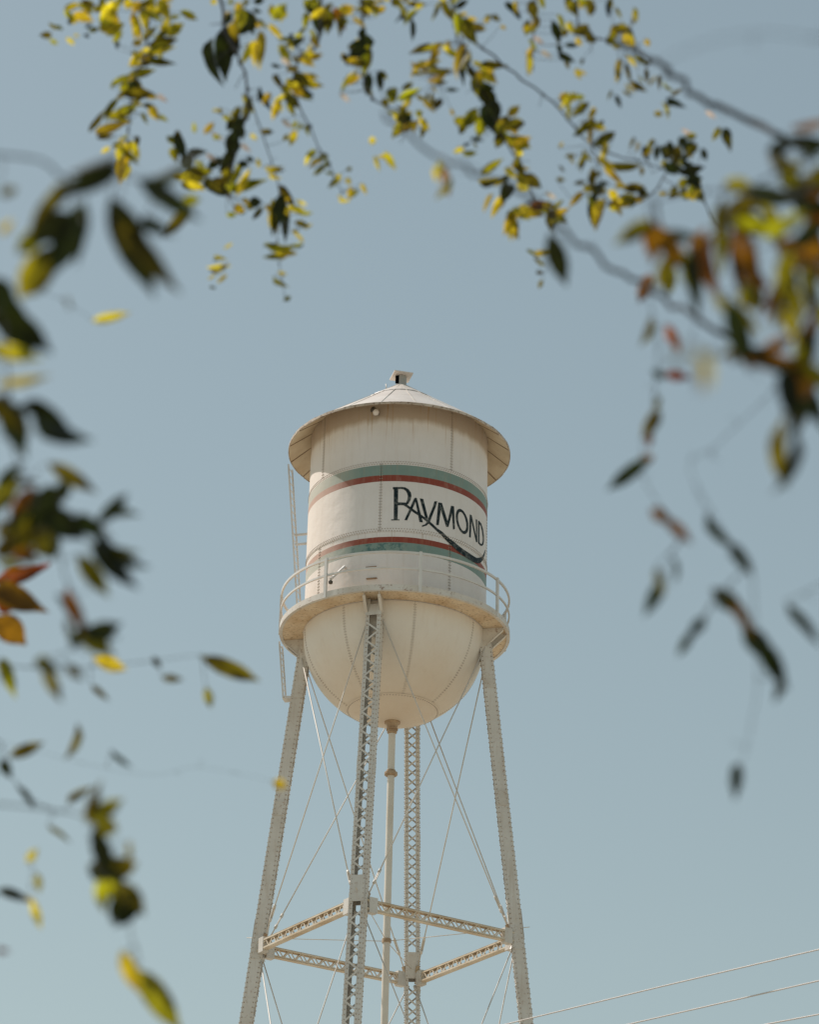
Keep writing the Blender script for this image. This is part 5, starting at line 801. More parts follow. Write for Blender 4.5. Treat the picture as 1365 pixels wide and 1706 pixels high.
[[[-1.263,5.646,4.866],[-0.9,5.529,4.842],[-0.755,5.657,4.838]],0.00126,0.0005039999999999999,[[[-0.755,5.657,4.838],[-0.758,5.721,4.866]]]],
[[[-0.885,4.152,3.589],[-0.696,4.139,3.565],[-0.609,4.224,3.638],[-0.528,4.262,3.627],[-0.483,4.168,3.551]],0.00252,0.00105,[[[-0.673,4.161,3.584],[-0.681,4.092,3.608]],[[-0.661,4.173,3.594],[-0.657,4.023,3.581]],[[-0.601,4.228,3.637],[-0.562,4.045,3.607]],[[-0.601,4.228,3.637],[-0.584,4.168,3.645]],[[-0.606,4.225,3.638],[-0.571,4.039,3.584]],[[-0.594,4.231,3.636],[-0.592,4.255,3.672]],[[-0.609,4.224,3.638],[-0.586,4.091,3.601]],[[-0.627,4.207,3.623],[-0.647,4.275,3.689]],[[-0.643,4.19,3.609],[-0.669,4.246,3.688]],[[-0.666,4.168,3.59],[-0.654,4.107,3.55]],[[-0.678,4.157,3.58],[-0.649,4.024,3.492]],[[-0.616,4.217,3.632],[-0.599,4.105,3.573]],[[-0.566,4.244,3.632],[-0.549,4.11,3.565]],[[-0.525,4.255,3.622],[-0.509,4.1,3.543]],[[-0.525,4.256,3.622],[-0.516,4.238,3.622]],[[-0.513,4.231,3.602],[-0.495,4.056,3.515]],[[-0.501,4.205,3.581],[-0.498,4.161,3.556]],[[-0.515,4.235,3.605],[-0.519,4.088,3.506]],[[-0.689,4.145,3.571],[-0.702,4.27,3.603]],[[-0.696,4.139,3.565],[-0.698,4.266,3.559]],[[-0.696,4.139,3.565],[-0.677,4.17,3.502]],[[-0.676,4.159,3.582],[-0.666,4.239,3.544]],[[-0.665,4.169,3.591],[-0.668,4.319,3.592]]]],
[[[-0.597,4.152,3.586],[-0.579,4.306,3.544],[-0.548,4.292,3.458],[-0.525,4.205,3.376],[-0.601,4.26,3.364]],0.00168,0.00084,[[[-0.595,4.17,3.581],[-0.633,4.283,3.627]],[[-0.594,4.176,3.58],[-0.596,4.026,3.5]],[[-0.584,4.261,3.556],[-0.539,4.127,3.505]],[[-0.571,4.303,3.523],[-0.549,4.102,3.431]],[[-0.569,4.301,3.515],[-0.58,4.2,3.46]],[[-0.535,4.212,3.374],[-0.558,4.369,3.447]],[[-0.534,4.24,3.409],[-0.515,4.099,3.35]],[[-0.535,4.243,3.412],[-0.536,4.239,3.41]],[[-0.547,4.221,3.373],[-0.561,4.316,3.416]],[[-0.544,4.218,3.373],[-0.538,4.128,3.348]],[[-0.601,4.26,3.364],[-0.613,4.267,3.368]],[[-0.601,4.26,3.364],[-0.587,4.155,3.32]],[[-0.601,4.26,3.364],[-0.601,4.272,3.361]],[[-0.568,4.236,3.369],[-0.555,4.217,3.34]]]],
[[[-1.71,7.325,4.846],[-1.282,7.302,4.868],[-1.168,7.305,4.882]],0.0021,0.00126,[[[-1.195,7.304,4.879],[-1.213,7.428,4.926]],[[-1.168,7.305,4.882],[-1.046,7.043,4.799]],[[-1.196,7.304,4.879],[-1.168,7.162,4.788]],[[-1.194,7.304,4.879],[-1.167,7.218,4.763]],[[-1.196,7.304,4.879],[-1.198,7.432,4.818]]]],
[[[-1.241,6.012,4.111],[-0.905,5.918,4.034],[-0.728,5.984,4.066],[-0.58,6.081,4.126],[-0.459,6.007,4.115]],0.00168,0.00063,[[[-0.722,5.988,4.068],[-0.739,6.095,4.135]],[[-0.728,5.984,4.066],[-0.724,6.001,4.024]],[[-0.935,5.927,4.041],[-0.941,5.969,4.076]],[[-0.587,6.076,4.123],[-0.596,6.139,4.16]],[[-0.572,6.076,4.125],[-0.55,5.922,4.017]],[[-0.47,6.014,4.116],[-0.475,6.09,4.144]],[[-0.465,6.01,4.116],[-0.463,6.178,4.101]]]],
[[[-1.208,5.621,3.772],[-0.906,5.668,3.762],[-0.875,5.772,3.723],[-0.814,5.773,3.653],[-0.728,5.704,3.596]],0.0021,0.000672,[[[-0.882,5.748,3.732],[-0.873,5.787,3.757]],[[-0.884,5.742,3.734],[-0.879,5.711,3.723]],[[-0.843,5.773,3.686],[-0.864,5.876,3.718]],[[-0.728,5.704,3.596],[-0.71,5.635,3.597]],[[-0.751,5.722,3.611],[-0.785,5.886,3.632]]]],
[[[-0.963,4.557,3.212],[-0.645,4.661,3.241],[-0.535,4.583,3.185],[-0.509,4.517,3.077],[-0.466,4.51,3.043],[-0.449,4.633,2.984],[-0.44,4.675,2.964]],0.00168,0.00105,[[[-0.545,4.59,3.19],[-0.544,4.578,3.186]],[[-0.544,4.589,3.189],[-0.547,4.623,3.207]],[[-0.535,4.583,3.185],[-0.517,4.465,3.149]],[[-0.533,4.579,3.178],[-0.513,4.527,3.164]],[[-0.529,4.569,3.162],[-0.512,4.467,3.128]],[[-0.513,4.527,3.093],[-0.542,4.655,3.132]],[[-0.51,4.521,3.083],[-0.526,4.59,3.104]],[[-0.522,4.551,3.132],[-0.456,4.516,3.132]],[[-0.493,4.514,3.064],[-0.493,4.59,3.101]],[[-0.5,4.515,3.07],[-0.492,4.493,3.071]],[[-0.499,4.515,3.069],[-0.515,4.609,3.092]],[[-0.493,4.514,3.064],[-0.506,4.62,3.096]],[[-0.473,4.511,3.048],[-0.47,4.519,3.057]],[[-0.465,4.514,3.041],[-0.466,4.558,3.057]],[[-0.46,4.554,3.022],[-0.435,4.556,3.03]],[[-0.458,4.566,3.016],[-0.427,4.538,3.016]],[[-0.447,4.642,2.98],[-0.477,4.707,2.99]],[[-0.44,4.675,2.964],[-0.451,4.753,2.971]]]],
[[[-1.199,5.778,3.447],[-0.881,5.718,3.415],[-0.794,5.674,3.383],[-0.792,5.754,3.492]],0.00168,0.00063,[[[-0.792,5.754,3.492],[-0.813,5.799,3.51]],[[-0.792,5.739,3.471],[-0.76,5.59,3.419]],[[-0.859,5.707,3.407],[-0.885,5.887,3.474]],[[-0.803,5.679,3.386],[-0.838,5.932,3.471]],[[-0.794,5.678,3.389],[-0.797,5.818,3.429]]]],
[[[-1.332,6.543,4.163],[-0.695,6.52,3.998],[-0.503,6.614,4.05],[-0.314,6.609,4.017]],0.0005039999999999999,0.00025199999999999995,[[[-0.833,6.525,4.034],[-0.697,5.579,3.763]],[[-0.732,6.521,4.008],[-0.617,5.568,3.698]],[[-0.314,6.609,4.017],[-0.306,6.578,4.003]]]]]}
LEAVES = {"overl":[
[1,[-0.747,8.773,7.955],[0.047,0.025,0.844,-0.534],0.217,0.0737,"d"],
[1,[-0.786,8.845,7.959],[0.19,-0.319,-0.73,0.575],0.219,0.0546,"d"],
[2,[-0.468,8.642,7.11],[0.014,0.114,-0.768,0.63],0.177,0.0528,"d"],
[2,[-0.485,9.214,7.433],[0.309,-0.265,0.665,-0.626],0.184,0.046,"d"],
[1,[-0.812,9.07,7.435],[0.169,0.497,0.646,-0.554],0.154,0.0509,"d"],
[1,[-0.696,8.689,7.896],[0.011,-0.044,0.928,-0.369],0.122,0.0639,"d"],
[1,[-0.744,8.725,7.921],[0.105,0.36,0.69,-0.618],0.135,0.055,"d"],
[3,[-0.372,8.622,7.973],[0.05,0.068,0.873,-0.48],0.13,0.0546,"d"],
[1,[-0.72,9.184,7.574],[0.033,-0.007,0.867,-0.496],0.124,0.0563,"g"],
[1,[-0.69,8.987,7.334],[0.302,0.747,0.458,-0.376],0.165,0.0413,"g"],
[4,[-0.173,8.854,7.958],[0.005,0.028,-0.878,0.479],0.122,0.0557,"o"],
[0,[-1.195,8.976,7.646],[0.538,0.665,0.503,-0.123],0.145,0.0463,"g"],
[0,[-1.254,9.062,7.639],[0.282,0.768,0.478,-0.32],0.16,0.0419,"y"],
[1,[-0.576,8.566,7.8],[0.019,-0.029,0.808,-0.589],0.162,0.0405,"y"],
[0,[-1.117,8.649,7.548],[0.458,0.551,0.672,-0.187],0.144,0.0448,"o"],
[1,[-0.699,8.985,7.527],[0.015,0.117,-0.824,0.554],0.118,0.0507,"d"],
[1,[-0.888,9.118,7.495],[0.406,0.624,0.612,-0.267],0.115,0.0512,"g"],
[1,[-0.65,8.588,7.918],[0.117,0.146,0.898,-0.398],0.107,0.0543,"d"],
[0,[-1.145,9.126,7.576],[0.038,-0.049,0.789,-0.612],0.125,0.0448,"y"],
[1,[-0.656,8.584,7.353],[0.041,0.122,-0.91,0.394],0.104,0.053,"d"],
[3,[-0.436,8.869,8.175],[0.252,0.387,0.823,-0.332],0.096,0.0562,"o"],
[0,[-1.023,8.661,7.781],[0.416,0.671,0.572,-0.223],0.124,0.0435,"o"],
[2,[-0.536,9.174,7.423],[0.055,0.074,0.803,-0.588],0.144,0.0364,"g"],
[0,[-0.89,8.636,7.37],[0.109,0.158,0.817,-0.544],0.117,0.0444,"d"],
[1,[-0.692,8.911,8.07],[0.074,0.283,-0.794,0.533],0.11,0.0459,"y"],
[0,[-1.132,8.953,7.843],[0.449,0.639,0.592,-0.2],0.123,0.0391,"o"],
[0,[-1.061,8.921,7.935],[0.341,0.7,0.557,-0.289],0.127,0.0373,"y"],
[0,[-0.954,8.622,7.807],[0.562,0.675,0.469,-0.092],0.095,0.0497,"g"],
[3,[-0.321,8.671,7.989],[0.001,-0.038,0.845,-0.534],0.103,0.0457,"o"],
[2,[-0.51,9.166,7.484],[0.122,0.271,0.763,-0.574],0.129,0.0364,"o"],
[4,[-0.209,8.87,7.969],[0.473,0.599,0.621,-0.177],0.072,0.0651,"d"],
[3,[-0.466,8.746,7.673],[0.247,0.478,0.737,-0.409],0.103,0.0454,"d"],
[0,[-1.125,8.911,8.118],[0.103,0.14,0.818,-0.548],0.123,0.0375,"y"],
[1,[-0.627,8.491,7.35],[0.039,0.164,-0.83,0.531],0.105,0.0438,"d"],
[2,[-0.428,8.951,7.078],[0.225,0.568,-0.791,0.043],0.133,0.0334,"g"],
[1,[-0.911,9.201,7.496],[0.339,0.594,0.644,-0.342],0.105,0.0422,"g"],
[1,[-0.783,8.843,7.259],[0.243,0.822,0.51,-0.068],0.129,0.0324,"o"],
[3,[-0.299,8.514,7.885],[0.133,0.205,0.888,-0.39],0.102,0.0404,"b"],
[0,[-0.962,8.382,7.796],[0.138,0.225,0.828,-0.495],0.092,0.0442,"y"],
[0,[-1.197,8.514,7.752],[0.253,0.745,0.513,-0.343],0.09,0.0447,"y"],
[1,[-0.707,8.952,7.44],[0.016,-0.062,0.759,-0.648],0.104,0.0385,"g"],
[1,[-0.616,8.744,7.615],[0.05,0.118,-0.934,0.332],0.11,0.0363,"o"],
[1,[-0.524,8.374,7.713],[0.416,0.843,0.311,-0.139],0.082,0.0485,"g"],
[4,[-0.161,8.869,7.832],[0.01,0.038,-0.871,0.49],0.094,0.0416,"d"],
[0,[-1.074,8.741,7.681],[0.036,-0.043,0.86,-0.508],0.078,0.05,"d"],
[1,[-0.648,8.717,7.141],[0.473,0.851,0.213,-0.083],0.124,0.031,"y"],
[0,[-1.247,8.896,8.104],[0.182,0.553,0.642,-0.499],0.09,0.0421,"y"],
[1,[-0.897,9.06,7.55],[0.181,0.242,0.852,-0.428],0.068,0.0557,"d"],
[0,[-1.039,8.511,7.856],[0.095,-0.652,-0.662,0.357],0.123,0.0307,"g"],
[0,[-1.185,8.631,7.806],[0.543,0.69,0.469,-0.099],0.092,0.0407,"o"],
[1,[-0.858,8.861,7.334],[0.19,0.518,0.649,-0.524],0.096,0.0389,"g"],
[4,[-0.158,8.651,7.79],[0.188,-0.078,-0.732,0.65],0.122,0.0305,"g"],
[1,[-0.665,8.613,7.271],[0.134,0.23,-0.904,0.333],0.104,0.0353,"d"],
[0,[-1.154,8.585,7.372],[0.664,0.709,0.14,-0.19],0.121,0.0303,"g"],
[1,[-0.608,8.656,7.819],[0.078,0.228,-0.847,0.473],0.112,0.0327,"y"],
[0,[-0.989,8.41,7.537],[0.23,0.634,0.603,-0.427],0.119,0.0307,"o"],
[1,[-0.702,8.75,8.034],[0.195,0.235,0.9,-0.313],0.088,0.0415,"g"],
[0,[-1.119,8.31,7.737],[0.011,-0.119,0.836,-0.536],0.083,0.0438,"y"],
[0,[-1.011,8.583,7.944],[0.013,-0.115,0.799,-0.59],0.089,0.0408,"y"],
[4,[-0.232,8.473,7.642],[0.209,0.724,0.517,-0.407],0.089,0.0399,"d"],
[4,[-0.184,8.53,7.711],[0.165,0.308,-0.849,0.396],0.097,0.0366,"d"],
[1,[-0.881,8.959,7.366],[0.3,0.45,0.757,-0.366],0.101,0.0347,"y"],
[3,[-0.496,8.408,7.627],[0.093,0.248,0.756,-0.599],0.099,0.0352,"g"],
[1,[-0.675,8.378,7.697],[0.053,0.104,0.73,-0.673],0.086,0.0405,"y"],
[0,[-1.231,8.725,7.415],[0.432,0.804,0.156,-0.379],0.117,0.0294,"o"],
[1,[-0.764,8.627,7.183],[0.057,0.393,0.893,-0.212],0.117,0.0293,"o"],
[3,[-0.298,8.758,8.033],[0.495,0.635,0.573,-0.156],0.074,0.0462,"y"],
[0,[-1.282,8.379,7.722],[0.309,0.487,0.746,-0.332],0.086,0.0397,"y"],
[3,[-0.443,8.585,7.623],[0.193,0.386,0.778,-0.457],0.084,0.0402,"o"],
[0,[-1.033,8.848,7.905],[0.621,0.559,0.374,-0.403],0.116,0.029,"g"],
[1,[-0.649,8.82,8.067],[0.088,0.282,0.716,-0.633],0.09,0.0372,"o"],
[0,[-1.063,8.68,7.969],[0.095,-0.29,-0.729,0.612],0.115,0.0287,"y"],
[3,[-0.482,8.736,7.696],[0.209,0.385,0.789,-0.431],0.072,0.0454,"g"],
[4,[-0.185,8.542,7.778],[0.001,-0.027,0.789,-0.614],0.104,0.0314,"d"],
[1,[-0.698,8.723,7.899],[0.427,0.697,0.537,-0.209],0.089,0.0366,"d"],
[0,[-1.16,8.621,7.426],[0.46,0.558,0.663,-0.192],0.096,0.0338,"g"],
[3,[-0.473,8.612,7.539],[0.149,0.367,0.745,-0.537],0.08,0.0402,"o"],
[1,[-0.641,8.443,7.814],[0.01,0.081,-0.902,0.423],0.082,0.0392,"g"],
[0,[-1.044,8.86,7.849],[0.492,0.684,0.256,-0.474],0.113,0.0282,"o"],
[0,[-1.139,8.345,7.742],[0.009,0.258,-0.734,0.628],0.08,0.0396,"y"],
[4,[-0.219,8.709,8.021],[0.397,0.617,0.636,-0.241],0.096,0.0322,"o"],
[3,[-0.441,8.824,7.875],[0.18,0.436,0.734,-0.489],0.083,0.0369,"y"],
[0,[-1.209,9.061,7.732],[0.306,0.495,0.729,-0.361],0.108,0.0281,"g"],
[4,[-0.263,8.332,7.713],[0.008,-0.022,0.757,-0.653],0.098,0.0307,"o"],
[3,[-0.419,8.685,8.042],[0.1,0.262,0.777,-0.564],0.076,0.0395,"g"],
[1,[-0.734,9.017,7.509],[0.239,0.371,-0.838,0.322],0.081,0.0369,"d"],
[1,[-0.573,8.429,7.66],[0.278,-0.108,-0.801,0.52],0.108,0.0271,"y"],
[2,[-0.51,8.648,7.035],[0.051,0.072,0.777,-0.623],0.095,0.0307,"y"],
[3,[-0.327,8.363,7.76],[0.114,0.461,-0.688,0.548],0.087,0.0335,"y"],
[0,[-1.058,8.692,7.362],[0.087,0.161,0.714,-0.676],0.095,0.0303,"y"],
[3,[-0.491,8.516,7.451],[0.049,0.146,-0.869,0.47],0.085,0.0335,"y"],
[0,[-0.909,8.802,7.408],[0.065,0.088,0.731,-0.674],0.068,0.0415,"g"],
[2,[-0.457,9.062,7.095],[0.289,0.599,-0.628,0.404],0.103,0.0273,"g"],
[4,[-0.263,8.858,7.763],[0.517,0.674,0.504,-0.154],0.093,0.0295,"y"],
[4,[-0.088,8.69,7.342],[0.095,0.274,0.753,-0.59],0.09,0.0303,"y"],
[1,[-0.671,8.892,7.31],[0.658,0.742,0.127,-0.004],0.097,0.0281,"g"],
[0,[-1.149,9.056,7.591],[0.034,-0.048,0.886,-0.459],0.076,0.0353,"y"],
[1,[-0.658,8.867,7.712],[0.163,0.248,0.849,-0.437],0.094,0.0285,"g"],
[0,[-1.182,8.865,7.721],[0.469,0.744,0.374,-0.297],0.103,0.0259,"g"],
[0,[-1.108,8.891,7.807],[0.007,0.465,0.72,-0.516],0.103,0.0258,"y"],
[3,[-0.411,8.677,7.637],[0.272,0.62,0.626,-0.386],0.084,0.0316,"y"],
[4,[-0.077,8.483,7.492],[0.12,0.213,0.867,-0.433],0.06,0.0441,"g"],
[0,[-1.093,8.693,7.705],[0.553,0.762,0.33,-0.069],0.097,0.0272,"y"],
[1,[-0.673,9.042,7.599],[0.027,0.235,-0.711,0.663],0.091,0.0288,"d"],
[3,[-0.407,8.684,8.03],[0.102,0.225,0.812,-0.529],0.077,0.0339,"d"],
[4,[-0.116,8.416,7.523],[0.033,0.063,0.85,-0.522],0.085,0.0307,"d"],
[0,[-1.076,8.666,7.918],[0.036,-0.044,0.855,-0.515],0.091,0.0283,"y"],
[0,[-1.068,8.865,7.96],[0.311,0.861,0.35,-0.197],0.083,0.0306,"g"],
[0,[-1.085,8.564,7.246],[0.241,0.336,0.817,-0.403],0.096,0.0263,"g"],
[4,[-0.142,8.712,8.058],[0.226,0.66,-0.59,0.406],0.078,0.0322,"o"],
[0,[-1.087,8.663,7.31],[0.258,-0.103,0.756,-0.592],0.1,0.0251,"g"],
[0,[-0.911,8.803,7.28],[0.185,0.617,0.575,-0.505],0.1,0.0251,"y"],
[1,[-0.768,9.013,7.001],[0.003,0.778,0.627,-0.04],0.1,0.0251,"y"],
[1,[-0.639,8.509,7.408],[0.024,0.209,-0.736,0.644],0.078,0.0317,"o"],
[1,[-0.583,8.776,7.657],[0.116,0.266,0.769,-0.569],0.089,0.0273,"d"],
[4,[-0.223,8.506,7.62],[0.43,0.542,0.693,-0.203],0.068,0.0355,"o"],
[1,[-0.667,8.719,7.502],[0.137,0.239,-0.901,0.334],0.067,0.036,"d"],
[3,[-0.312,8.791,8.107],[0.211,0.361,-0.844,0.338],0.096,0.0251,"o"],
[1,[-0.669,8.929,7.601],[0.08,0.156,0.768,-0.616],0.062,0.0386,"d"],
[1,[-0.596,8.667,7.083],[0.345,0.628,0.611,-0.336],0.054,0.044,"d"],
[1,[-0.821,8.571,7.162],[0.241,0.522,0.68,-0.456],0.082,0.0289,"o"],
[0,[-0.981,8.526,7.407],[0.142,0.267,0.776,-0.553],0.067,0.0353,"y"],
[0,[-1.063,8.668,7.994],[0.043,0.327,-0.735,0.593],0.064,0.0366,"y"],
[1,[-0.844,8.693,7.319],[0.324,0.639,0.606,-0.345],0.082,0.0285,"d"],
[3,[-0.412,8.696,7.989],[0.007,-0.042,0.8,-0.598],0.082,0.0284,"g"],
[3,[-0.46,8.857,7.799],[0.196,0.304,0.846,-0.391],0.072,0.0323,"y"],
[1,[-0.714,9.094,7.596],[0.021,-0.039,0.795,-0.605],0.077,0.0298,"y"],
[0,[-0.987,8.437,7.581],[0.635,0.663,0.354,-0.178],0.096,0.0239,"g"],
[2,[-0.478,9.129,7.354],[0.385,0.554,0.678,-0.291],0.082,0.0278,"y"],
[0,[-1.152,8.553,7.868],[0.097,0.054,0.926,-0.36],0.079,0.0288,"y"],
[0,[-1.192,8.588,7.796],[0.328,0.711,0.55,-0.291],0.073,0.0306,"g"],
[3,[-0.474,8.78,7.716],[0.256,0.694,0.554,-0.382],0.07,0.0319,"d"],
[4,[-0.264,8.582,7.71],[0.118,0.401,0.702,-0.576],0.08,0.0278,"o"],
[0,[-1.026,8.934,7.922],[0.211,0.426,-0.798,0.37],0.068,0.0326,"o"],
[3,[-0.435,8.754,7.475],[0.064,0.15,-0.886,0.435],0.068,0.0325,"y"],
[3,[-0.511,8.41,7.488],[0.094,0.28,0.725,-0.622],0.082,0.0263,"o"],
[0,[-1.186,8.72,7.881],[0.377,0.824,0.385,-0.174],0.069,0.0311,"g"],
[3,[-0.507,8.551,7.841],[0.598,0.779,0.186,-0.031],0.054,0.0396,"y"],
[3,[-0.423,8.713,7.619],[0.183,0.619,0.591,-0.484],0.062,0.0344,"d"],
[3,[-0.444,8.447,7.458],[0.208,0.464,0.726,-0.463],0.069,0.0307,"y"],
[0,[-1.117,9.168,7.561],[0.012,0.179,-0.782,0.597],0.073,0.029,"y"],
[2,[-0.409,8.827,6.96],[0.378,0.555,-0.516,0.532],0.092,0.023,"y"],
[3,[-0.521,8.859,8.054],[0.618,0.786,-0.002,0.025],0.071,0.0298,"y"],
[0,[-1.291,8.523,7.87],[0.205,0.551,0.658,-0.47],0.087,0.0243,"y"],
[0,[-1.077,9.013,7.802],[0.379,0.491,0.741,-0.257],0.075,0.028,"y"],
[3,[-0.487,9.0,7.779],[0.109,0.202,0.823,-0.521],0.075,0.028,"g"],
[1,[-0.541,8.382,7.701],[0.232,0.317,0.861,-0.324],0.079,0.0264,"y"],
[2,[-0.471,9.183,7.205],[0.129,0.782,-0.602,0.096],0.091,0.0229,"g"],
[1,[-0.641,8.595,7.373],[0.081,0.16,-0.925,0.336],0.065,0.0319,"d"],
[0,[-1.12,8.894,7.774],[0.089,0.212,-0.912,0.339],0.052,0.0397,"g"],
[0,[-0.946,8.474,7.702],[0.563,0.813,0.149,-0.006],0.054,0.0382,"y"],
[1,[-0.773,8.994,7.391],[0.375,0.556,0.68,-0.298],0.08,0.0257,"o"],
[3,[-0.422,8.795,7.769],[0.288,0.363,0.842,-0.276],0.066,0.0311,"y"],
[3,[-0.342,8.58,7.886],[0.185,0.352,0.812,-0.426],0.058,0.0352,"o"],
[0,[-1.031,8.863,8.086],[0.334,0.746,0.51,-0.268],0.061,0.0327,"o"],
[1,[-0.665,8.814,7.155],[0.326,0.47,0.747,-0.338],0.049,0.0402,"y"],
[0,[-1.365,8.687,7.965],[0.382,0.729,0.522,-0.225],0.069,0.0284,"y"],
[0,[-1.187,8.336,7.724],[0.497,0.638,-0.56,0.181],0.074,0.0264,"o"],
[4,[-0.217,8.837,7.931],[0.411,0.802,0.388,-0.192],0.042,0.0463,"y"],
[3,[-0.365,9.069,7.594],[0.208,0.339,-0.843,0.362],0.065,0.0298,"g"],
[0,[-1.045,8.885,7.917],[0.208,0.695,0.545,-0.42],0.08,0.0241,"g"],
[0,[-1.175,8.41,7.748],[0.291,0.489,0.743,-0.354],0.066,0.0292,"y"],
[0,[-1.026,8.946,7.995],[0.444,0.86,0.239,-0.075],0.064,0.03,"g"],
[0,[-0.919,8.798,8.048],[0.195,0.61,0.614,-0.462],0.074,0.0259,"g"],
[4,[-0.082,8.824,8.153],[0.231,0.526,0.71,-0.408],0.051,0.0373,"o"],
[1,[-0.693,8.634,7.85],[0.312,0.932,0.168,-0.082],0.08,0.0236,"y"],
[2,[-0.748,8.871,6.903],[0.069,0.784,0.598,0.15],0.087,0.0217,"o"],
[3,[-0.426,8.534,7.496],[0.137,0.511,0.636,-0.562],0.081,0.023,"g"],
[3,[-0.482,9.023,7.82],[0.161,0.54,-0.653,0.507],0.073,0.0253,"y"],
[2,[-0.568,9.12,7.352],[0.178,0.271,-0.886,0.331],0.073,0.025,"o"],
[2,[-0.535,8.705,7.1],[0.176,0.316,0.792,-0.492],0.079,0.023,"y"],
[0,[-1.142,8.769,7.608],[0.335,0.807,0.425,-0.237],0.08,0.0227,"y"],
[0,[-1.08,8.828,7.85],[0.212,0.616,0.609,-0.453],0.068,0.0267,"y"],
[3,[-0.386,8.309,7.763],[0.232,0.463,0.755,-0.401],0.047,0.0386,"g"],
[3,[-0.218,9.034,7.4],[0.007,0.071,-0.724,0.686],0.065,0.0276,"y"],
[0,[-1.187,8.747,8.092],[0.096,0.473,-0.69,0.539],0.051,0.0351,"g"],
[3,[-0.392,8.729,7.898],[0.121,0.3,0.776,-0.542],0.065,0.0275,"y"],
[3,[-0.306,8.705,7.294],[0.225,0.323,-0.862,0.32],0.077,0.0232,"g"],
[3,[-0.455,8.551,7.731],[0.255,0.817,0.42,-0.302],0.066,0.0269,"o"],
[0,[-1.001,8.744,8.079],[0.223,0.579,0.653,-0.435],0.064,0.0277,"y"],
[4,[-0.179,8.933,7.838],[0.11,0.204,0.854,-0.467],0.082,0.0214,"o"],
[0,[-0.927,8.684,7.38],[0.3,0.41,0.793,-0.336],0.059,0.0295,"g"],
[4,[-0.197,8.61,7.808],[0.589,0.78,0.206,-0.055],0.052,0.0334,"d"],
[3,[-0.414,8.575,7.702],[0.203,0.673,0.562,-0.436],0.074,0.0233,"y"],
[1,[-0.787,8.71,7.413],[0.556,0.753,0.34,-0.09],0.064,0.0269,"y"],
[4,[-0.264,8.609,7.559],[0.537,0.766,0.334,0.112],0.083,0.0207,"g"],
[0,[-1.193,8.62,7.877],[0.209,0.354,0.797,-0.443],0.059,0.029,"g"],
[3,[-0.388,8.489,7.62],[0.464,0.668,0.549,-0.191],0.062,0.0275,"y"],
[1,[-0.524,8.473,7.447],[0.046,0.294,-0.707,0.641],0.064,0.0264,"y"],
[4,[-0.227,8.395,7.624],[0.392,0.67,0.577,-0.254],0.064,0.0264,"d"],
[0,[-1.007,8.715,8.035],[0.205,0.559,0.658,-0.461],0.068,0.0248,"y"],
[1,[-0.822,8.631,7.174],[0.337,0.77,0.462,-0.282],0.07,0.0238,"y"],
[2,[-0.425,8.805,7.087],[0.194,0.595,0.593,-0.507],0.062,0.0267,"o"],
[0,[-1.38,8.785,8.031],[0.187,0.348,0.775,-0.494],0.066,0.025,"g"],
[0,[-1.133,8.961,7.843],[0.027,-0.111,0.736,-0.667],0.05,0.0326,"g"],
[1,[-0.854,8.611,7.133],[0.571,0.693,0.427,-0.107],0.056,0.029,"y"],
[0,[-1.141,8.651,8.025],[0.012,-0.111,0.844,-0.525],0.065,0.0247,"g"],
[0,[-1.171,8.751,7.858],[0.303,0.888,0.304,-0.164],0.065,0.0247,"g"],
[3,[-0.528,8.772,7.913],[0.495,0.515,0.588,-0.38],0.08,0.0199,"g"],
[0,[-1.09,8.351,7.748],[0.308,0.647,0.616,-0.328],0.045,0.0352,"y"],
[0,[-1.059,8.9,7.875],[0.346,0.5,-0.753,0.253],0.068,0.0232,"y"],
[4,[-0.263,8.31,7.733],[0.188,0.665,0.571,-0.444],0.066,0.0237,"y"],
[1,[-0.517,8.744,7.598],[0.106,0.268,0.752,-0.593],0.052,0.0299,"y"],
[0,[-1.186,8.623,7.325],[0.339,0.681,0.569,-0.314],0.076,0.0204,"o"],
[1,[-0.719,8.634,7.873],[0.529,0.833,0.158,-0.028],0.055,0.0281,"d"],
[0,[-0.918,8.957,7.596],[0.122,0.166,0.839,-0.503],0.067,0.023,"o"],
[0,[-1.01,8.665,7.745],[0.492,0.702,0.494,-0.149],0.063,0.0244,"y"],
[4,[-0.281,8.77,8.051],[0.081,0.168,0.837,-0.515],0.061,0.025,"g"],
[0,[-1.058,8.543,7.235],[0.307,-0.164,0.89,-0.294],0.078,0.0195,"y"],
[4,[-0.24,8.521,7.541],[0.283,0.881,0.306,-0.222],0.078,0.0195,"y"],
[1,[-0.647,8.719,7.948],[0.314,0.519,0.728,-0.32],0.063,0.0238,"y"],
[1,[-0.623,8.896,7.205],[0.403,0.684,0.544,-0.27],0.046,0.0325,"o"],
[3,[-0.26,8.664,7.2],[0.111,0.356,-0.728,0.575],0.06,0.0248,"g"],
[2,[-0.504,9.069,7.331],[0.181,0.341,0.778,-0.495],0.067,0.0221,"y"],
[1,[-0.665,8.533,7.907],[0.003,0.097,-0.833,0.545],0.047,0.0315,"y"],
[1,[-0.534,8.507,7.823],[0.479,0.877,-0.022,0.038],0.05,0.0296,"g"],
[2,[-0.513,9.068,6.982],[0.217,0.518,0.655,-0.506],0.074,0.02,"g"],
[1,[-0.653,8.752,7.314],[0.371,0.527,0.707,-0.29],0.047,0.0313,"d"],
[0,[-1.381,8.554,7.744],[0.214,0.664,-0.578,0.424],0.051,0.0287,"o"],
[0,[-0.986,8.357,7.772],[0.17,0.505,-0.714,0.453],0.059,0.0247,"o"],
[0,[-1.077,8.569,7.276],[0.187,0.197,0.887,-0.373],0.061,0.0238,"y"],
[0,[-1.228,8.753,7.949],[0.514,0.836,0.191,-0.021],0.054,0.0267,"g"],
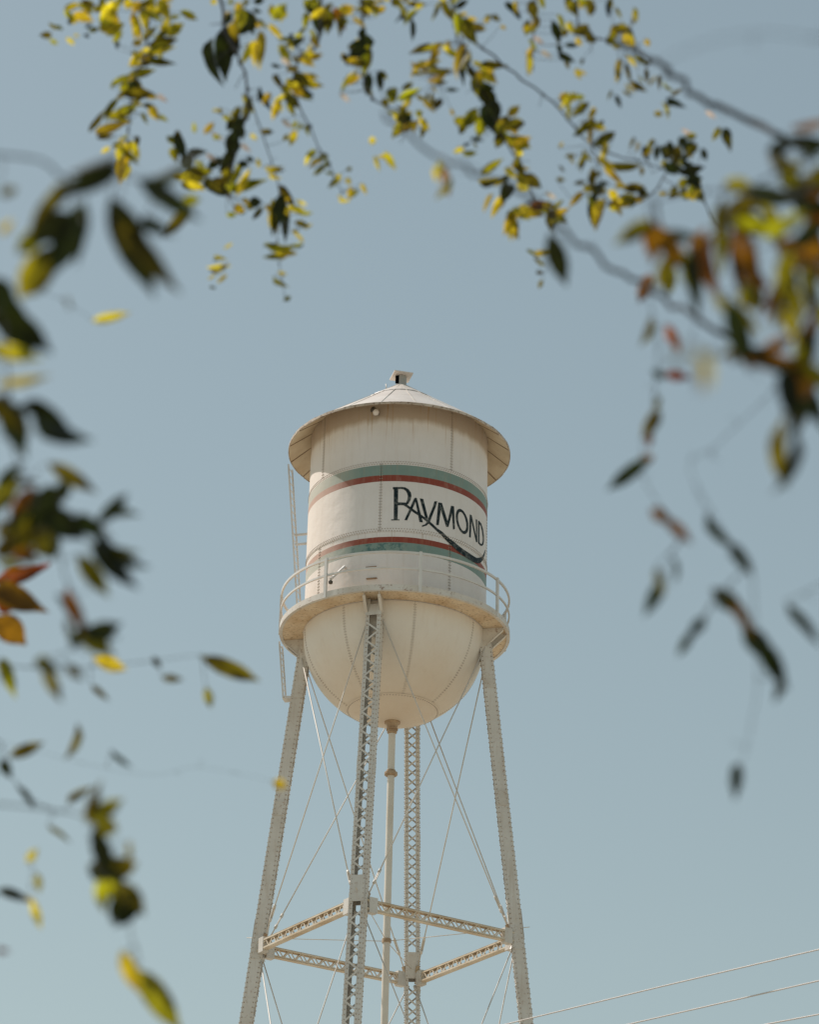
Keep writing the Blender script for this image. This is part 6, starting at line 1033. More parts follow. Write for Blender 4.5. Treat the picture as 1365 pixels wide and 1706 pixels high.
[2,[-0.573,8.724,7.44],[0.424,0.577,0.656,-0.236],0.057,0.0251,"o"],
[1,[-0.636,8.849,8.143],[0.457,0.632,0.598,-0.182],0.051,0.028,"d"],
[1,[-0.637,8.773,8.032],[0.076,0.097,0.867,-0.482],0.055,0.0259,"y"],
[4,[-0.098,9.033,7.827],[0.041,0.075,0.866,-0.493],0.046,0.0309,"o"],
[4,[-0.192,8.652,7.778],[0.438,0.75,0.454,-0.198],0.041,0.0344,"g"],
[0,[-1.085,8.896,7.79],[0.11,0.136,0.834,-0.524],0.054,0.0259,"d"],
[4,[-0.27,8.419,7.791],[0.454,0.562,0.669,-0.176],0.056,0.0249,"y"],
[0,[-1.028,8.701,7.538],[0.284,0.533,0.695,-0.389],0.059,0.0234,"o"],
[0,[-1.337,8.761,7.948],[0.404,0.893,0.191,-0.042],0.05,0.0276,"y"],
[3,[-0.45,8.478,7.679],[0.506,0.684,0.504,-0.151],0.044,0.0311,"d"],
[4,[-0.122,8.671,7.975],[0.558,0.76,-0.315,0.104],0.049,0.0274,"y"],
[4,[-0.274,8.904,7.948],[0.144,0.231,0.873,-0.405],0.051,0.0261,"y"],
[1,[-0.744,8.995,7.695],[0.324,0.388,0.82,-0.269],0.057,0.0232,"g"],
[2,[-0.478,8.896,7.033],[0.407,0.543,-0.555,0.482],0.072,0.0181,"g"],
[2,[-0.399,9.075,7.158],[0.617,0.687,-0.171,0.344],0.072,0.018,"y"],
[2,[-0.435,8.842,6.99],[0.118,0.334,-0.752,0.557],0.066,0.0196,"y"],
[0,[-0.96,8.417,7.648],[0.422,0.782,0.426,-0.174],0.052,0.0247,"o"],
[3,[-0.482,8.462,7.471],[0.115,0.324,0.731,-0.59],0.054,0.0237,"o"],
[0,[-1.067,8.726,7.561],[0.337,0.831,0.387,-0.216],0.064,0.0199,"g"],
[3,[-0.472,8.49,7.571],[0.374,0.631,0.62,-0.277],0.053,0.0239,"y"],
[1,[-0.843,8.775,7.321],[0.066,0.099,0.73,-0.673],0.045,0.0278,"d"],
[4,[-0.118,8.608,7.658],[0.199,0.344,0.829,-0.394],0.048,0.026,"g"],
[4,[-0.222,8.35,7.717],[0.167,0.442,0.732,-0.491],0.067,0.0185,"y"],
[2,[-0.441,8.95,7.234],[0.246,0.516,0.687,-0.449],0.068,0.0182,"y"],
[0,[-1.207,8.578,7.946],[0.081,0.041,0.88,-0.467],0.047,0.0263,"g"],
[2,[-0.525,8.613,7.198],[0.228,0.729,0.501,-0.407],0.07,0.0176,"y"],
[0,[-1.062,8.488,7.666],[0.36,0.693,0.563,-0.271],0.046,0.0266,"y"],
[0,[-1.176,8.48,7.827],[0.017,-0.118,0.818,-0.563],0.039,0.0313,"y"],
[4,[-0.193,8.387,7.797],[0.184,0.272,0.883,-0.335],0.057,0.0213,"o"],
[4,[-0.105,8.748,8.067],[0.084,0.33,-0.735,0.587],0.048,0.0249,"y"],
[4,[-0.125,8.655,7.3],[0.07,0.159,0.809,-0.562],0.067,0.0178,"y"],
[2,[-0.387,8.796,6.98],[0.212,0.604,-0.599,0.481],0.067,0.0177,"g"],
[3,[-0.43,8.425,7.472],[0.057,0.108,0.792,-0.598],0.052,0.0228,"y"],
[0,[-1.227,8.748,8.028],[0.119,0.44,-0.739,0.496],0.04,0.0295,"o"],
[0,[-0.893,8.713,7.973],[0.22,0.533,0.684,-0.446],0.061,0.0193,"o"],
[0,[-1.208,8.599,7.813],[0.37,0.504,-0.749,0.22],0.052,0.0226,"g"],
[0,[-1.08,9.013,7.598],[0.065,0.056,0.74,-0.668],0.05,0.0232,"o"],
[1,[-0.578,8.367,7.707],[0.118,0.374,0.71,-0.585],0.062,0.0185,"g"],
[0,[-0.999,8.405,7.847],[0.101,0.069,0.931,-0.344],0.056,0.0204,"y"],
[0,[-1.041,8.795,7.56],[0.101,0.229,0.716,-0.652],0.062,0.0182,"g"],
[1,[-0.572,8.605,7.566],[0.012,-0.043,0.839,-0.542],0.063,0.0179,"d"],
[3,[-0.428,8.501,7.519],[0.205,0.57,0.644,-0.467],0.055,0.0203,"g"],
[0,[-1.19,9.138,7.629],[0.263,0.765,0.478,-0.342],0.054,0.0206,"o"],
[3,[-0.489,8.91,8.014],[0.068,0.165,0.768,-0.615],0.059,0.0187,"y"],
[1,[-0.773,8.906,7.551],[0.174,0.47,0.679,-0.536],0.059,0.0187,"p"],
[4,[-0.246,8.783,7.881],[0.496,0.752,0.408,-0.148],0.047,0.023,"o"],
[3,[-0.386,8.42,7.501],[0.154,0.586,0.602,-0.521],0.058,0.0184,"y"],
[0,[-1.005,8.573,7.961],[0.057,0.204,-0.878,0.429],0.042,0.0254,"g"],
[0,[-1.264,8.499,7.795],[0.633,0.709,0.309,-0.014],0.051,0.0206,"y"],
[4,[-0.12,9.123,7.604],[0.403,0.585,0.652,-0.265],0.059,0.0178,"y"],
[1,[-0.766,9.264,7.203],[0.241,0.578,0.622,-0.47],0.062,0.0168,"y"],
[0,[-1.1,8.958,7.541],[0.067,0.057,0.741,-0.666],0.049,0.0212,"g"],
[4,[-0.238,8.449,7.582],[0.292,0.758,0.488,-0.319],0.049,0.0212,"y"],
[4,[-0.271,8.493,7.797],[0.455,0.633,0.597,-0.192],0.035,0.0295,"g"],
[3,[-0.491,8.744,7.513],[0.191,0.402,0.754,-0.482],0.056,0.0184,"p"],
[3,[-0.326,8.698,7.29],[0.37,0.271,-0.546,0.701],0.064,0.016,"y"],
[0,[-1.191,8.55,7.91],[0.021,-0.493,0.808,-0.322],0.064,0.0159,"y"],
[3,[-0.18,9.046,7.426],[0.106,0.215,0.817,-0.525],0.052,0.0194,"y"],
[0,[-0.974,8.702,7.785],[0.025,-0.057,0.852,-0.519],0.058,0.0173,"g"],
[0,[-1.107,8.976,7.74],[0.183,0.529,0.645,-0.521],0.063,0.0158,"y"],
[1,[-0.702,8.991,7.228],[0.312,0.636,0.6,-0.372],0.042,0.0237,"g"],
[1,[-0.634,8.868,7.226],[0.176,0.431,0.7,-0.542],0.044,0.0225,"y"],
[3,[-0.476,8.982,7.974],[0.257,0.483,0.742,-0.389],0.044,0.0225,"o"],
[3,[-0.482,8.589,7.556],[0.451,0.629,0.598,-0.207],0.043,0.0223,"y"],
[1,[-0.719,8.82,8.072],[0.225,0.375,-0.846,0.306],0.047,0.0204,"y"],
[0,[-0.954,8.499,7.446],[0.197,0.419,0.735,-0.496],0.053,0.018,"p"],
[1,[-0.616,8.401,7.168],[0.15,0.394,0.709,-0.565],0.054,0.0176,"p"],
[3,[-0.397,8.693,7.456],[0.072,0.18,0.756,-0.626],0.053,0.0179,"g"],
[2,[-0.491,9.002,7.287],[0.397,0.815,0.368,-0.208],0.049,0.0192,"y"],
[0,[-1.106,9.023,7.574],[0.155,0.378,0.705,-0.579],0.048,0.0195,"y"],
[4,[-0.105,8.781,8.114],[0.429,0.574,-0.668,0.201],0.056,0.0167,"y"],
[2,[-0.707,8.783,6.792],[0.623,0.673,0.39,-0.09],0.059,0.0158,"y"],
[1,[-0.771,8.7,7.317],[0.218,0.405,0.759,-0.462],0.051,0.0182,"p"],
[2,[-0.534,8.963,7.422],[0.102,0.758,0.582,-0.276],0.061,0.0152,"o"],
[0,[-1.116,8.872,8.149],[0.104,0.113,0.859,-0.488],0.034,0.0271,"g"],
[4,[-0.257,8.34,7.364],[0.197,0.379,0.79,-0.44],0.052,0.0177,"p"],
[0,[-0.978,8.823,7.571],[0.219,0.437,0.736,-0.469],0.048,0.0191,"g"],
[0,[-0.971,8.918,8.106],[0.261,0.729,0.53,-0.346],0.046,0.0197,"g"],
[0,[-1.009,8.388,7.743],[0.037,-0.033,0.921,-0.387],0.033,0.0274,"y"],
[1,[-0.639,8.393,7.779],[0.656,0.723,0.216,-0.015],0.046,0.0195,"o"],
[2,[-0.55,8.898,7.403],[0.135,-0.578,-0.681,0.428],0.06,0.0149,"y"],
[0,[-0.886,8.637,7.909],[0.403,0.522,0.719,-0.217],0.049,0.0182,"o"],
[1,[-0.826,8.742,7.323],[0.367,0.86,0.313,-0.17],0.047,0.0188,"d"],
[3,[-0.395,8.668,7.887],[0.159,0.308,0.819,-0.457],0.048,0.0182,"g"],
[3,[-0.496,8.82,7.728],[0.137,0.341,0.75,-0.55],0.056,0.0156,"y"],
[2,[-0.518,9.153,7.053],[0.113,0.434,0.876,-0.176],0.059,0.0148,"g"],
[3,[-0.327,9.046,7.539],[0.398,0.492,-0.739,0.232],0.047,0.0185,"o"],
[4,[-0.147,8.565,7.307],[0.34,0.631,0.616,-0.327],0.029,0.0299,"y"],
[3,[-0.479,8.27,7.465],[0.192,0.419,0.753,-0.47],0.049,0.0176,"p"],
[0,[-1.246,8.635,7.972],[0.27,0.505,-0.755,0.32],0.055,0.0155,"g"],
[0,[-1.138,8.717,8.049],[0.299,0.361,0.841,-0.272],0.042,0.0202,"o"],
[2,[-0.412,8.938,7.207],[0.376,0.645,0.591,-0.306],0.052,0.0163,"g"],
[0,[-1.022,8.693,7.979],[0.356,0.622,0.638,-0.281],0.044,0.0192,"y"],
[0,[-1.156,8.828,8.119],[0.31,0.445,0.782,-0.306],0.043,0.0196,"o"],
[2,[-0.552,9.066,7.473],[0.022,-0.602,-0.791,0.105],0.058,0.0145,"y"],
[1,[-0.609,8.577,7.226],[0.292,0.435,0.775,-0.354],0.036,0.0228,"d"],
[3,[-0.229,8.719,7.237],[0.072,0.239,0.712,-0.656],0.038,0.0214,"y"],
[3,[-0.441,8.934,7.639],[0.119,0.187,-0.923,0.313],0.04,0.0203,"g"],
[0,[-1.151,8.789,7.394],[0.206,0.449,-0.766,0.412],0.045,0.018,"y"],
[3,[-0.446,8.754,7.921],[0.59,0.708,0.379,-0.081],0.055,0.0147,"g"],
[0,[-1.386,8.702,7.875],[0.586,0.679,-0.417,0.145],0.052,0.0155,"y"],
[1,[-0.837,8.964,7.452],[0.282,0.502,0.715,-0.398],0.046,0.0174,"g"],
[3,[-0.273,9.073,7.486],[0.035,0.07,0.764,-0.641],0.039,0.0204,"y"],
[1,[-0.807,8.873,8.166],[0.218,0.457,0.744,-0.435],0.028,0.0281,"y"],
[3,[-0.297,8.545,7.226],[0.208,-0.111,-0.834,0.499],0.056,0.014,"g"],
[0,[-0.968,8.652,7.888],[0.447,0.642,0.593,-0.192],0.033,0.0236,"y"],
[4,[-0.078,8.833,7.668],[0.393,0.795,0.405,-0.224],0.034,0.0229,"y"],
[1,[-0.804,8.529,7.295],[0.497,0.866,-0.026,0.057],0.044,0.0175,"g"],
[1,[-0.606,8.453,7.816],[0.164,0.561,0.635,-0.504],0.041,0.0187,"d"],
[3,[-0.387,8.94,7.479],[0.062,0.163,-0.853,0.493],0.044,0.0174,"y"],
[2,[-0.478,9.315,7.034],[0.581,0.671,0.441,-0.135],0.037,0.0204,"g"],
[2,[-0.432,8.902,7.247],[0.33,0.463,0.757,-0.322],0.052,0.0145,"y"],
[0,[-1.04,8.682,7.59],[0.131,0.254,0.768,-0.573],0.038,0.0198,"y"],
[2,[-0.571,8.809,7.334],[0.437,0.889,-0.101,0.091],0.038,0.0198,"y"],
[1,[-0.676,9.071,7.491],[0.504,0.758,0.388,-0.143],0.031,0.0241,"d"],
[0,[-1.327,8.652,7.88],[0.625,0.745,0.234,0.0],0.039,0.0191,"y"],
[3,[-0.18,8.7,7.179],[0.203,0.265,-0.893,0.301],0.049,0.0151,"g"],
[0,[-1.256,8.675,7.927],[0.579,0.801,-0.121,0.099],0.045,0.0164,"o"],
[0,[-1.03,8.538,7.664],[0.47,0.708,0.501,-0.165],0.037,0.0196,"y"],
[0,[-1.333,8.416,7.604],[0.447,0.728,-0.465,0.234],0.039,0.0185,"g"],
[0,[-1.127,8.985,7.973],[0.422,0.604,0.638,-0.222],0.032,0.0225,"o"],
[1,[-0.736,8.542,7.285],[0.227,0.735,0.5,-0.397],0.037,0.0193,"g"],
[3,[-0.503,8.844,7.926],[0.328,0.781,0.459,-0.269],0.051,0.0139,"g"],
[1,[-0.65,8.92,7.198],[0.308,0.67,0.567,-0.367],0.031,0.0226,"d"],
[2,[-0.39,8.825,7.074],[0.283,0.794,0.426,-0.328],0.041,0.017,"y"],
[0,[-1.301,8.396,7.622],[0.205,0.338,0.796,-0.459],0.044,0.0158,"y"],
[2,[-0.49,8.936,7.543],[0.374,0.884,0.245,-0.138],0.034,0.0202,"o"],
[3,[-0.38,8.51,7.704],[0.042,0.141,-0.85,0.506],0.048,0.0143,"y"],
[3,[-0.542,8.715,7.748],[0.259,0.556,0.68,-0.402],0.044,0.0155,"d"],
[2,[-0.734,8.797,6.868],[0.531,0.407,0.541,-0.51],0.052,0.0131,"y"],
[4,[-0.083,8.542,7.433],[0.069,0.628,0.769,-0.1],0.052,0.013,"g"],
[3,[-0.302,8.576,7.245],[0.209,0.692,-0.53,0.443],0.04,0.0167,"o"],
[3,[-0.46,8.487,7.699],[0.615,0.781,0.109,-0.009],0.034,0.0196,"d"],
[3,[-0.272,9.17,7.418],[0.454,0.554,0.663,-0.218],0.051,0.013,"y"],
[1,[-0.605,8.84,8.186],[0.457,0.682,0.542,-0.18],0.044,0.015,"y"],
[3,[-0.364,8.913,7.449],[0.023,0.082,-0.864,0.496],0.04,0.0164,"o"],
[4,[-0.102,8.629,8.028],[0.123,0.255,0.844,-0.455],0.027,0.0237,"y"],
[4,[-0.153,8.616,7.931],[0.411,0.82,-0.352,0.186],0.039,0.0164,"y"],
[4,[-0.135,8.726,7.996],[0.523,0.828,-0.186,0.079],0.038,0.0165,"g"],
[3,[-0.451,8.589,7.796],[0.395,0.652,0.597,-0.249],0.04,0.0153,"g"],
[1,[-0.676,8.526,7.384],[0.3,0.624,0.622,-0.365],0.04,0.015,"y"],
[3,[-0.41,8.728,7.491],[0.108,0.187,-0.911,0.353],0.037,0.0162,"g"],
[1,[-0.597,8.562,7.322],[0.225,0.344,0.819,-0.399],0.037,0.0159,"y"],
[2,[-0.48,8.736,6.821],[0.399,0.493,0.723,-0.273],0.042,0.014,"y"],
[0,[-1.349,8.601,7.805],[0.344,0.785,-0.424,0.291],0.036,0.0162,"g"],
[1,[-0.747,8.575,7.432],[0.192,0.674,0.547,-0.458],0.047,0.0124,"y"],
[2,[-0.459,9.283,7.336],[0.49,0.604,0.596,-0.202],0.033,0.0169,"o"],
[1,[-0.692,8.817,6.967],[0.531,0.663,0.525,-0.048],0.047,0.0118,"y"],
[0,[-1.174,8.872,7.917],[0.585,0.777,0.23,-0.021],0.033,0.0167,"d"],
[0,[-1.114,8.698,7.356],[0.567,0.684,0.448,-0.099],0.041,0.0134,"y"],
[0,[-1.331,8.649,7.864],[0.391,0.918,0.06,0.036],0.027,0.02,"o"],
[1,[-0.684,8.362,7.801],[0.01,-0.07,0.829,-0.555],0.033,0.0159,"g"],
[4,[-0.145,8.652,7.966],[0.402,0.906,0.119,-0.061],0.026,0.0201,"o"],
[3,[-0.273,8.609,7.181],[0.413,0.645,-0.584,0.269],0.041,0.0123,"g"],
[3,[-0.474,8.95,8.006],[0.372,0.809,0.401,-0.213],0.023,0.0216,"d"],
[1,[-0.741,8.811,7.606],[0.084,0.076,0.897,-0.426],0.028,0.0173,"o"],
[3,[-0.234,8.746,7.289],[0.538,0.638,0.529,-0.154],0.027,0.0179,"o"],
[0,[-1.23,8.548,7.797],[0.19,0.473,-0.756,0.411],0.035,0.0135,"d"],
[1,[-0.771,9.304,7.211],[0.279,0.745,0.563,-0.224],0.043,0.0107,"g"],
[0,[-1.257,8.707,7.847],[0.545,0.663,-0.486,0.163],0.031,0.0146,"d"],
[2,[-0.568,8.735,7.444],[0.469,0.582,0.636,-0.194],0.032,0.0135,"g"],
[3,[-0.272,9.048,7.366],[0.335,0.352,0.633,-0.603],0.041,0.0102,"y"],
[0,[-1.099,8.69,7.37],[0.278,0.78,0.463,-0.317],0.033,0.0125,"g"],
[2,[-0.771,9.129,7.014],[0.49,0.722,0.45,-0.188],0.039,0.01,"y"],
[0,[-1.351,8.745,7.865],[0.3,0.537,0.702,-0.358],0.037,0.0101,"y"],
[2,[-0.776,9.278,7.069],[0.388,0.499,0.716,-0.296],0.03,0.0111,"g"],
[0,[-1.321,8.706,7.856],[0.273,0.605,0.642,-0.384],0.026,0.0109,"y"],
[3,[-0.264,9.037,7.345],[0.238,0.302,0.864,-0.327],0.027,0.0083,"y"]],
"over":[
[2,[0.302,8.834,7.676],[0.023,0.164,0.724,-0.67],0.144,0.0687,"d"],
[2,[0.201,8.752,7.918],[0.371,-0.196,0.757,-0.502],0.188,0.0471,"d"],
[0,[0.186,8.539,7.867],[0.11,0.287,0.813,-0.495],0.133,0.054,"o"],
[2,[0.266,8.52,7.529],[0.174,0.359,0.81,-0.43],0.102,0.062,"d"],
[2,[0.383,8.881,7.545],[0.289,0.51,0.729,-0.355],0.11,0.0549,"g"],
[2,[0.262,8.85,7.821],[0.036,0.123,0.827,-0.547],0.107,0.0554,"o"],
[0,[0.009,9.037,7.752],[0.183,0.264,-0.884,0.34],0.125,0.0467,"g"],
[2,[0.352,8.998,7.716],[0.043,0.157,0.807,-0.568],0.101,0.0558,"d"],
[2,[0.23,8.637,7.818],[0.438,-0.15,-0.7,0.544],0.15,0.0374,"y"],
[7,[0.744,8.536,7.217],[0.278,0.62,0.715,-0.163],0.149,0.0373,"o"],
[2,[0.297,8.879,7.66],[0.06,0.063,-0.931,0.355],0.106,0.0478,"g"],
[7,[0.738,8.675,7.179],[0.344,-0.147,-0.733,0.569],0.141,0.0354,"d"],
[2,[0.261,8.472,7.406],[0.156,0.25,-0.861,0.415],0.101,0.0465,"g"],
[2,[0.456,9.098,7.359],[0.214,0.569,0.639,-0.471],0.101,0.0462,"y"],
[7,[0.729,8.293,6.9],[0.452,-0.235,-0.593,0.624],0.136,0.0339,"y"],
[2,[0.448,8.783,7.319],[0.222,0.405,0.794,-0.396],0.092,0.0494,"o"],
[2,[0.315,8.495,7.46],[0.055,0.165,0.834,-0.524],0.087,0.052,"d"],
[2,[0.189,8.73,7.499],[0.414,0.725,0.492,-0.247],0.099,0.0451,"g"],
[2,[0.25,8.933,7.817],[0.295,0.653,0.599,-0.358],0.098,0.0446,"d"],
[2,[0.284,8.848,7.351],[0.586,0.673,0.431,-0.132],0.125,0.0344,"g"],
[2,[0.416,8.803,7.152],[0.078,0.191,-0.742,0.637],0.104,0.0402,"y"],
[2,[0.471,8.731,7.138],[0.268,0.698,0.531,-0.399],0.102,0.0399,"b"],
[2,[0.562,8.851,7.196],[0.021,-0.023,-0.749,0.662],0.09,0.045,"g"],
[0,[-0.045,9.018,7.807],[0.33,0.79,0.435,-0.279],0.108,0.0374,"g"],
[7,[0.748,8.613,7.274],[0.215,-0.505,-0.787,0.283],0.126,0.0315,"y"],
[1,[0.767,8.324,7.214],[0.251,0.393,-0.792,0.394],0.104,0.0378,"o"],
[0,[0.005,8.996,7.947],[0.62,0.481,0.516,-0.343],0.125,0.0313,"o"],
[2,[0.387,9.029,7.665],[0.151,0.378,0.77,-0.492],0.105,0.0372,"g"],
[2,[0.371,8.597,7.415],[0.422,0.627,0.606,-0.248],0.08,0.0488,"o"],
[1,[1.003,8.355,7.059],[0.347,0.723,0.501,-0.324],0.099,0.0385,"d"],
[2,[0.381,8.607,7.173],[0.065,0.056,-0.936,0.341],0.095,0.0396,"d"],
[5,[0.81,8.732,7.188],[0.363,0.572,0.669,-0.306],0.084,0.0445,"o"],
[2,[0.275,8.59,7.69],[0.213,0.653,0.584,-0.432],0.115,0.0323,"o"],
[0,[0.109,8.961,8.012],[0.436,0.39,-0.48,0.654],0.121,0.0303,"o"],
[0,[0.056,8.612,7.658],[0.548,0.529,0.476,-0.439],0.121,0.0302,"o"],
[2,[0.372,8.826,7.538],[0.06,0.178,-0.725,0.663],0.08,0.0455,"o"],
[2,[0.38,8.966,7.344],[0.134,0.159,-0.909,0.362],0.111,0.032,"y"],
[0,[0.175,8.319,7.731],[0.006,0.035,0.857,-0.514],0.092,0.0386,"g"],
[2,[0.224,8.57,7.752],[0.283,-0.382,0.822,-0.313],0.119,0.0298,"g"],
[3,[0.544,8.482,7.827],[0.073,0.174,0.9,-0.392],0.097,0.0358,"d"],
[5,[0.802,8.423,7.03],[0.438,0.611,0.61,-0.249],0.088,0.0387,"o"],
[6,[1.17,8.295,7.227],[0.03,-0.115,-0.742,0.66],0.088,0.0386,"d"],
[4,[0.617,8.349,7.692],[0.18,0.601,0.626,-0.463],0.077,0.0439,"o"],
[7,[0.702,8.416,7.328],[0.185,0.416,-0.732,0.507],0.089,0.0366,"o"],
[6,[1.027,8.358,7.024],[0.384,0.709,0.51,-0.3],0.063,0.0513,"d"],
[3,[0.456,8.346,7.817],[0.009,0.083,0.841,-0.534],0.073,0.0442,"o"],
[2,[0.277,8.73,7.752],[0.148,0.454,0.712,-0.514],0.086,0.0373,"y"],
[2,[0.429,9.167,7.407],[0.21,0.425,0.764,-0.438],0.087,0.0363,"g"],
[0,[0.12,8.785,8.131],[0.115,0.242,0.859,-0.436],0.097,0.0325,"o"],
[3,[0.485,8.78,7.916],[0.193,-0.107,-0.838,0.499],0.112,0.028,"y"],
[2,[0.278,8.52,7.522],[0.09,0.288,0.774,-0.556],0.077,0.0399,"o"],
[2,[0.413,8.775,7.379],[0.093,0.292,0.771,-0.558],0.085,0.036,"o"],
[4,[0.804,8.39,7.707],[0.178,0.322,0.872,-0.322],0.086,0.0353,"y"],
[2,[0.294,9.034,7.875],[0.188,0.356,0.823,-0.4],0.085,0.0357,"o"],
[2,[0.276,8.583,7.139],[0.173,0.817,0.483,-0.263],0.11,0.0275,"o"],
[0,[0.046,8.735,7.52],[0.249,0.434,-0.777,0.381],0.104,0.0289,"y"],
[2,[0.498,9.106,7.354],[0.481,0.608,0.594,-0.215],0.092,0.0324,"g"],
[4,[0.585,8.131,7.661],[0.016,0.223,0.721,-0.656],0.077,0.0387,"g"],
[7,[0.753,8.557,7.382],[0.392,0.699,-0.54,0.257],0.098,0.03,"y"],
[7,[0.709,8.725,7.221],[0.222,0.627,0.594,-0.452],0.066,0.0445,"o"],
[5,[0.978,8.197,7.078],[0.036,-0.039,-0.852,0.521],0.069,0.0422,"o"],
[2,[0.227,8.888,7.885],[0.146,0.357,0.788,-0.479],0.09,0.0316,"o"],
[1,[0.674,8.359,7.367],[0.193,0.372,-0.776,0.471],0.091,0.0312,"o"],
[1,[0.227,8.749,7.986],[0.377,0.503,0.745,-0.224],0.08,0.035,"o"],
[0,[-0.021,8.577,7.483],[0.002,0.008,-0.789,0.614],0.09,0.0311,"o"],
[3,[0.379,8.872,8.194],[0.112,0.42,0.72,-0.54],0.093,0.03,"d"],
[6,[1.06,8.437,7.057],[0.166,0.319,0.86,-0.363],0.071,0.0388,"o"],
[5,[0.948,8.36,7.108],[0.207,0.389,0.817,-0.372],0.07,0.0386,"d"],
[1,[0.614,8.214,7.308],[0.128,0.349,-0.723,0.582],0.093,0.029,"y"],
[0,[0.068,8.696,7.679],[0.174,0.83,0.525,0.078],0.103,0.0258,"y"],
[2,[0.411,8.728,7.236],[0.111,0.222,-0.796,0.551],0.085,0.0312,"d"],
[7,[0.683,8.306,7.046],[0.046,0.009,-0.913,0.404],0.088,0.0298,"o"],
[2,[0.366,8.977,7.701],[0.191,0.517,0.686,-0.475],0.06,0.0436,"d"],
[0,[0.132,8.499,7.72],[0.48,-0.083,-0.645,0.589],0.102,0.0256,"y"],
[2,[0.489,9.074,7.646],[0.488,0.725,-0.455,0.172],0.07,0.0373,"y"],
[2,[0.345,8.878,7.566],[0.196,0.588,0.625,-0.475],0.064,0.0403,"g"],
[0,[0.05,8.86,7.866],[0.265,0.797,0.525,0.138],0.1,0.0251,"y"],
[5,[0.786,8.731,7.15],[0.506,0.622,0.562,-0.202],0.072,0.0346,"y"],
[0,[0.003,8.509,7.634],[0.178,-0.671,-0.665,0.276],0.1,0.0249,"y"],
[2,[0.368,8.945,7.686],[0.018,-0.001,-0.86,0.51],0.064,0.0388,"y"],
[2,[0.402,8.642,7.355],[0.478,0.7,0.488,-0.208],0.081,0.0302,"y"],
[0,[0.009,8.743,7.553],[0.141,0.288,-0.822,0.47],0.059,0.0407,"d"],
[3,[0.565,8.481,7.668],[0.195,0.516,0.705,-0.447],0.076,0.0311,"d"],
[2,[0.433,8.851,7.37],[0.117,0.217,0.884,-0.398],0.058,0.0399,"o"],
[2,[0.385,8.709,7.533],[0.489,0.773,0.366,-0.173],0.064,0.036,"y"],
[2,[0.428,8.853,7.147],[0.035,0.047,-0.742,0.668],0.08,0.0287,"y"],
[2,[0.4,8.824,7.144],[0.081,0.337,0.699,-0.625],0.064,0.0358,"g"],
[6,[1.04,8.352,7.031],[0.123,0.466,0.687,-0.545],0.059,0.0384,"d"],
[4,[0.647,7.886,7.481],[0.037,-0.004,-0.934,0.356],0.06,0.0376,"o"],
[0,[-0.001,8.901,8.126],[0.164,-0.032,0.896,-0.411],0.095,0.0237,"d"],
[0,[0.134,8.792,7.92],[0.56,0.328,-0.544,0.531],0.095,0.0237,"y"],
[2,[0.285,9.139,7.514],[0.134,0.812,0.522,-0.225],0.095,0.0237,"y"],
[2,[0.182,9.01,7.712],[0.265,0.616,0.626,-0.398],0.06,0.0372,"g"],
[4,[0.923,8.031,7.164],[0.13,0.544,0.638,-0.529],0.089,0.025,"d"],
[2,[0.447,9.161,7.52],[0.279,0.428,0.792,-0.332],0.054,0.0412,"y"],
[2,[0.206,8.901,7.569],[0.621,0.767,0.151,-0.056],0.067,0.033,"g"],
[6,[1.04,8.404,7.025],[0.087,0.275,0.824,-0.487],0.051,0.0429,"y"],
[4,[0.622,8.468,7.754],[0.393,0.771,0.438,-0.242],0.066,0.0329,"o"],
[7,[0.731,8.184,6.898],[0.359,0.144,-0.589,0.71],0.093,0.0233,"d"],
[4,[0.776,8.204,7.454],[0.057,0.08,-0.746,0.659],0.09,0.024,"y"],
[3,[0.45,8.612,7.754],[0.269,-0.178,0.713,-0.622],0.093,0.0232,"y"],
[7,[0.664,8.581,7.117],[0.166,0.291,-0.798,0.501],0.082,0.0263,"y"],
[0,[0.135,8.911,7.988],[0.241,0.456,0.769,-0.377],0.077,0.028,"g"],
[5,[1.061,8.277,7.144],[0.216,0.234,-0.882,0.348],0.056,0.0384,"o"],
[1,[0.673,8.371,7.277],[0.254,0.34,-0.837,0.344],0.076,0.0277,"o"],
[5,[0.985,8.511,7.202],[0.32,0.438,0.799,-0.26],0.073,0.0288,"d"],
[5,[1.059,8.664,7.361],[0.333,0.888,0.231,-0.219],0.059,0.0356,"d"],
[2,[0.334,8.758,7.21],[0.295,0.013,-0.689,0.662],0.091,0.0226,"y"],
[4,[0.81,8.226,7.372],[0.219,0.472,0.757,-0.396],0.08,0.0257,"o"],
[0,[0.043,8.702,7.516],[0.161,0.239,0.891,-0.351],0.071,0.0288,"y"],
[0,[0.114,8.539,7.942],[0.301,-0.015,-0.719,0.626],0.09,0.0226,"g"],
[5,[1.015,8.449,7.213],[0.092,0.152,-0.745,0.643],0.073,0.0278,"d"],
[1,[0.73,8.253,7.123],[0.085,0.085,-0.87,0.478],0.085,0.0238,"y"],
[1,[0.597,8.714,7.593],[0.576,0.728,0.348,-0.13],0.056,0.0361,"y"],
[2,[0.273,8.685,7.727],[0.034,0.028,-0.93,0.366],0.057,0.0353,"y"],
[2,[0.494,8.835,7.21],[0.25,0.47,0.745,-0.401],0.082,0.0243,"g"],
[5,[1.01,8.483,7.088],[0.531,0.68,0.467,-0.192],0.057,0.0347,"g"],
[2,[0.58,8.991,7.265],[0.33,0.774,0.436,-0.318],0.072,0.0274,"y"],
[2,[0.412,9.137,7.321],[0.002,-0.054,-0.772,0.634],0.085,0.0232,"y"],
[7,[0.781,8.747,7.235],[0.129,0.278,0.854,-0.421],0.058,0.0339,"y"],
[2,[0.088,5.428,5.154],[0.051,0.081,0.93,-0.355],0.08,0.0245,"b"],
[5,[0.952,8.206,7.102],[0.021,-0.07,-0.846,0.528],0.061,0.0321,"d"],
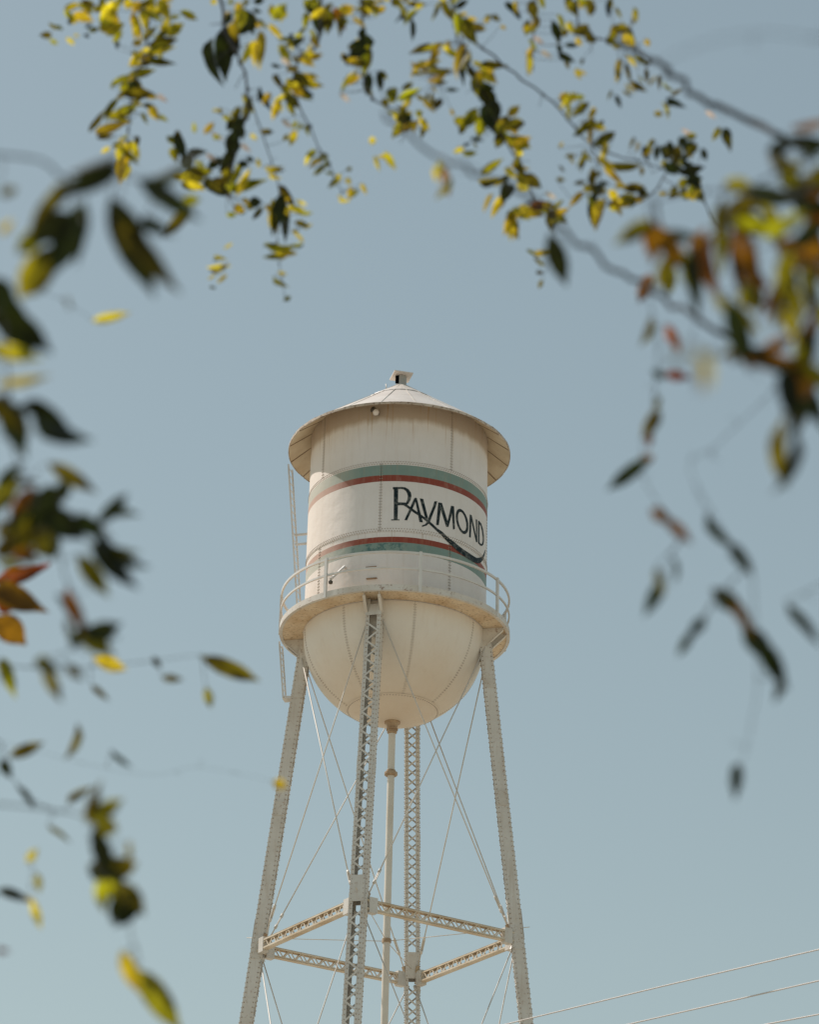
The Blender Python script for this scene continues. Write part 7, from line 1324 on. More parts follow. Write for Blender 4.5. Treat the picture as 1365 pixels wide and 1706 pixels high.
[2,[0.594,9.106,7.365],[0.104,0.378,0.712,-0.582],0.054,0.0361,"o"],
[3,[0.567,8.589,7.933],[0.206,0.052,0.767,-0.605],0.088,0.0221,"g"],
[2,[0.383,8.84,7.381],[0.119,0.408,0.705,-0.568],0.069,0.0281,"y"],
[7,[0.689,8.219,7.036],[0.044,0.509,0.743,-0.433],0.088,0.022,"y"],
[1,[0.909,8.68,7.397],[0.036,0.127,0.921,-0.366],0.067,0.0286,"d"],
[3,[0.487,8.544,7.944],[0.076,0.088,-0.908,0.403],0.064,0.0298,"g"],
[0,[-0.019,8.587,7.959],[0.361,0.619,0.641,-0.276],0.084,0.0227,"o"],
[2,[0.252,8.856,7.892],[0.105,0.595,0.664,-0.441],0.087,0.0217,"y"],
[2,[0.417,9.139,7.586],[0.287,0.574,0.747,-0.175],0.086,0.0216,"y"],
[0,[0.058,8.553,7.495],[0.08,0.347,0.695,-0.625],0.08,0.0231,"y"],
[2,[0.272,8.795,7.81],[0.426,0.564,0.674,-0.215],0.074,0.0248,"y"],
[4,[0.641,8.125,7.5],[0.143,0.488,0.699,-0.503],0.053,0.0342,"o"],
[7,[0.675,8.605,7.3],[0.059,0.094,-0.746,0.656],0.082,0.0221,"o"],
[2,[0.403,9.101,7.516],[0.226,0.339,-0.826,0.389],0.069,0.0261,"y"],
[6,[1.15,8.114,7.08],[0.014,-0.13,-0.798,0.589],0.074,0.0243,"o"],
[2,[0.488,8.72,6.921],[0.393,0.648,0.577,-0.304],0.073,0.0246,"y"],
[2,[0.403,8.849,7.596],[0.115,0.244,0.857,-0.44],0.053,0.0338,"y"],
[4,[0.721,8.119,7.489],[0.104,0.453,0.695,-0.549],0.046,0.0384,"o"],
[2,[0.295,8.503,7.618],[0.116,0.24,0.865,-0.426],0.082,0.0213,"y"],
[0,[0.167,8.437,7.833],[0.406,0.788,0.413,-0.21],0.065,0.0267,"d"],
[2,[0.444,8.926,7.265],[0.129,0.407,0.712,-0.558],0.053,0.0327,"y"],
[7,[0.751,8.479,7.309],[0.125,0.17,-0.855,0.475],0.061,0.028,"o"],
[2,[0.359,8.844,7.57],[0.356,0.591,0.657,-0.303],0.062,0.0274,"y"],
[0,[0.031,8.536,7.893],[0.545,0.124,-0.687,0.465],0.082,0.0205,"g"],
[0,[0.127,8.713,7.607],[0.061,0.249,-0.71,0.657],0.062,0.0271,"o"],
[7,[0.779,8.749,7.169],[0.122,0.458,0.677,-0.563],0.057,0.0294,"y"],
[3,[0.476,8.871,8.099],[0.074,0.08,-0.919,0.379],0.059,0.028,"o"],
[1,[0.706,8.493,7.436],[0.08,0.171,-0.75,0.634],0.069,0.0238,"y"],
[4,[0.801,8.21,7.449],[0.129,-0.202,-0.895,0.377],0.081,0.0202,"o"],
[1,[0.676,8.591,7.551],[0.285,0.615,-0.632,0.375],0.067,0.0241,"g"],
[6,[1.186,8.536,7.394],[0.165,0.177,-0.876,0.417],0.063,0.0256,"g"],
[0,[0.197,8.625,7.91],[0.194,0.659,0.577,-0.441],0.059,0.0273,"o"],
[7,[0.697,8.503,7.356],[0.146,-0.048,-0.736,0.66],0.08,0.02,"y"],
[3,[0.462,8.352,7.86],[0.279,0.451,0.796,-0.293],0.05,0.0319,"y"],
[4,[0.71,7.927,7.514],[0.022,-0.059,-0.768,0.637],0.075,0.021,"d"],
[5,[0.96,8.681,7.4],[0.048,-0.007,-0.877,0.477],0.063,0.025,"d"],
[3,[0.496,8.541,7.994],[0.083,0.171,0.918,-0.347],0.067,0.0235,"g"],
[3,[0.508,8.89,8.124],[0.086,0.2,-0.788,0.577],0.056,0.0281,"y"],
[4,[0.736,8.101,7.525],[0.112,0.451,0.708,-0.532],0.046,0.0341,"y"],
[2,[0.419,8.787,7.16],[0.204,0.26,-0.872,0.362],0.053,0.0295,"o"],
[0,[-0.033,8.727,7.653],[0.578,0.653,0.475,-0.116],0.066,0.0236,"g"],
[0,[-0.008,8.409,7.813],[0.457,0.133,-0.715,0.513],0.079,0.0197,"d"],
[0,[-0.056,8.3,7.746],[0.375,0.077,0.66,-0.646],0.079,0.0197,"g"],
[5,[1.001,8.182,7.106],[0.083,0.096,-0.781,0.611],0.047,0.0329,"d"],
[7,[0.737,8.6,7.219],[0.31,0.391,-0.81,0.308],0.067,0.0229,"o"],
[4,[0.963,8.542,7.505],[0.355,0.073,0.857,-0.366],0.078,0.0196,"g"],
[2,[0.099,5.412,5.119],[0.2,-0.439,0.708,-0.515],0.078,0.0195,"g"],
[3,[0.586,8.694,7.952],[0.044,0.022,-0.909,0.414],0.072,0.0211,"o"],
[2,[0.433,8.933,7.171],[0.043,0.075,-0.741,0.666],0.062,0.0244,"y"],
[2,[0.576,8.831,7.187],[0.173,0.296,-0.804,0.486],0.044,0.0341,"o"],
[0,[0.09,8.669,8.09],[0.174,0.355,0.821,-0.412],0.074,0.0202,"y"],
[4,[0.823,8.441,7.775],[0.099,0.276,0.848,-0.441],0.076,0.0196,"g"],
[4,[0.587,8.252,7.652],[0.067,0.206,0.857,-0.468],0.05,0.0296,"y"],
[5,[0.96,8.591,7.263],[0.191,0.55,0.66,-0.474],0.062,0.0238,"y"],
[2,[0.531,8.66,7.119],[0.042,0.201,0.762,-0.614],0.044,0.0335,"y"],
[7,[0.72,8.589,7.089],[0.155,0.315,0.838,-0.418],0.048,0.0306,"y"],
[2,[0.376,8.637,7.487],[0.008,-0.03,-0.808,0.588],0.053,0.0277,"o"],
[2,[0.356,8.543,7.386],[0.058,0.173,-0.725,0.664],0.045,0.0326,"g"],
[2,[0.208,8.58,7.268],[0.347,0.656,0.587,-0.323],0.059,0.0247,"g"],
[0,[-0.059,8.776,7.7],[0.009,0.022,0.763,-0.646],0.048,0.0301,"o"],
[5,[1.009,8.579,7.311],[0.123,0.321,-0.698,0.629],0.063,0.0229,"d"],
[4,[0.593,8.222,7.751],[0.06,0.134,-0.759,0.635],0.053,0.027,"o"],
[5,[0.835,8.535,7.117],[0.363,0.476,0.76,-0.253],0.053,0.027,"y"],
[1,[0.58,8.127,7.212],[0.014,-0.031,-0.937,0.347],0.074,0.0186,"g"],
[5,[0.998,8.33,7.164],[0.569,0.726,0.354,-0.156],0.055,0.0249,"d"],
[5,[0.975,8.622,7.364],[0.018,-0.073,-0.85,0.522],0.058,0.0231,"d"],
[6,[1.17,8.208,7.152],[0.108,0.174,-0.752,0.627],0.045,0.0297,"d"],
[0,[0.006,8.9,7.834],[0.568,0.749,0.253,-0.23],0.073,0.0183,"y"],
[2,[0.377,8.769,7.213],[0.04,0.089,-0.72,0.687],0.062,0.0214,"y"],
[0,[0.064,9.066,7.718],[0.023,0.074,-0.753,0.653],0.059,0.0224,"o"],
[3,[0.459,8.601,7.822],[0.293,0.1,0.675,-0.669],0.073,0.0181,"g"],
[5,[0.865,8.365,7.004],[0.031,-0.035,-0.847,0.529],0.044,0.0299,"d"],
[5,[0.991,8.338,6.991],[0.163,0.256,-0.802,0.515],0.044,0.0298,"g"],
[6,[1.051,8.381,7.146],[0.478,0.871,-0.114,0.002],0.049,0.0267,"o"],
[7,[0.679,8.696,7.216],[0.092,0.423,0.671,-0.601],0.046,0.0284,"y"],
[0,[-0.061,8.977,7.731],[0.137,0.203,0.898,-0.366],0.064,0.0204,"y"],
[4,[0.819,8.182,7.447],[0.517,0.242,0.555,-0.605],0.072,0.018,"g"],
[2,[0.404,8.935,7.407],[0.191,0.452,-0.71,0.505],0.052,0.0247,"d"],
[5,[0.824,8.285,6.904],[0.066,0.076,-0.758,0.644],0.043,0.0296,"o"],
[0,[-0.025,8.526,7.427],[0.527,0.771,0.333,-0.129],0.057,0.0221,"y"],
[6,[1.062,8.139,7.031],[0.042,0.178,0.878,-0.442],0.05,0.0251,"d"],
[3,[0.586,8.442,7.683],[0.403,0.572,0.675,-0.232],0.061,0.0204,"d"],
[4,[0.898,8.443,7.587],[0.02,-0.068,-0.831,0.552],0.064,0.0194,"o"],
[7,[0.778,8.656,7.129],[0.135,0.442,0.704,-0.54],0.047,0.0264,"y"],
[3,[0.415,8.776,8.132],[0.006,-0.07,-0.737,0.673],0.066,0.0186,"y"],
[4,[0.959,8.543,7.629],[0.038,-0.032,-0.774,0.632],0.068,0.0178,"o"],
[5,[0.964,8.219,7.058],[0.175,0.292,0.89,-0.302],0.059,0.0203,"g"],
[0,[0.18,8.287,7.765],[0.618,0.74,0.256,-0.069],0.065,0.0184,"o"],
[4,[0.619,8.146,7.547],[0.465,0.589,0.635,-0.182],0.048,0.0249,"o"],
[4,[0.677,8.173,7.697],[0.217,0.358,-0.821,0.388],0.043,0.0277,"g"],
[5,[1.059,8.258,7.164],[0.327,0.55,-0.688,0.342],0.045,0.0264,"g"],
[4,[0.815,8.4,7.617],[0.223,0.274,0.805,-0.477],0.069,0.0172,"y"],
[2,[0.591,9.236,7.446],[0.435,0.809,0.334,-0.212],0.063,0.0188,"g"],
[5,[1.001,8.333,7.088],[0.262,0.661,0.575,-0.404],0.053,0.0222,"d"],
[7,[0.767,8.39,7.02],[0.214,0.696,0.523,-0.444],0.057,0.0206,"y"],
[6,[1.058,8.685,7.196],[0.0,-0.171,-0.747,0.643],0.041,0.0284,"g"],
[7,[0.657,8.319,6.938],[0.196,0.019,0.752,-0.629],0.068,0.017,"g"],
[0,[0.004,8.788,7.783],[0.253,0.64,0.713,-0.132],0.068,0.0169,"o"],
[7,[0.716,8.288,7.071],[0.144,0.391,0.764,-0.492],0.064,0.0179,"y"],
[3,[0.595,8.903,8.016],[0.012,0.168,0.742,-0.649],0.051,0.0224,"d"],
[5,[0.971,8.436,7.234],[0.015,-0.09,-0.824,0.559],0.047,0.0243,"g"],
[0,[-0.019,8.704,8.056],[0.349,0.509,0.681,-0.394],0.067,0.0169,"y"],
[4,[0.77,8.333,7.386],[0.038,0.215,0.789,-0.574],0.059,0.0191,"d"],
[6,[1.075,8.472,7.106],[0.094,0.363,0.748,-0.547],0.034,0.0329,"y"],
[5,[0.844,8.521,7.051],[0.377,0.567,0.672,-0.291],0.046,0.0243,"y"],
[0,[0.043,8.881,7.669],[0.006,0.012,-0.787,0.616],0.038,0.0294,"g"],
[3,[0.586,8.662,7.898],[0.415,0.584,0.661,-0.223],0.035,0.0319,"o"],
[5,[1.028,8.487,7.2],[0.401,0.848,0.273,-0.214],0.049,0.0227,"d"],
[4,[0.625,8.359,7.518],[0.03,0.208,0.763,-0.612],0.051,0.0218,"y"],
[5,[1.048,8.639,7.451],[0.271,0.408,0.825,-0.281],0.061,0.0182,"p"],
[1,[0.306,8.333,7.73],[0.126,0.484,0.681,-0.535],0.045,0.0246,"o"],
[4,[0.637,8.021,7.591],[0.08,0.193,0.904,-0.373],0.048,0.0229,"o"],
[4,[0.748,8.055,7.502],[0.108,0.32,0.816,-0.469],0.043,0.0255,"d"],
[3,[0.472,8.772,8.04],[0.16,0.201,-0.91,0.325],0.054,0.0203,"o"],
[4,[0.653,8.367,7.838],[0.053,0.096,-0.757,0.645],0.041,0.0266,"y"],
[1,[0.661,8.546,7.498],[0.018,-0.051,-0.777,0.628],0.058,0.0186,"g"],
[6,[1.052,8.388,7.014],[0.343,0.458,0.78,-0.255],0.039,0.0274,"y"],
[5,[0.907,8.321,7.187],[0.081,0.141,-0.737,0.656],0.062,0.0172,"o"],
[2,[0.571,8.795,7.109],[0.28,0.812,0.389,-0.333],0.063,0.0169,"g"],
[0,[0.21,8.633,7.93],[0.381,0.6,0.656,-0.256],0.053,0.02,"y"],
[0,[0.092,8.692,7.624],[0.208,-0.235,-0.851,0.42],0.065,0.0163,"o"],
[1,[0.585,8.572,7.509],[0.557,0.828,0.048,-0.049],0.041,0.0258,"y"],
[2,[0.422,8.937,7.172],[0.052,0.207,0.76,-0.614],0.058,0.0181,"o"],
[0,[0.147,8.433,7.852],[0.417,0.788,0.407,-0.2],0.058,0.0178,"g"],
[4,[0.98,8.398,7.431],[0.522,0.68,0.51,-0.072],0.064,0.0161,"o"],
[7,[0.633,8.144,7.014],[0.084,-0.468,-0.755,0.452],0.064,0.0161,"g"],
[3,[0.49,8.3,7.552],[0.105,0.473,0.669,-0.564],0.058,0.0177,"p"],
[5,[1.14,8.615,7.518],[0.237,0.423,0.809,-0.333],0.056,0.0182,"p"],
[3,[0.408,8.855,8.144],[0.066,0.362,0.702,-0.61],0.064,0.0159,"d"],
[2,[0.537,8.832,7.27],[0.271,0.435,0.786,-0.347],0.055,0.0184,"p"],
[6,[1.034,8.252,6.946],[0.057,0.003,-0.809,0.585],0.041,0.0245,"g"],
[2,[0.464,9.064,7.596],[0.242,0.682,-0.552,0.414],0.04,0.0251,"y"],
[4,[0.591,8.019,7.577],[0.149,0.205,-0.888,0.383],0.047,0.0212,"g"],
[2,[0.487,9.224,7.25],[0.117,0.49,0.805,-0.313],0.063,0.0158,"g"],
[2,[0.502,9.001,7.077],[0.258,0.372,0.827,-0.333],0.061,0.0163,"g"],
[5,[0.915,8.46,7.276],[0.094,0.102,-0.843,0.519],0.054,0.0183,"g"],
[4,[0.594,7.883,7.49],[0.25,0.382,0.848,-0.268],0.047,0.0209,"g"],
[0,[0.145,8.694,7.87],[0.027,0.145,0.746,-0.65],0.056,0.0173,"y"],
[7,[0.751,8.64,7.48],[0.176,0.259,-0.846,0.432],0.047,0.0206,"o"],
[4,[0.738,7.934,7.404],[0.341,0.592,0.669,-0.292],0.055,0.0176,"y"],
[3,[0.47,8.463,7.735],[0.181,0.428,0.772,-0.434],0.053,0.0182,"p"],
[0,[0.075,8.903,7.767],[0.044,0.105,-0.824,0.555],0.061,0.0157,"o"],
[4,[0.623,8.345,7.651],[0.151,0.287,0.879,-0.35],0.042,0.0228,"y"],
[2,[0.582,8.893,7.196],[0.336,0.437,0.79,-0.27],0.059,0.0162,"o"],
[2,[0.181,8.914,7.495],[0.385,0.732,0.491,-0.274],0.049,0.0192,"y"],
[4,[0.784,8.21,7.417],[0.388,0.028,-0.854,0.346],0.061,0.0153,"y"],
[3,[0.503,8.803,8.084],[0.028,0.113,0.873,-0.473],0.05,0.0186,"o"],
[7,[0.643,8.125,6.976],[0.28,0.122,-0.779,0.548],0.061,0.0152,"o"],
[0,[-0.035,8.828,8.111],[0.109,-0.243,-0.825,0.498],0.061,0.0151,"d"],
[0,[0.139,8.433,7.457],[0.187,0.68,0.545,-0.454],0.058,0.0158,"d"],
[0,[0.123,8.799,7.925],[0.264,0.376,0.841,-0.286],0.052,0.0175,"y"],
[4,[0.727,8.075,7.459],[0.371,0.727,0.509,-0.276],0.033,0.0272,"g"],
[0,[0.004,8.772,7.59],[0.012,0.036,-0.79,0.612],0.038,0.0236,"y"],
[4,[0.822,8.141,7.627],[0.046,0.209,0.838,-0.502],0.047,0.0189,"y"],
[5,[0.906,8.283,7.273],[0.373,0.559,0.689,-0.27],0.037,0.024,"y"],
[0,[0.03,8.693,7.484],[0.038,0.103,-0.801,0.588],0.047,0.0188,"y"],
[0,[-0.037,8.718,8.065],[0.009,0.01,0.942,-0.336],0.048,0.0184,"o"],
[4,[0.97,8.515,7.578],[0.014,-0.438,-0.884,0.161],0.059,0.0149,"g"],
[2,[0.237,8.577,7.337],[0.294,0.587,0.657,-0.37],0.055,0.0159,"d"],
[2,[0.439,8.871,7.473],[0.386,0.846,-0.32,0.18],0.048,0.0182,"y"],
[0,[0.028,8.739,7.64],[0.216,0.446,0.757,-0.427],0.048,0.0181,"y"],
[0,[-0.024,8.544,7.416],[0.109,0.254,-0.812,0.514],0.035,0.0247,"o"],
[1,[0.621,8.948,7.786],[0.52,0.819,0.212,-0.118],0.033,0.026,"g"],
[2,[0.432,8.722,7.366],[0.108,0.114,-0.925,0.345],0.045,0.0188,"g"],
[0,[-0.043,8.578,7.981],[0.427,0.564,0.679,-0.198],0.037,0.0227,"o"],
[5,[0.885,8.457,7.055],[0.02,-0.082,-0.769,0.634],0.044,0.019,"g"],
[0,[0.048,8.397,7.82],[0.282,0.433,-0.801,0.3],0.041,0.0195,"y"],
[4,[0.742,8.153,7.483],[0.24,0.516,0.728,-0.382],0.039,0.0205,"g"],
[7,[0.648,8.238,6.937],[0.341,0.543,-0.692,0.332],0.045,0.0177,"o"],
[0,[-0.055,8.51,7.426],[0.464,0.362,0.56,-0.583],0.056,0.0139,"o"],
[5,[0.799,8.642,7.091],[0.038,0.256,0.726,-0.637],0.044,0.0176,"y"],
[4,[0.74,8.201,7.739],[0.041,0.148,0.898,-0.413],0.052,0.0148,"g"],
[4,[0.761,8.045,7.483],[0.302,0.65,0.61,-0.339],0.031,0.0246,"g"],
[4,[0.896,8.415,7.703],[0.055,0.207,0.86,-0.464],0.034,0.0221,"y"],
[1,[0.844,8.383,7.233],[0.097,0.19,-0.752,0.624],0.054,0.0138,"o"],
[3,[0.606,8.636,7.753],[0.046,0.176,0.84,-0.512],0.041,0.0181,"o"],
[7,[0.571,8.198,7.019],[0.396,0.597,0.642,-0.273],0.04,0.0185,"o"],
[4,[0.781,8.39,7.827],[0.069,0.244,0.838,-0.483],0.052,0.0142,"g"],
[2,[0.196,8.94,7.537],[0.15,0.503,0.659,-0.539],0.04,0.0184,"y"],
[1,[0.922,8.511,7.266],[0.137,0.427,-0.66,0.603],0.052,0.014,"y"],
[6,[0.983,8.182,6.881],[0.271,0.46,0.773,-0.342],0.029,0.0251,"o"],
[2,[0.426,8.992,7.263],[0.179,0.624,0.57,-0.503],0.033,0.0219,"y"],
[5,[0.937,8.187,7.059],[0.028,0.167,0.845,-0.508],0.039,0.0185,"g"],
[1,[0.883,8.52,7.192],[0.034,-0.032,-0.796,0.604],0.037,0.0192,"y"],
[0,[0.183,8.549,7.885],[0.497,0.614,0.593,-0.158],0.041,0.0171,"y"],
[4,[0.812,8.38,7.469],[0.086,0.313,0.689,-0.648],0.053,0.0132,"y"],
[5,[0.831,8.512,7.029],[0.157,0.347,-0.73,0.568],0.031,0.0225,"y"],
[4,[0.761,8.364,7.709],[0.052,0.142,0.928,-0.341],0.033,0.0211,"o"],
[0,[0.101,8.815,7.755],[0.31,0.683,0.569,-0.338],0.047,0.0147,"o"],
[2,[0.528,8.845,6.886],[0.116,0.118,-0.907,0.388],0.039,0.0177,"o"],
[4,[0.803,8.289,7.655],[0.147,0.568,0.64,-0.497],0.041,0.0166,"d"],
[4,[0.824,8.222,7.366],[0.011,0.16,0.793,-0.588],0.044,0.0154,"y"],
[3,[0.491,8.516,7.817],[0.242,0.391,-0.811,0.361],0.047,0.0143,"g"],
[0,[0.182,8.703,7.952],[0.575,0.721,0.372,-0.108],0.049,0.0137,"g"],
[5,[1.002,8.731,7.213],[0.461,0.524,-0.688,0.198],0.039,0.0169,"y"],
[0,[0.088,8.545,7.652],[0.388,0.779,0.433,-0.235],0.037,0.0178,"y"],
[5,[0.921,8.094,7.177],[0.377,0.646,0.527,-0.404],0.051,0.0129,"g"],
[0,[0.002,8.281,7.757],[0.312,0.773,0.471,-0.288],0.044,0.0149,"o"],
[0,[0.169,8.841,8.098],[0.462,0.886,0.028,-0.022],0.039,0.0168,"g"],
[4,[0.767,8.044,7.501],[0.01,0.223,0.724,-0.653],0.035,0.0187,"y"],
[4,[0.678,8.395,7.707],[0.15,0.287,0.88,-0.348],0.035,0.0185,"o"],
[7,[0.541,8.222,6.935],[0.262,0.619,0.615,-0.412],0.035,0.0185,"o"],
[5,[1.011,8.525,7.071],[0.284,0.598,-0.631,0.404],0.037,0.0174,"o"],
[2,[0.079,5.333,5.104],[0.055,0.083,-0.891,0.443],0.042,0.0153,"g"],
[1,[0.613,8.545,7.509],[0.314,0.644,0.608,-0.343],0.03,0.0213,"y"],
[2,[0.068,5.592,5.257],[0.045,0.074,0.92,-0.381],0.041,0.0155,"y"],
[3,[0.464,8.603,7.882],[0.221,0.402,-0.793,0.401],0.031,0.0199,"y"],
[5,[0.894,8.573,7.116],[0.086,0.129,-0.763,0.627],0.026,0.0236,"d"],
[4,[0.771,8.15,7.364],[0.058,0.051,-0.808,0.584],0.047,0.0128,"g"],
[5,[0.858,8.271,6.923],[0.102,0.148,-0.795,0.579],0.035,0.0169,"o"],
[4,[0.795,8.315,7.394],[0.19,0.442,0.767,-0.425],0.045,0.013,"o"],
[2,[0.52,9.129,7.183],[0.194,0.598,0.596,-0.5],0.042,0.0138,"g"],
[4,[0.851,8.407,7.841],[0.083,0.266,0.842,-0.462],0.038,0.0151,"g"],
[4,[0.885,8.017,7.252],[0.09,0.278,-0.837,0.462],0.047,0.0119,"y"],
[0,[0.166,8.818,7.638],[0.109,0.159,0.927,-0.321],0.036,0.0155,"y"],
[1,[0.29,8.659,7.959],[0.352,0.703,0.548,-0.285],0.03,0.0183,"g"],
[5,[0.798,8.299,6.92],[0.045,0.004,-0.799,0.599],0.036,0.0152,"g"],
[2,[0.516,9.076,7.053],[0.391,0.6,0.627,-0.306],0.033,0.0164,"o"],
[1,[0.916,8.505,7.278],[0.145,0.47,-0.645,0.585],0.044,0.0123,"d"],
[4,[0.623,8.253,7.433],[0.244,0.505,0.734,-0.383],0.039,0.0138,"y"],
[0,[-0.035,8.472,7.905],[0.104,0.377,0.724,-0.569],0.04,0.0134,"y"],
[1,[0.832,8.128,7.044],[0.067,0.043,-0.859,0.506],0.04,0.0134,"y"],
[1,[0.284,8.594,7.891],[0.352,0.741,0.5,-0.277],0.028,0.019,"y"],
[7,[0.752,8.779,7.208],[0.069,0.194,0.86,-0.466],0.027,0.0197,"o"],
[2,[0.211,8.742,7.41],[0.495,0.679,0.506,-0.193],0.041,0.0126,"d"],
[4,[0.748,8.241,7.341],[0.088,0.142,-0.801,0.575],0.043,0.012,"g"],
[4,[0.896,8.151,7.419],[0.329,0.277,-0.82,0.378],0.045,0.0114,"o"],
[6,[0.999,8.306,6.943],[0.207,0.37,-0.761,0.491],0.021,0.0237,"o"],
[7,[0.742,8.357,6.928],[0.02,0.198,0.735,-0.648],0.024,0.0196,"o"],
[0,[0.108,8.818,7.744],[0.315,0.757,0.481,-0.31],0.041,0.011,"o"],
[0,[0.088,8.941,7.824],[0.167,0.279,0.683,-0.654],0.042,0.0105,"y"],
[0,[-0.015,8.662,7.977],[0.126,0.361,-0.763,0.521],0.037,0.0119,"y"],
[0,[0.097,8.729,7.623],[0.029,0.088,0.823,-0.56],0.03,0.0145,"y"],
[1,[0.363,8.882,8.087],[0.203,0.396,0.81,-0.382],0.027,0.0159,"y"],
[0,[-0.052,8.37,7.841],[0.182,0.355,0.822,-0.407],0.029,0.0142,"y"],
[4,[0.642,8.238,7.477],[0.065,0.103,-0.795,0.595],0.028,0.0147,"g"],
[7,[0.555,8.304,7.123],[0.6,0.734,0.297,-0.116],0.03,0.0128,"y"],
[7,[0.569,8.488,7.169],[0.131,0.334,0.794,-0.492],0.036,0.0104,"o"],
[4,[0.81,8.041,7.518],[0.012,-0.129,-0.744,0.656],0.029,0.0127,"y"],
[4,[0.764,7.966,7.417],[0.12,0.32,0.83,-0.442],0.023,0.0159,"o"],
[7,[0.616,8.571,7.257],[0.071,0.312,0.735,-0.598],0.032,0.0114,"y"],
[4,[0.857,8.328,7.468],[0.064,0.309,0.716,-0.622],0.038,0.0096,"g"],
[2,[0.262,8.959,7.575],[0.059,0.264,0.723,-0.636],0.036,0.0101,"g"],
[0,[0.129,8.883,7.825],[0.344,0.87,0.292,-0.199],0.032,0.0093,"y"],
[0,[0.127,8.931,7.843],[0.18,0.557,0.648,-0.487],0.032,0.0093,"d"],
[2,[0.254,8.649,7.393],[0.16,0.284,0.856,-0.4],0.029,0.0098,"d"]],
"right":[
[9,[0.541,3.723,3.947],[0.001,-0.112,-0.895,0.432],0.151,0.0473,"b"],
[9,[0.494,3.79,3.972],[0.193,-0.301,-0.711,0.606],0.14,0.0349,"b"],
[6,[0.522,3.754,4.01],[0.283,-0.159,-0.829,0.455],0.133,0.0331,"o"],
[9,[0.527,3.824,4.031],[0.177,0.518,0.679,-0.49],0.113,0.0389,"o"],
[1,[0.269,4.297,4.268],[0.071,0.163,0.881,-0.438],0.106,0.0391,"d"],
[9,[0.526,3.847,4.032],[0.614,0.547,0.476,-0.312],0.123,0.0309,"o"],
[9,[0.462,3.304,3.55],[0.031,0.17,0.857,-0.486],0.11,0.0342,"d"],
[9,[0.463,3.637,3.845],[0.433,-0.318,-0.698,0.473],0.12,0.0301,"d"],
[7,[0.545,3.328,3.646],[0.003,-0.125,-0.885,0.448],0.106,0.0333,"o"],
[6,[0.552,3.761,4.027],[0.262,0.6,0.637,-0.407],0.105,0.0326,"d"],
[9,[0.551,3.414,3.713],[0.328,0.529,0.711,-0.327],0.09,0.0373,"b"],
[6,[0.647,3.812,4.036],[0.169,0.609,0.591,-0.501],0.082,0.0408,"d"],
[4,[0.542,3.32,3.446],[0.037,-0.115,-0.721,0.682],0.093,0.0339,"d"],
[8,[0.552,3.416,3.422],[0.227,-0.158,-0.892,0.357],0.109,0.0272,"o"],
[11,[0.589,3.97,3.306],[0.047,0.266,0.696,-0.665],0.092,0.0321,"d"],
[7,[0.562,3.456,3.7],[0.427,0.277,0.528,-0.68],0.108,0.027,"b"],
[9,[0.503,3.699,3.907],[0.386,-0.313,-0.664,0.558],0.107,0.0267,"b"],
[11,[0.569,4.045,3.37],[0.204,0.308,0.842,-0.393],0.077,0.037,"d"],
[6,[0.398,3.62,3.87],[0.138,0.236,0.91,-0.311],0.086,0.033,"b"],
[7,[0.576,3.409,3.675],[0.217,0.124,-0.708,0.661],0.106,0.0264,"b"],
[3,[0.459,4.387,3.85],[0.284,0.322,-0.813,0.393],0.101,0.0276,"d"],
[9,[0.455,3.42,3.629],[0.038,0.428,0.877,-0.216],0.104,0.0261,"o"],
[9,[0.513,3.624,3.881],[0.326,0.574,0.667,-0.345],0.095,0.0265,"g"],
[9,[0.628,3.776,4.138],[0.307,0.608,0.642,-0.352],0.092,0.0273,"d"],
[8,[0.565,3.415,3.403],[0.188,-0.291,0.827,-0.443],0.1,0.0249,"d"],
[9,[0.559,3.793,3.877],[0.054,0.214,0.849,-0.48],0.059,0.0419,"y"],
[1,[0.558,5.235,4.751],[0.101,0.151,-0.764,0.62],0.078,0.0316,"b"],
[8,[0.611,3.49,3.545],[0.163,0.137,-0.843,0.495],0.069,0.0357,"o"],
[1,[0.6,5.206,4.755],[0.055,0.008,-0.767,0.64],0.076,0.0314,"g"],
[8,[0.602,3.529,3.536],[0.008,0.244,0.707,-0.664],0.084,0.0282,"d"],
[6,[0.636,3.736,4.022],[0.365,0.667,0.564,-0.321],0.068,0.0344,"o"],
[9,[0.568,3.696,3.965],[0.305,0.061,0.791,-0.528],0.096,0.0241,"g"],
[6,[0.672,3.833,4.02],[0.012,0.234,0.766,-0.599],0.083,0.0273,"b"],
[5,[0.523,4.068,3.445],[0.291,0.355,0.826,-0.325],0.068,0.0332,"d"],
[10,[0.629,3.942,3.367],[0.138,-0.509,-0.682,0.506],0.093,0.0233,"d"],
[9,[0.628,3.814,4.098],[0.109,0.458,0.695,-0.544],0.065,0.0332,"g"],
[7,[0.563,3.364,3.675],[0.601,0.656,0.424,-0.169],0.08,0.0269,"d"],
[7,[0.572,3.305,3.613],[0.002,0.163,0.834,-0.527],0.084,0.024,"o"],
[6,[0.441,3.764,3.91],[0.149,0.14,-0.887,0.413],0.07,0.0285,"o"],
[7,[0.541,3.417,3.521],[0.195,0.5,0.686,-0.491],0.079,0.0247,"b"],
[6,[0.391,3.658,3.898],[0.226,0.414,-0.741,0.477],0.07,0.0278,"o"],
[7,[0.604,3.466,3.589],[0.083,0.011,-0.746,0.66],0.072,0.0264,"o"],
[9,[0.505,3.244,3.616],[0.46,0.743,0.417,-0.251],0.08,0.0228,"g"],
[7,[0.547,3.333,3.6],[0.011,0.255,0.717,-0.649],0.06,0.0301,"o"],
[3,[0.477,4.367,3.938],[0.142,0.213,-0.762,0.595],0.068,0.0262,"o"],
[6,[0.639,3.751,4.02],[0.291,0.668,0.567,-0.384],0.063,0.028,"b"],
[7,[0.598,3.389,3.584],[0.095,0.0,-0.925,0.367],0.072,0.0244,"d"],
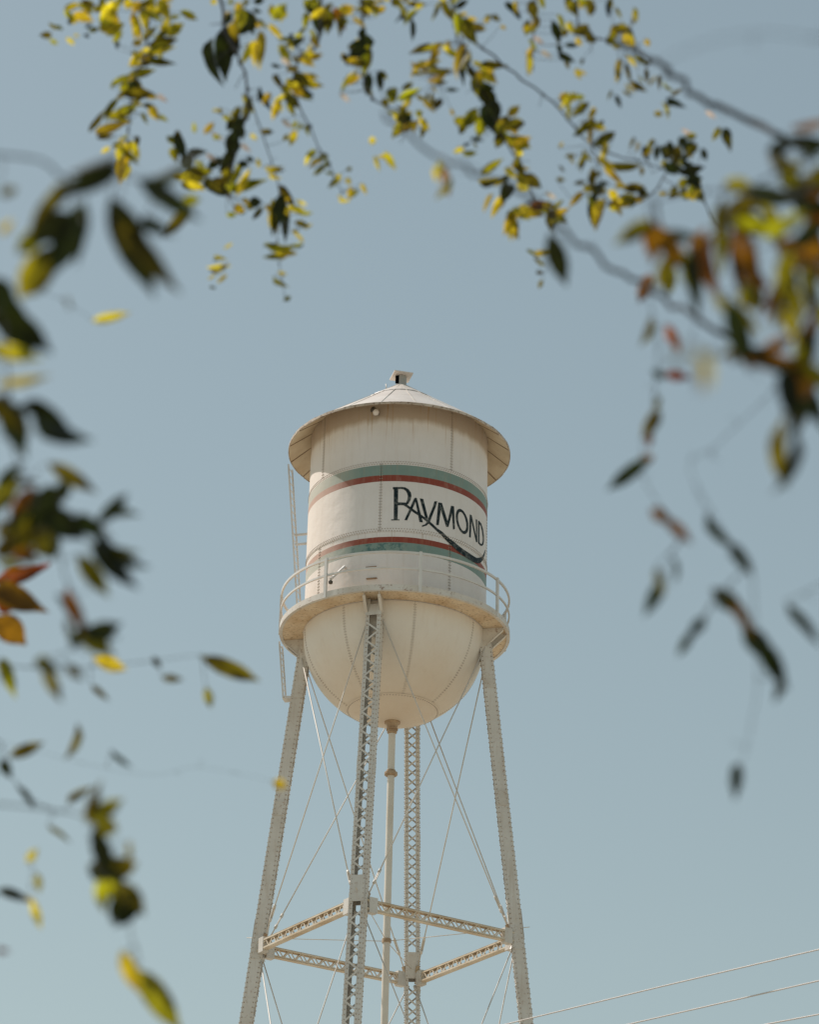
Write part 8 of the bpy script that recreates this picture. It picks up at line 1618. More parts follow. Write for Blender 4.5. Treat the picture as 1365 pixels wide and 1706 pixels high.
[4,[0.559,3.305,3.452],[0.137,0.426,0.718,-0.533],0.072,0.0241,"o"],
[4,[0.521,4.07,3.589],[0.133,-0.462,-0.822,0.306],0.083,0.0209,"d"],
[7,[0.488,3.341,3.491],[0.171,0.501,0.667,-0.524],0.076,0.0224,"d"],
[5,[0.44,4.025,3.44],[0.145,0.176,-0.771,0.595],0.072,0.0232,"d"],
[6,[0.651,3.85,4.074],[0.534,0.612,0.552,-0.189],0.073,0.0228,"b"],
[5,[0.541,3.962,3.381],[0.077,0.281,0.735,-0.613],0.076,0.0215,"b"],
[4,[0.536,3.918,3.459],[0.105,0.303,0.764,-0.56],0.068,0.0227,"d"],
[6,[0.393,3.688,3.927],[0.035,-0.031,-0.86,0.508],0.068,0.0225,"b"],
[6,[0.403,3.637,3.887],[0.071,0.028,-0.892,0.446],0.075,0.0203,"b"],
[9,[0.607,3.752,4.099],[0.018,0.312,0.699,-0.643],0.077,0.0197,"g"],
[7,[0.555,3.362,3.574],[0.023,-0.147,-0.747,0.648],0.059,0.0257,"y"],
[9,[0.458,3.806,3.921],[0.077,0.176,0.919,-0.344],0.069,0.0219,"g"],
[4,[0.586,3.504,3.54],[0.01,-0.106,-0.908,0.406],0.071,0.0212,"b"],
[8,[0.61,3.545,3.532],[0.131,0.089,-0.829,0.537],0.076,0.0198,"d"],
[9,[0.562,3.725,3.828],[0.132,0.189,-0.753,0.616],0.048,0.031,"g"],
[7,[0.553,3.293,3.627],[0.2,-0.328,0.775,-0.502],0.077,0.0193,"g"],
[6,[0.648,3.754,3.976],[0.504,0.34,0.698,-0.377],0.077,0.0192,"b"],
[8,[0.598,3.426,3.491],[0.278,0.325,-0.8,0.421],0.052,0.028,"b"],
[6,[0.674,3.79,3.997],[0.109,0.11,-0.745,0.648],0.067,0.0216,"o"],
[11,[0.57,4.16,3.172],[0.068,-0.006,-0.73,0.68],0.065,0.0219,"d"],
[9,[0.491,3.317,3.588],[0.005,-0.197,-0.717,0.668],0.058,0.024,"o"],
[7,[0.495,3.286,3.459],[0.675,0.303,0.515,-0.433],0.074,0.0185,"b"],
[6,[0.505,3.614,3.947],[0.353,0.548,0.697,-0.299],0.051,0.0259,"g"],
[9,[0.642,3.688,4.084],[0.1,0.361,0.787,-0.491],0.048,0.0266,"d"],
[3,[0.482,4.271,4.065],[0.07,0.222,0.831,-0.506],0.06,0.021,"r"],
[9,[0.596,3.743,4.093],[0.303,0.769,0.445,-0.345],0.053,0.0231,"d"],
[3,[0.435,3.931,3.506],[0.172,0.369,0.757,-0.511],0.061,0.02,"b"],
[9,[0.561,3.794,3.888],[0.134,0.493,0.661,-0.549],0.047,0.0259,"b"],
[6,[0.405,3.652,3.873],[0.319,0.597,0.641,-0.363],0.066,0.0181,"d"],
[9,[0.611,3.584,4.036],[0.089,0.82,0.536,-0.177],0.069,0.0172,"b"],
[7,[0.615,3.439,3.632],[0.0,0.296,0.879,-0.374],0.068,0.0171,"g"],
[9,[0.682,3.825,4.11],[0.308,0.603,0.644,-0.356],0.042,0.0275,"o"],
[7,[0.497,3.308,3.461],[0.476,0.721,0.43,-0.263],0.064,0.0177,"b"],
[6,[0.62,3.722,4.015],[0.152,0.425,0.761,-0.465],0.054,0.0206,"d"],
[8,[0.542,3.333,3.393],[0.382,0.576,0.639,-0.337],0.05,0.0221,"d"],
[9,[0.584,3.581,3.944],[0.5,0.646,0.536,-0.214],0.048,0.0224,"o"],
[3,[0.507,4.532,4.104],[0.206,0.633,0.552,-0.503],0.053,0.0201,"r"],
[7,[0.48,3.294,3.449],[0.018,-0.532,-0.844,0.061],0.064,0.016,"b"],
[9,[0.443,3.636,3.835],[0.014,-0.067,-0.93,0.362],0.059,0.0169,"g"],
[7,[0.589,3.439,3.581],[0.093,0.055,-0.723,0.682],0.06,0.0163,"o"],
[5,[0.503,3.999,3.362],[0.18,0.264,-0.719,0.617],0.051,0.0191,"d"],
[3,[0.47,4.448,4.182],[0.269,-0.276,0.849,-0.362],0.06,0.0149,"o"],
[3,[0.403,3.855,3.484],[0.178,0.45,0.681,-0.55],0.043,0.0204,"b"],
[7,[0.584,3.288,3.544],[0.089,-0.179,0.893,-0.403],0.058,0.0145,"b"],
[5,[0.5,4.14,3.399],[0.193,0.17,-0.845,0.469],0.051,0.0163,"d"],
[9,[0.515,3.446,3.662],[0.089,0.258,0.849,-0.453],0.042,0.0196,"d"],
[3,[0.413,3.874,3.391],[0.015,0.141,0.762,-0.632],0.05,0.0163,"o"],
[7,[0.544,3.245,3.539],[0.052,0.219,0.855,-0.467],0.047,0.0161,"g"],
[7,[0.584,3.399,3.533],[0.075,0.324,-0.824,0.458],0.055,0.0137,"g"],
[9,[0.612,3.573,4.003],[0.174,0.664,0.549,-0.476],0.048,0.0155,"d"],
[9,[0.597,3.73,4.083],[0.196,0.502,0.718,-0.441],0.045,0.0157,"o"],
[3,[0.444,4.458,3.869],[0.516,0.712,0.411,-0.241],0.036,0.0195,"b"],
[9,[0.508,3.406,3.652],[0.119,0.226,0.726,-0.639],0.052,0.0129,"b"],
[7,[0.544,3.35,3.578],[0.1,0.018,-0.92,0.378],0.047,0.0142,"o"],
[6,[0.529,3.784,4.047],[0.373,0.755,0.447,-0.301],0.039,0.017,"o"],
[3,[0.461,4.12,3.527],[0.349,-0.174,0.731,-0.56],0.051,0.0127,"d"],
[8,[0.564,3.523,3.483],[0.492,0.546,0.635,-0.238],0.047,0.0134,"o"],
[6,[0.646,3.66,3.99],[0.377,0.748,0.454,-0.304],0.034,0.0176,"o"],
[11,[0.637,4.13,3.316],[0.284,-0.378,0.655,-0.59],0.049,0.0122,"d"],
[3,[0.46,4.334,4.002],[0.251,0.445,0.754,-0.413],0.032,0.0154,"d"],
[7,[0.271,2.198,2.841],[0.46,-0.153,0.652,-0.583],0.042,0.0106,"y"],
[3,[0.48,4.543,3.985],[0.099,0.044,-0.926,0.361],0.033,0.0128,"b"],
[7,[0.293,2.33,2.912],[0.508,-0.186,0.751,-0.379],0.042,0.0087,"b"],
[3,[0.493,4.513,4.046],[0.101,0.058,-0.898,0.424],0.03,0.012,"o"],
[7,[0.495,3.49,3.582],[0.077,0.011,-0.864,0.497],0.028,0.0125,"b"],
[7,[0.281,2.326,2.923],[0.346,-0.385,0.828,-0.216],0.038,0.0081,"o"],
[7,[0.467,3.33,3.486],[0.233,0.233,-0.861,0.388],0.023,0.0086,"g"]],
"left":[
[5,[-1.168,7.162,4.788],[0.235,0.504,0.592,-0.583],0.197,0.0786,"b"],
[5,[-1.198,7.432,4.818],[0.268,0.3,0.771,-0.494],0.126,0.0847,"b"],
[5,[-1.213,7.428,4.926],[0.354,0.725,0.47,-0.357],0.182,0.0497,"r"],
[0,[-0.444,3.434,3.777],[0.138,0.171,0.828,-0.516],0.167,0.0509,"d"],
[3,[-0.647,4.275,3.689],[0.007,-0.113,0.845,-0.522],0.124,0.0581,"o"],
[6,[-0.475,6.09,4.144],[0.372,0.427,0.729,-0.385],0.162,0.0431,"o"],
[8,[-0.451,4.753,2.971],[0.222,0.233,0.755,-0.571],0.143,0.0476,"g"],
[1,[-0.643,3.647,3.729],[0.207,0.223,0.831,-0.465],0.117,0.0551,"d"],
[0,[-0.43,3.401,3.731],[0.02,0.384,0.813,-0.437],0.157,0.0392,"o"],
[0,[-0.484,3.465,3.784],[0.039,0.219,-0.813,0.539],0.129,0.0473,"d"],
[0,[-0.535,3.538,3.754],[0.127,0.251,-0.901,0.33],0.107,0.052,"g"],
[1,[-0.621,3.751,3.589],[0.122,0.145,0.712,-0.676],0.104,0.0444,"d"],
[3,[-0.592,4.255,3.672],[0.187,0.284,-0.872,0.352],0.093,0.0495,"d"],
[3,[-0.599,4.105,3.573],[0.231,0.412,0.674,-0.568],0.091,0.0477,"d"],
[0,[-0.501,3.476,3.771],[0.272,0.409,-0.818,0.299],0.098,0.0435,"d"],
[1,[-0.606,3.521,3.629],[0.277,0.318,0.814,-0.4],0.104,0.0392,"d"],
[3,[-0.669,4.246,3.688],[0.201,0.432,-0.732,0.486],0.093,0.0433,"o"],
[1,[-0.594,3.697,3.554],[0.339,0.319,0.577,-0.671],0.126,0.0314,"d"],
[0,[-0.435,3.448,3.838],[0.123,0.513,-0.645,0.552],0.113,0.0336,"d"],
[0,[-0.534,5.706,5.193],[0.083,0.345,-0.724,0.591],0.116,0.0325,"o"],
[6,[-0.941,5.969,4.076],[0.142,0.136,0.731,-0.654],0.111,0.0338,"g"],
[0,[-0.493,3.464,3.815],[0.244,0.218,-0.683,0.653],0.121,0.0304,"o"],
[0,[-0.411,3.502,3.85],[0.266,0.41,0.772,-0.407],0.114,0.032,"d"],
[1,[-0.632,3.588,3.722],[0.144,0.165,0.78,-0.586],0.089,0.0399,"d"],
[3,[-0.495,4.056,3.515],[0.195,-0.5,-0.744,0.398],0.119,0.0297,"d"],
[6,[-0.739,6.095,4.135],[0.434,0.396,0.751,-0.302],0.095,0.0356,"y"],
[4,[-0.633,4.283,3.627],[0.218,0.147,0.895,-0.359],0.068,0.0496,"d"],
[1,[-0.614,4.201,3.713],[0.365,0.344,0.808,-0.309],0.108,0.0295,"o"],
[4,[-0.558,4.369,3.447],[0.511,0.664,0.488,-0.244],0.085,0.0372,"d"],
[0,[-0.416,3.504,3.854],[0.237,0.671,0.686,0.153],0.112,0.0281,"d"],
[8,[-0.512,4.467,3.128],[0.145,0.139,0.757,-0.622],0.087,0.0348,"d"],
[4,[-0.539,4.127,3.505],[0.225,0.237,0.816,-0.477],0.092,0.0325,"o"],
[8,[-0.506,4.62,3.096],[0.3,0.238,0.827,-0.413],0.081,0.0357,"g"],
[5,[-1.167,7.218,4.763],[0.321,0.564,0.599,-0.469],0.06,0.0481,"r"],
[8,[-0.47,4.519,3.057],[0.251,0.236,0.796,-0.498],0.074,0.0377,"o"],
[4,[-0.536,4.239,3.41],[0.241,0.404,0.671,-0.573],0.075,0.037,"o"],
[8,[-0.477,4.707,2.99],[0.173,0.156,0.781,-0.579],0.086,0.0317,"y"],
[3,[-0.519,4.088,3.506],[0.074,0.738,0.595,-0.31],0.102,0.0255,"o"],
[7,[-0.873,5.787,3.757],[0.539,0.643,0.49,-0.239],0.087,0.0295,"o"],
[1,[-0.562,3.643,3.515],[0.045,-0.601,-0.783,0.156],0.101,0.0252,"d"],
[8,[-0.544,4.578,3.186],[0.574,0.666,0.429,-0.209],0.08,0.0315,"o"],
[3,[-0.654,4.107,3.55],[0.633,0.72,0.278,-0.051],0.078,0.0317,"b"],
[1,[-0.636,3.622,3.616],[0.288,0.567,0.626,-0.451],0.09,0.0271,"y"],
[8,[-0.542,4.655,3.132],[0.338,0.395,0.704,-0.484],0.063,0.0381,"d"],
[3,[-0.584,4.168,3.645],[0.144,0.438,-0.674,0.578],0.062,0.0385,"d"],
[3,[-0.549,4.11,3.565],[0.261,0.442,0.68,-0.524],0.069,0.0338,"d"],
[2,[-0.758,5.721,4.866],[0.408,0.675,0.546,-0.284],0.096,0.0241,"y"],
[3,[-0.498,4.161,3.556],[0.097,-0.464,-0.87,0.137],0.096,0.024,"d"],
[3,[-0.586,4.091,3.601],[0.087,0.208,-0.876,0.426],0.065,0.0334,"d"],
[1,[-0.606,3.536,3.485],[0.096,0.431,0.672,-0.595],0.093,0.0233,"o"],
[0,[-0.484,3.41,3.726],[0.051,-0.04,0.733,-0.677],0.085,0.0252,"d"],
[4,[-0.549,4.102,3.431],[0.037,0.176,0.889,-0.42],0.092,0.0229,"b"],
[0,[-0.552,3.545,3.785],[0.224,0.357,-0.854,0.307],0.065,0.0321,"g"],
[3,[-0.509,4.1,3.543],[0.642,0.676,0.351,-0.088],0.084,0.0245,"d"],
[4,[-0.596,4.026,3.5],[0.138,0.198,0.692,-0.681],0.055,0.0369,"o"],
[1,[-0.638,3.74,3.612],[0.542,0.506,0.343,-0.577],0.09,0.0225,"y"],
[4,[-0.58,4.2,3.46],[0.475,0.036,0.633,-0.61],0.09,0.0225,"d"],
[8,[-0.493,4.59,3.101],[0.443,0.669,0.479,-0.356],0.05,0.0397,"o"],
[10,[-0.697,5.579,3.763],[0.21,-0.311,0.828,-0.418],0.088,0.022,"o"],
[8,[-0.466,4.558,3.057],[0.062,0.14,-0.85,0.504],0.064,0.0298,"d"],
[9,[-0.885,5.887,3.474],[0.325,0.506,0.593,-0.535],0.076,0.0245,"d"],
[0,[-0.424,3.342,3.793],[0.066,0.541,-0.822,0.168],0.086,0.0215,"d"],
[3,[-0.698,4.266,3.559],[0.593,0.699,0.382,-0.117],0.052,0.0348,"o"],
[8,[-0.547,4.623,3.207],[0.39,0.905,0.146,-0.08],0.085,0.0212,"o"],
[4,[-0.601,4.272,3.361],[0.209,0.138,0.88,-0.403],0.076,0.0233,"o"],
[1,[-0.658,3.635,3.746],[0.078,-0.023,0.907,-0.414],0.071,0.0246,"o"],
[8,[-0.517,4.465,3.149],[0.435,0.373,0.75,-0.331],0.049,0.0348,"o"],
[0,[-0.413,3.585,3.83],[0.177,0.521,0.623,-0.556],0.069,0.0244,"d"],
[9,[-0.797,5.818,3.429],[0.175,0.061,0.916,-0.355],0.079,0.0211,"y"],
[8,[-0.515,4.609,3.092],[0.101,0.03,0.875,-0.472],0.064,0.026,"g"],
[7,[-0.71,5.635,3.597],[0.359,0.79,0.313,-0.386],0.08,0.0199,"o"],
[8,[-0.435,4.556,3.03],[0.22,0.332,-0.759,0.515],0.061,0.0256,"d"],
[4,[-0.515,4.099,3.35],[0.303,0.585,0.573,-0.487],0.065,0.0237,"d"],
[3,[-0.681,4.092,3.608],[0.48,0.784,0.359,-0.162],0.064,0.0239,"d"],
[7,[-0.864,5.876,3.718],[0.457,0.045,0.583,-0.67],0.075,0.0188,"d"],
[3,[-0.649,4.024,3.492],[0.583,0.724,0.353,-0.108],0.072,0.0194,"d"],
[8,[-0.526,4.59,3.104],[0.341,0.786,0.364,-0.365],0.06,0.0226,"o"],
[6,[-0.463,6.178,4.101],[0.112,0.082,0.872,-0.469],0.057,0.0232,"g"],
[4,[-0.613,4.267,3.368],[0.229,0.487,0.587,-0.605],0.053,0.0249,"o"],
[0,[-0.528,5.407,5.022],[0.265,0.666,0.566,-0.408],0.047,0.0277,"g"],
[4,[-0.561,4.316,3.416],[0.338,0.895,0.234,-0.171],0.058,0.0224,"d"],
[7,[-0.879,5.711,3.723],[0.196,0.163,0.8,-0.542],0.049,0.0265,"d"],
[3,[-0.657,4.023,3.581],[0.43,0.455,0.349,-0.697],0.071,0.0179,"o"],
[8,[-0.513,4.527,3.164],[0.009,-0.064,0.917,-0.393],0.043,0.029,"d"],
[3,[-0.571,4.039,3.584],[0.335,0.404,-0.797,0.298],0.066,0.0188,"d"],
[3,[-0.516,4.238,3.622],[0.567,0.461,0.376,-0.569],0.07,0.0175,"d"],
[3,[-0.666,4.239,3.544],[0.523,0.64,0.519,-0.219],0.05,0.0244,"b"],
[3,[-0.702,4.27,3.603],[0.521,0.689,0.465,-0.197],0.041,0.0288,"o"],
[10,[-0.306,6.578,4.003],[0.362,0.443,0.698,-0.43],0.042,0.0277,"y"],
[7,[-0.785,5.886,3.632],[0.007,-0.501,-0.801,0.328],0.068,0.017,"o"],
[5,[-1.046,7.043,4.799],[0.303,0.776,0.492,-0.252],0.067,0.0166,"r"],
[3,[-0.562,4.045,3.607],[0.056,-0.028,0.9,-0.431],0.042,0.0252,"d"],
[10,[-0.617,5.568,3.698],[0.082,0.359,0.896,-0.248],0.065,0.0162,"d"],
[8,[-0.427,4.538,3.016],[0.315,0.456,-0.674,0.488],0.056,0.0181,"d"],
[6,[-0.55,5.922,4.017],[0.38,0.56,0.61,-0.412],0.053,0.0189,"o"],
[1,[-0.615,3.646,3.55],[0.174,0.224,0.763,-0.581],0.045,0.0216,"d"],
[6,[-0.724,6.001,4.024],[0.245,0.353,0.707,-0.562],0.06,0.0158,"o"],
[3,[-0.668,4.319,3.592],[0.219,0.495,0.595,-0.595],0.051,0.0183,"o"],
[3,[-0.677,4.17,3.502],[0.284,0.632,0.539,-0.479],0.048,0.0188,"o"],
[8,[-0.492,4.493,3.071],[0.342,0.336,0.759,-0.44],0.041,0.0217,"d"],
[9,[-0.76,5.59,3.419],[0.102,0.008,0.901,-0.421],0.048,0.0183,"g"],
[9,[-0.813,5.799,3.51],[0.567,0.77,0.268,-0.12],0.04,0.0211,"y"],
[4,[-0.555,4.217,3.34],[0.229,0.364,0.681,-0.592],0.043,0.0179,"o"],
[6,[-0.596,6.139,4.16],[0.246,0.199,0.872,-0.374],0.039,0.0174,"d"],
[1,[-0.613,3.616,3.531],[0.052,-0.076,0.724,-0.683],0.046,0.0147,"d"],
[9,[-0.838,5.932,3.471],[0.339,0.481,0.621,-0.518],0.043,0.014,"y"],
[8,[-0.456,4.516,3.132],[0.049,-0.023,-0.833,0.551],0.047,0.0118,"y"],
[4,[-0.538,4.128,3.348],[0.687,0.714,-0.089,0.102],0.041,0.0121,"o"],
[0,[-0.624,3.524,3.829],[0.53,0.672,0.5,-0.133],0.029,0.0161,"o"],
[4,[-0.587,4.155,3.32],[0.34,0.349,0.772,-0.408],0.037,0.0125,"d"],
[1,[-0.622,3.542,3.773],[0.351,0.857,0.335,-0.174],0.031,0.014,"y"],
[9,[-0.706,4.74,2.995],[0.36,0.569,0.549,-0.495],0.027,0.0111,"r"],
[1,[-0.528,3.648,3.726],[0.29,-0.042,0.657,-0.694],0.027,0.0069,"o"]]}
CLUMPS = {"left":[[-2.42,3.27,5.09,0.38],[-1.42,2.3,3.97,0.38],[-1.79,3.26,3.45,0.38],[-2.09,3.05,5.1,0.38],[-1.73,3.78,2.17,0.38],[-0.33,3.18,5.41,0.38],[-1.98,3.06,3.28,0.38],[-2.25,3.21,5.71,0.38],[-2.15,3.54,5.19,0.38],[-2.58,2.96,3.89,0.38],[-1.7,3.4,5.38,0.38],[-1.65,4.59,2.81,0.38],[0.07,2.87,4.94,0.38],[-1.7,2.15,4.85,0.38],[-1.06,3.83,5.23,0.38],[-2.52,3.61,3.76,0.38],[-4.0,4.91,3.51,0.38],[-1.41,3.26,4.8,0.38],[-3.22,2.79,2.87,0.38],[-2.69,2.56,4.43,0.38],[-1.57,3.64,3.36,0.38],[-1.95,3.55,2.26,0.38],[-1.19,1.92,3.46,0.38],[-2.35,2.1,5.5,0.38],[-0.91,2.99,5.86,0.38],[-0.63,2.94,5.44,0.38],[-2.67,3.24,2.96,0.38],[-1.42,2.87,2.27,0.38],[-1.27,1.9,3.88,0.38],[-1.65,2.98,3.01,0.38],[-2.03,4.01,2.67,0.38],[-1.06,3.51,5.51,0.38],[-1.83,5.22,4.05,0.38],[-1.83,3.01,2.83,0.38],[-0.96,1.99,5.44,0.38],[-2.56,2.7,4.27,0.38],[-1.35,2.64,4.08,0.38],[-2.05,4.55,2.04,0.38],[-2.68,1.38,2.09,0.38],[-2.88,2.56,5.32,0.38],[-2.4,2.89,3.58,0.38],[-1.47,3.4,2.1,0.38],[-2.27,3.34,5.38,0.38],[-2.06,2.86,4.1,0.38],[-2.27,4.03,2.86,0.38],[-1.51,3.64,3.47,0.38]],"right":[[1.62,2.42,2.22,0.38],[1.45,1.82,5.64,0.38],[1.93,3.3,4.18,0.38],[3.31,3.93,2.82,0.38],[1.74,2.81,5.27,0.38],[1.8,3.62,3.83,0.38],[0.76,3.38,6.46,0.38],[2.89,4.03,4.39,0.38],[1.67,1.32,3.46,0.38],[1.56,2.47,4.64,0.38],[3.42,3.97,6.59,0.38],[1.42,3.95,6.67,0.38],[2.18,3.6,2.34,0.38],[2.5,2.16,4.11,0.38],[1.77,3.29,5.03,0.38],[1.38,3.73,2.23,0.38],[1.28,3.64,5.31,0.38],[2.49,2.23,4.14,0.38],[1.98,4.19,4.29,0.38],[0.86,3.52,5.37,0.38],[3.11,2.52,4.95,0.38],[1.97,2.21,6.04,0.38],[1.47,2.25,3.15,0.38],[2.67,3.01,4.89,0.38],[2.95,1.56,6.65,0.38],[2.68,3.43,3.47,0.38],[1.51,3.68,4.6,0.38],[2.57,3.73,6.43,0.38],[1.85,2.51,2.51,0.38],[3.25,3.06,2.97,0.38],[1.75,5.36,3.51,0.38],[1.85,4.95,2.72,0.38],[1.65,2.91,4.81,0.38],[1.75,4.17,6.42,0.38],[1.79,3.89,3.81,0.38],[1.82,3.91,6.52,0.38],[3.5,3.71,6.39,0.38],[1.85,3.25,4.36,0.38],[3.09,3.67,5.29,0.38],[1.91,3.5,4.56,0.38],[2.54,3.78,4.13,0.38],[2.58,2.93,2.63,0.38],[2.33,1.96,4.49,0.38],[2.45,3.56,3.89,0.38],[1.29,3.22,5.77,0.38],[3.04,1.88,6.15,0.38]],"overl":[[0.16,10.18,10.84,0.5],[-5.75,10.32,9.98,0.5],[-4.72,11.11,8.28,0.5],[-6.18,10.13,7.58,0.5],[-6.91,10.8,8.52,0.5],[-5.19,10.65,6.62,0.5],[-5.21,10.59,9.35,0.5],[-3.01,11.77,10.09,0.5],[-5.6,10.14,10.38,0.5],[-2.55,9.26,8.23,0.5],[-5.45,10.24,8.41,0.5],[-5.2,9.19,6.78,0.5],[-6.0,11.41,10.86,0.5],[-7.56,9.86,7.8,0.5],[-7.33,11.97,5.57,0.5],[-2.55,9.88,9.81,0.5],[-4.62,10.55,6.45,0.5],[-7.24,9.2,8.66,0.5],[-6.84,11.35,8.77,0.5],[-5.98,13.56,9.87,0.5],[-6.85,10.26,7.89,0.5],[-6.3,10.19,5.66,0.5],[-3.13,10.86,9.69,0.5],[-7.21,9.97,8.59,0.5],[-6.95,10.04,6.92,0.5],[-3.14,10.46,9.91,0.5],[-5.94,10.51,6.99,0.5],[-3.18,9.19,8.96,0.5],[-3.67,10.39,9.25,0.5],[-4.45,10.98,10.23,0.5],[-7.75,9.11,7.72,0.5],[-2.89,11.83,9.69,0.5],[-4.37,10.53,11.19,0.5],[-1.3,10.71,10.52,0.5],[-3.61,11.95,7.8,0.5],[-2.85,9.56,9.86,0.5],[-4.55,9.87,10.3,0.5],[-2.74,8.81,8.5,0.5],[-6.03,11.05,6.67,0.5],[-6.57,8.51,10.75,0.5],[-6.43,11.69,7.06,0.5],[-5.23,10.32,6.72,0.5],[-3.73,11.11,10.17,0.5],[-2.68,9.75,8.3,0.5],[-0.7,10.99,10.77,0.5],[-5.0,11.93,9.01,0.5],[-3.29,10.69,9.4,0.5],[-7.49,9.6,9.25,0.5],[-5.82,9.85,8.53,0.5],[-1.51,9.75,10.44,0.5],[-4.45,9.72,9.7,0.5],[-0.4,9.96,10.48,0.5],[-4.76,10.67,10.5,0.5],[-2.98,11.22,10.34,0.5],[-1.66,9.44,9.76,0.5],[-0.48,10.84,10.55,0.5],[-3.92,11.63,9.99,0.5],[0.23,10.24,10.89,0.5],[0.02,8.6,10.38,0.5],[-4.4,10.52,8.26,0.5]],"over":[[7.2,12.24,10.08,0.5],[5.53,11.32,8.63,0.5],[1.03,9.48,9.96,0.5],[2.85,11.32,10.48,0.5],[6.12,10.58,9.95,0.5],[0.91,10.04,9.98,0.5],[3.28,10.61,8.43,0.5],[2.73,10.83,10.09,0.5],[4.78,9.49,8.29,0.5],[4.21,9.81,9.38,0.5],[6.73,9.51,6.86,0.5],[4.97,11.34,8.16,0.5],[5.66,9.34,7.15,0.5],[4.51,10.04,10.59,0.5],[5.3,9.4,10.76,0.5],[6.55,10.3,6.36,0.5],[5.2,10.39,11.19,0.5],[6.82,8.86,6.95,0.5],[7.77,9.79,11.26,0.5],[4.77,10.1,10.19,0.5],[4.66,10.9,9.89,0.5],[6.1,11.52,10.36,0.5],[7.63,8.83,8.45,0.5],[5.38,7.83,9.36,0.5],[3.19,9.99,9.99,0.5],[3.38,10.22,9.89,0.5],[2.87,10.67,10.22,0.5],[0.64,9.38,10.61,0.5],[7.63,11.34,7.02,0.5],[4.76,9.66,10.49,0.5],[7.28,9.44,10.33,0.5],[6.21,10.74,8.77,0.5],[6.58,11.24,10.5,0.5],[4.74,10.94,6.08,0.5],[7.22,11.53,7.32,0.5],[1.75,10.39,10.45,0.5],[6.62,11.08,9.9,0.5],[5.61,10.23,7.29,0.5],[3.21,10.99,10.75,0.5],[7.77,12.21,10.92,0.5],[3.43,11.37,10.09,0.5],[6.05,10.68,11.29,0.5],[6.83,11.35,10.88,0.5],[0.39,9.97,10.87,0.5],[1.05,9.19,9.58,0.5],[4.85,9.98,11.11,0.5],[7.52,9.96,8.1,0.5],[4.35,9.4,9.03,0.5],[3.27,11.13,10.3,0.5],[2.47,9.76,9.97,0.5],[3.53,11.86,10.38,0.5],[5.26,9.7,9.9,0.5],[4.03,11.34,10.31,0.5],[4.83,10.83,9.46,0.5],[7.61,9.89,8.62,0.5],[7.03,11.4,7.07,0.5],[5.78,11.01,8.0,0.5],[4.03,10.21,10.72,0.5],[4.91,10.89,9.21,0.5],[4.06,12.48,10.11,0.5]]}
TREES = {
    'left': ('dark_leaved_tree', 'blurred tree with broad dark green leaves reaching in along the left side', (-2.3, 3.2), 5.2, .11),
    'right': ('bronze_leaved_tree', 'blurred tree with bronze and olive leaves on slim grey boughs reaching in at the right', (2.4, 3.4), 6.0, .12),
    'overl': ('golden_leaved_tree', 'tree whose small golden leaves hang in strands at the upper left', (-5.6, 10.8), 10.4, .18),
    'over': ('yellow_leaved_tree', 'tree with small yellow green leaves along a thin slanting twig at the upper right', (5.6, 10.5), 10.4, .18),
}
def kink(pts, r, rr):
    """small bends and knots along a twig"""
    out_ = [pts[0]]
    for p in pts[1:-1]:
        out_.append(p + Vector((rr.gauss(0, 1), rr.gauss(0, 1), rr.gauss(0, 1))) * (r * 0.6))
    return out_ + [pts[-1]]
def smooth_path(pts, n=5):
    P_ = [Vector(p) for p in pts]; out_ = []
    for i in range(len(P_) - 1):
        a, b, c, d = P_[max(i - 1, 0)], P_[i], P_[i + 1], P_[min(i + 2, len(P_) - 1)]
        for k in range(n):
            t = k / n
            out_.append(.5 * ((2 * b) + (c - a) * t + (2 * a - 5 * b + 4 * c - d) * t * t + (3 * b - a - 3 * c + d) * t ** 3))
    out_.append(P_[-1]); return out_
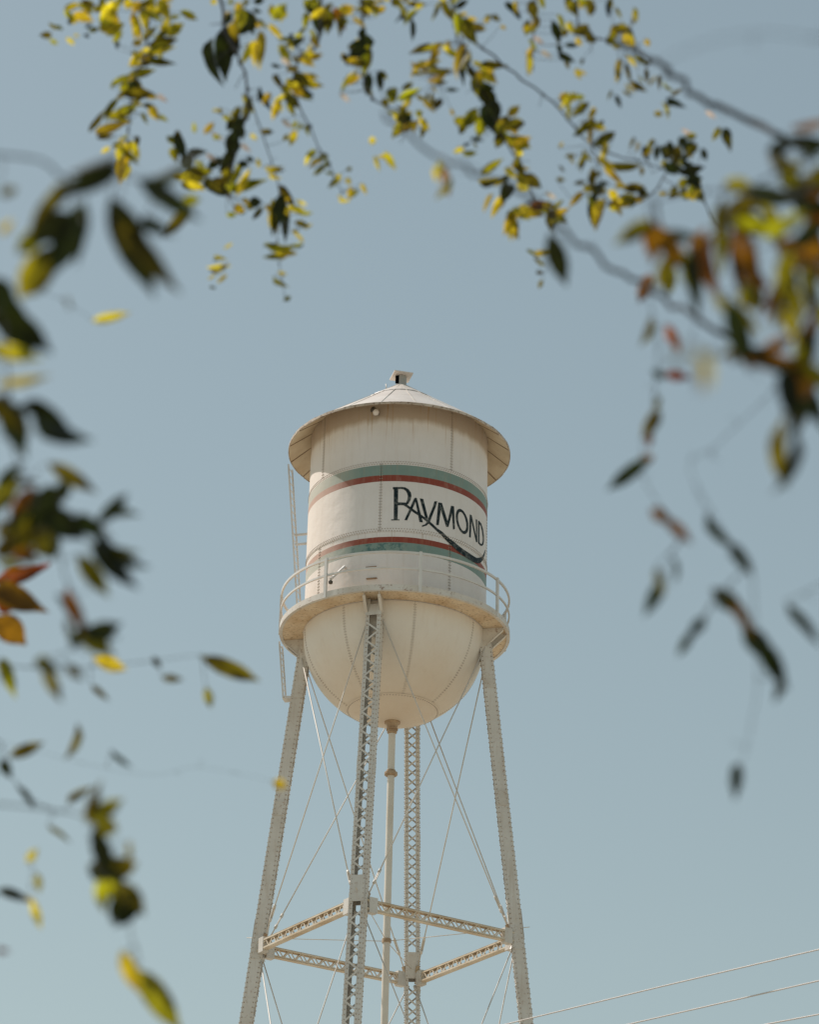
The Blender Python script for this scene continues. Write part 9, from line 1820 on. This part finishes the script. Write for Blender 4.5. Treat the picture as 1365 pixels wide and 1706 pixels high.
for key, (nm, lab, (tx, ty), th, tr_) in TREES.items():
    base = Vector((tx, ty, 0))
    tree = empty(nm, base); tag(tree, lab, 'tree')
    rt = random.Random(key)
    tk = [Vector((rt.uniform(-.05, .05) * i, rt.uniform(-.05, .05) * i, th * i / 5)) for i in range(6)]
    trunk = MB().tube(smooth_path(tk), tr_ * 1.25, tr_ * .35, n=12)
    trunk.build('trunk', M['bark'], tree)
    limb_pts = None
    if key.startswith('over'):
        # one long limb that passes above the picture
        starts = [Vector(t[0][0]) for t in TWIGS[key] if Vector(t[0][0]).z > 8.1]
        starts.sort(key=lambda p: p.x * (1 if key == 'overl' else -1))
        lp_ = [base + tk[5]] + [p + Vector((0, 0, .25 + .05 * rt.random())) for p in starts]
        MB().tube(kink(smooth_path([p - base for p in lp_], 6), .05, rt), .07, .010, n=9).build('limb', M['bark'], tree)
    branches = []
    for bi, (pts, ra, rb, pet) in enumerate(TWIGS[key]):
        P_ = [Vector(p) for p in pts]
        mb = MB()
        path = kink([p - base for p in smooth_path(P_)], max(ra, rb), rt)
        mb.tube(path, ra, rb, n=7)
        for q in path[2:-2]:                       # buds, knots and dead spurs
            if rt.random() < .35:
                mb.tube([q - Vector((0, 0, ra * .9)), q + Vector((rt.uniform(-1, 1), rt.uniform(-1, 1), rt.uniform(-1, 1))) * ra, q + Vector((0, 0, ra * .9))], ra * 1.1, ra * 1.2, n=6)
            if rt.random() < .30:
                dv = Vector((rt.uniform(-1, 1), rt.uniform(-1, 1), rt.uniform(-1, .6))).normalized()
                ln_ = rt.uniform(6, 16) * max(ra, .002)
                mb.tube([q, q + dv * ln_ * .5 + Vector((0, 0, ln_ * .06)), q + dv * ln_], max(.0008, ra * .35), max(.0006, ra * .2), n=5)
        # join the off-picture end to the trunk or limb
        ends = [(P_[0], ra), (P_[-1], rb)]
        if key.startswith('over'):
            if P_[0].z > 8.1: mb.tube([P_[0] - base, P_[0] - base + Vector((0, 0, .28))], ra, ra * 1.2, n=7)
        else:
            sgn = -1 if key == 'left' else 1
            e, r_e = max(ends, key=lambda q: q[0].x * sgn)
            if abs(e.x) > .15 * (e - Vector((0, 0, 1.6))).length + .0:
                hz = min(max(e.z - .7, .8), th - .3); i_ = hz / th * 5
                j0 = tk[int(i_)].lerp(tk[min(int(i_) + 1, 5)], i_ - int(i_))
                m1 = (e - base).lerp(j0, .45) + Vector((0, 0, .18))
                mb.tube(kink(smooth_path([e - base, m1, j0], 8), .02, rt), r_e, .016, n=7)
        for a, b in pet:
            a, b = Vector(a), Vector(b); mid = a.lerp(b, .5) + Vector((0, 0, -.004))
            mb.tube([a - base, mid - base, b - base], .0013, .0009, n=5)
        branches.append(mb.build('branch', M['bark'], tree))
    # the rest of the crown, outside the picture: twigs with small sprays of leaves
    rc = random.Random(key + 'crown')
    foli = {c: MB() for c in ({'left': 'do', 'right': 'obg', 'over': 'yog', 'overl': 'yog'}[key])}
    cols_ = list(foli)
    twig = MB()
    for (x, y, z, rad) in CLUMPS[key]:
        c = Vector((x, y, z)) - base
        hz = min(max(c.z - rc.uniform(.3, 1.0), .6), th - .15); i_ = hz / th * 5
        j0 = tk[int(i_)].lerp(tk[min(int(i_) + 1, 5)], i_ - int(i_))
        mid = j0.lerp(c, .5) + Vector((rc.uniform(-.15, .15), rc.uniform(-.15, .15), rc.uniform(0, .25)))
        twig.tube(smooth_path([j0, mid, c], 4), .02, .005, n=6)
        for _ in range(5):
            e = c + Vector((rc.gauss(0, 1), rc.gauss(0, 1), rc.gauss(-.2, .8))).normalized() * rad * rc.uniform(.5, .95)
            twig.tube([c, c.lerp(e, .5) + Vector((0, 0, .02)), e], .004, .0015, n=5)
            for t_ in range(7):
                b_ = c.lerp(e, rc.uniform(.25, 1)); a_ = Vector((rc.gauss(0, 1), rc.gauss(0, 1), rc.gauss(-.7, .7))).normalized()
                s_ = a_.cross(Vector((rc.gauss(0, 1), rc.gauss(0, 1), rc.gauss(0, 1)))).normalized(); n_ = a_.cross(s_)
                ln_ = rc.uniform(.07, .12); w_ = ln_ * .15
                foli[rc.choice(cols_)].add([b_, b_ + a_ * ln_ * .4 + s_ * w_ + n_ * .006, b_ + a_ * ln_ * .5, b_ + a_ * ln_ * .4 - s_ * w_ + n_ * .006, b_ + a_ * ln_ - n_ * .008], [(0, 1, 2), (0, 2, 3), (1, 4, 2), (2, 4, 3)], True)
    twig.build('crown_twigs', M['bark'], tree, kind='stuff')
    for c_ in cols_: foli[c_].build('foliage', LEAF[c_], tree, kind='stuff')
    # the 298 largest leaves are parts of their branch, the smaller rest is one joined part
    rest = LEAVES[key][298:]
    if rest:
        names = sorted(LEAF); sm_ = bpy.data.meshes.new('small_leaves'); vv, ff, mi = [], [], []
        for (bi, p, q, ln, wd, col) in rest:
            src = LM[col][rt.randrange(5)]; o0 = len(vv); Q = Quaternion(q); P0 = Vector(p) - base
            vv += [tuple(P0 + Q @ Vector((v.co.x * wd, v.co.y * ln, v.co.z * ln))) for v in src.vertices]
            for f_ in src.polygons: ff.append(tuple(i + o0 for i in f_.vertices)); mi.append(names.index(col))
        sm_.from_pydata(vv, [], ff)
        for c_ in names: sm_.materials.append(LEAF[c_])
        sm_.polygons.foreach_set('material_index', mi); sm_.polygons.foreach_set('use_smooth', [True] * len(ff)); sm_.update()
        link('small_leaves', sm_, tree, kind='stuff')
    for (bi, p, q, ln, wd, col) in LEAVES[key][:298]:
        o = link('leaf', LM[col][rt.randrange(5)], branches[bi])
        o.location = Vector(p) - base
        o.rotation_mode = 'QUATERNION'; o.rotation_quaternion = Quaternion(q)
        o.scale = (wd, ln, ln)
bpy.context.view_layer.update()
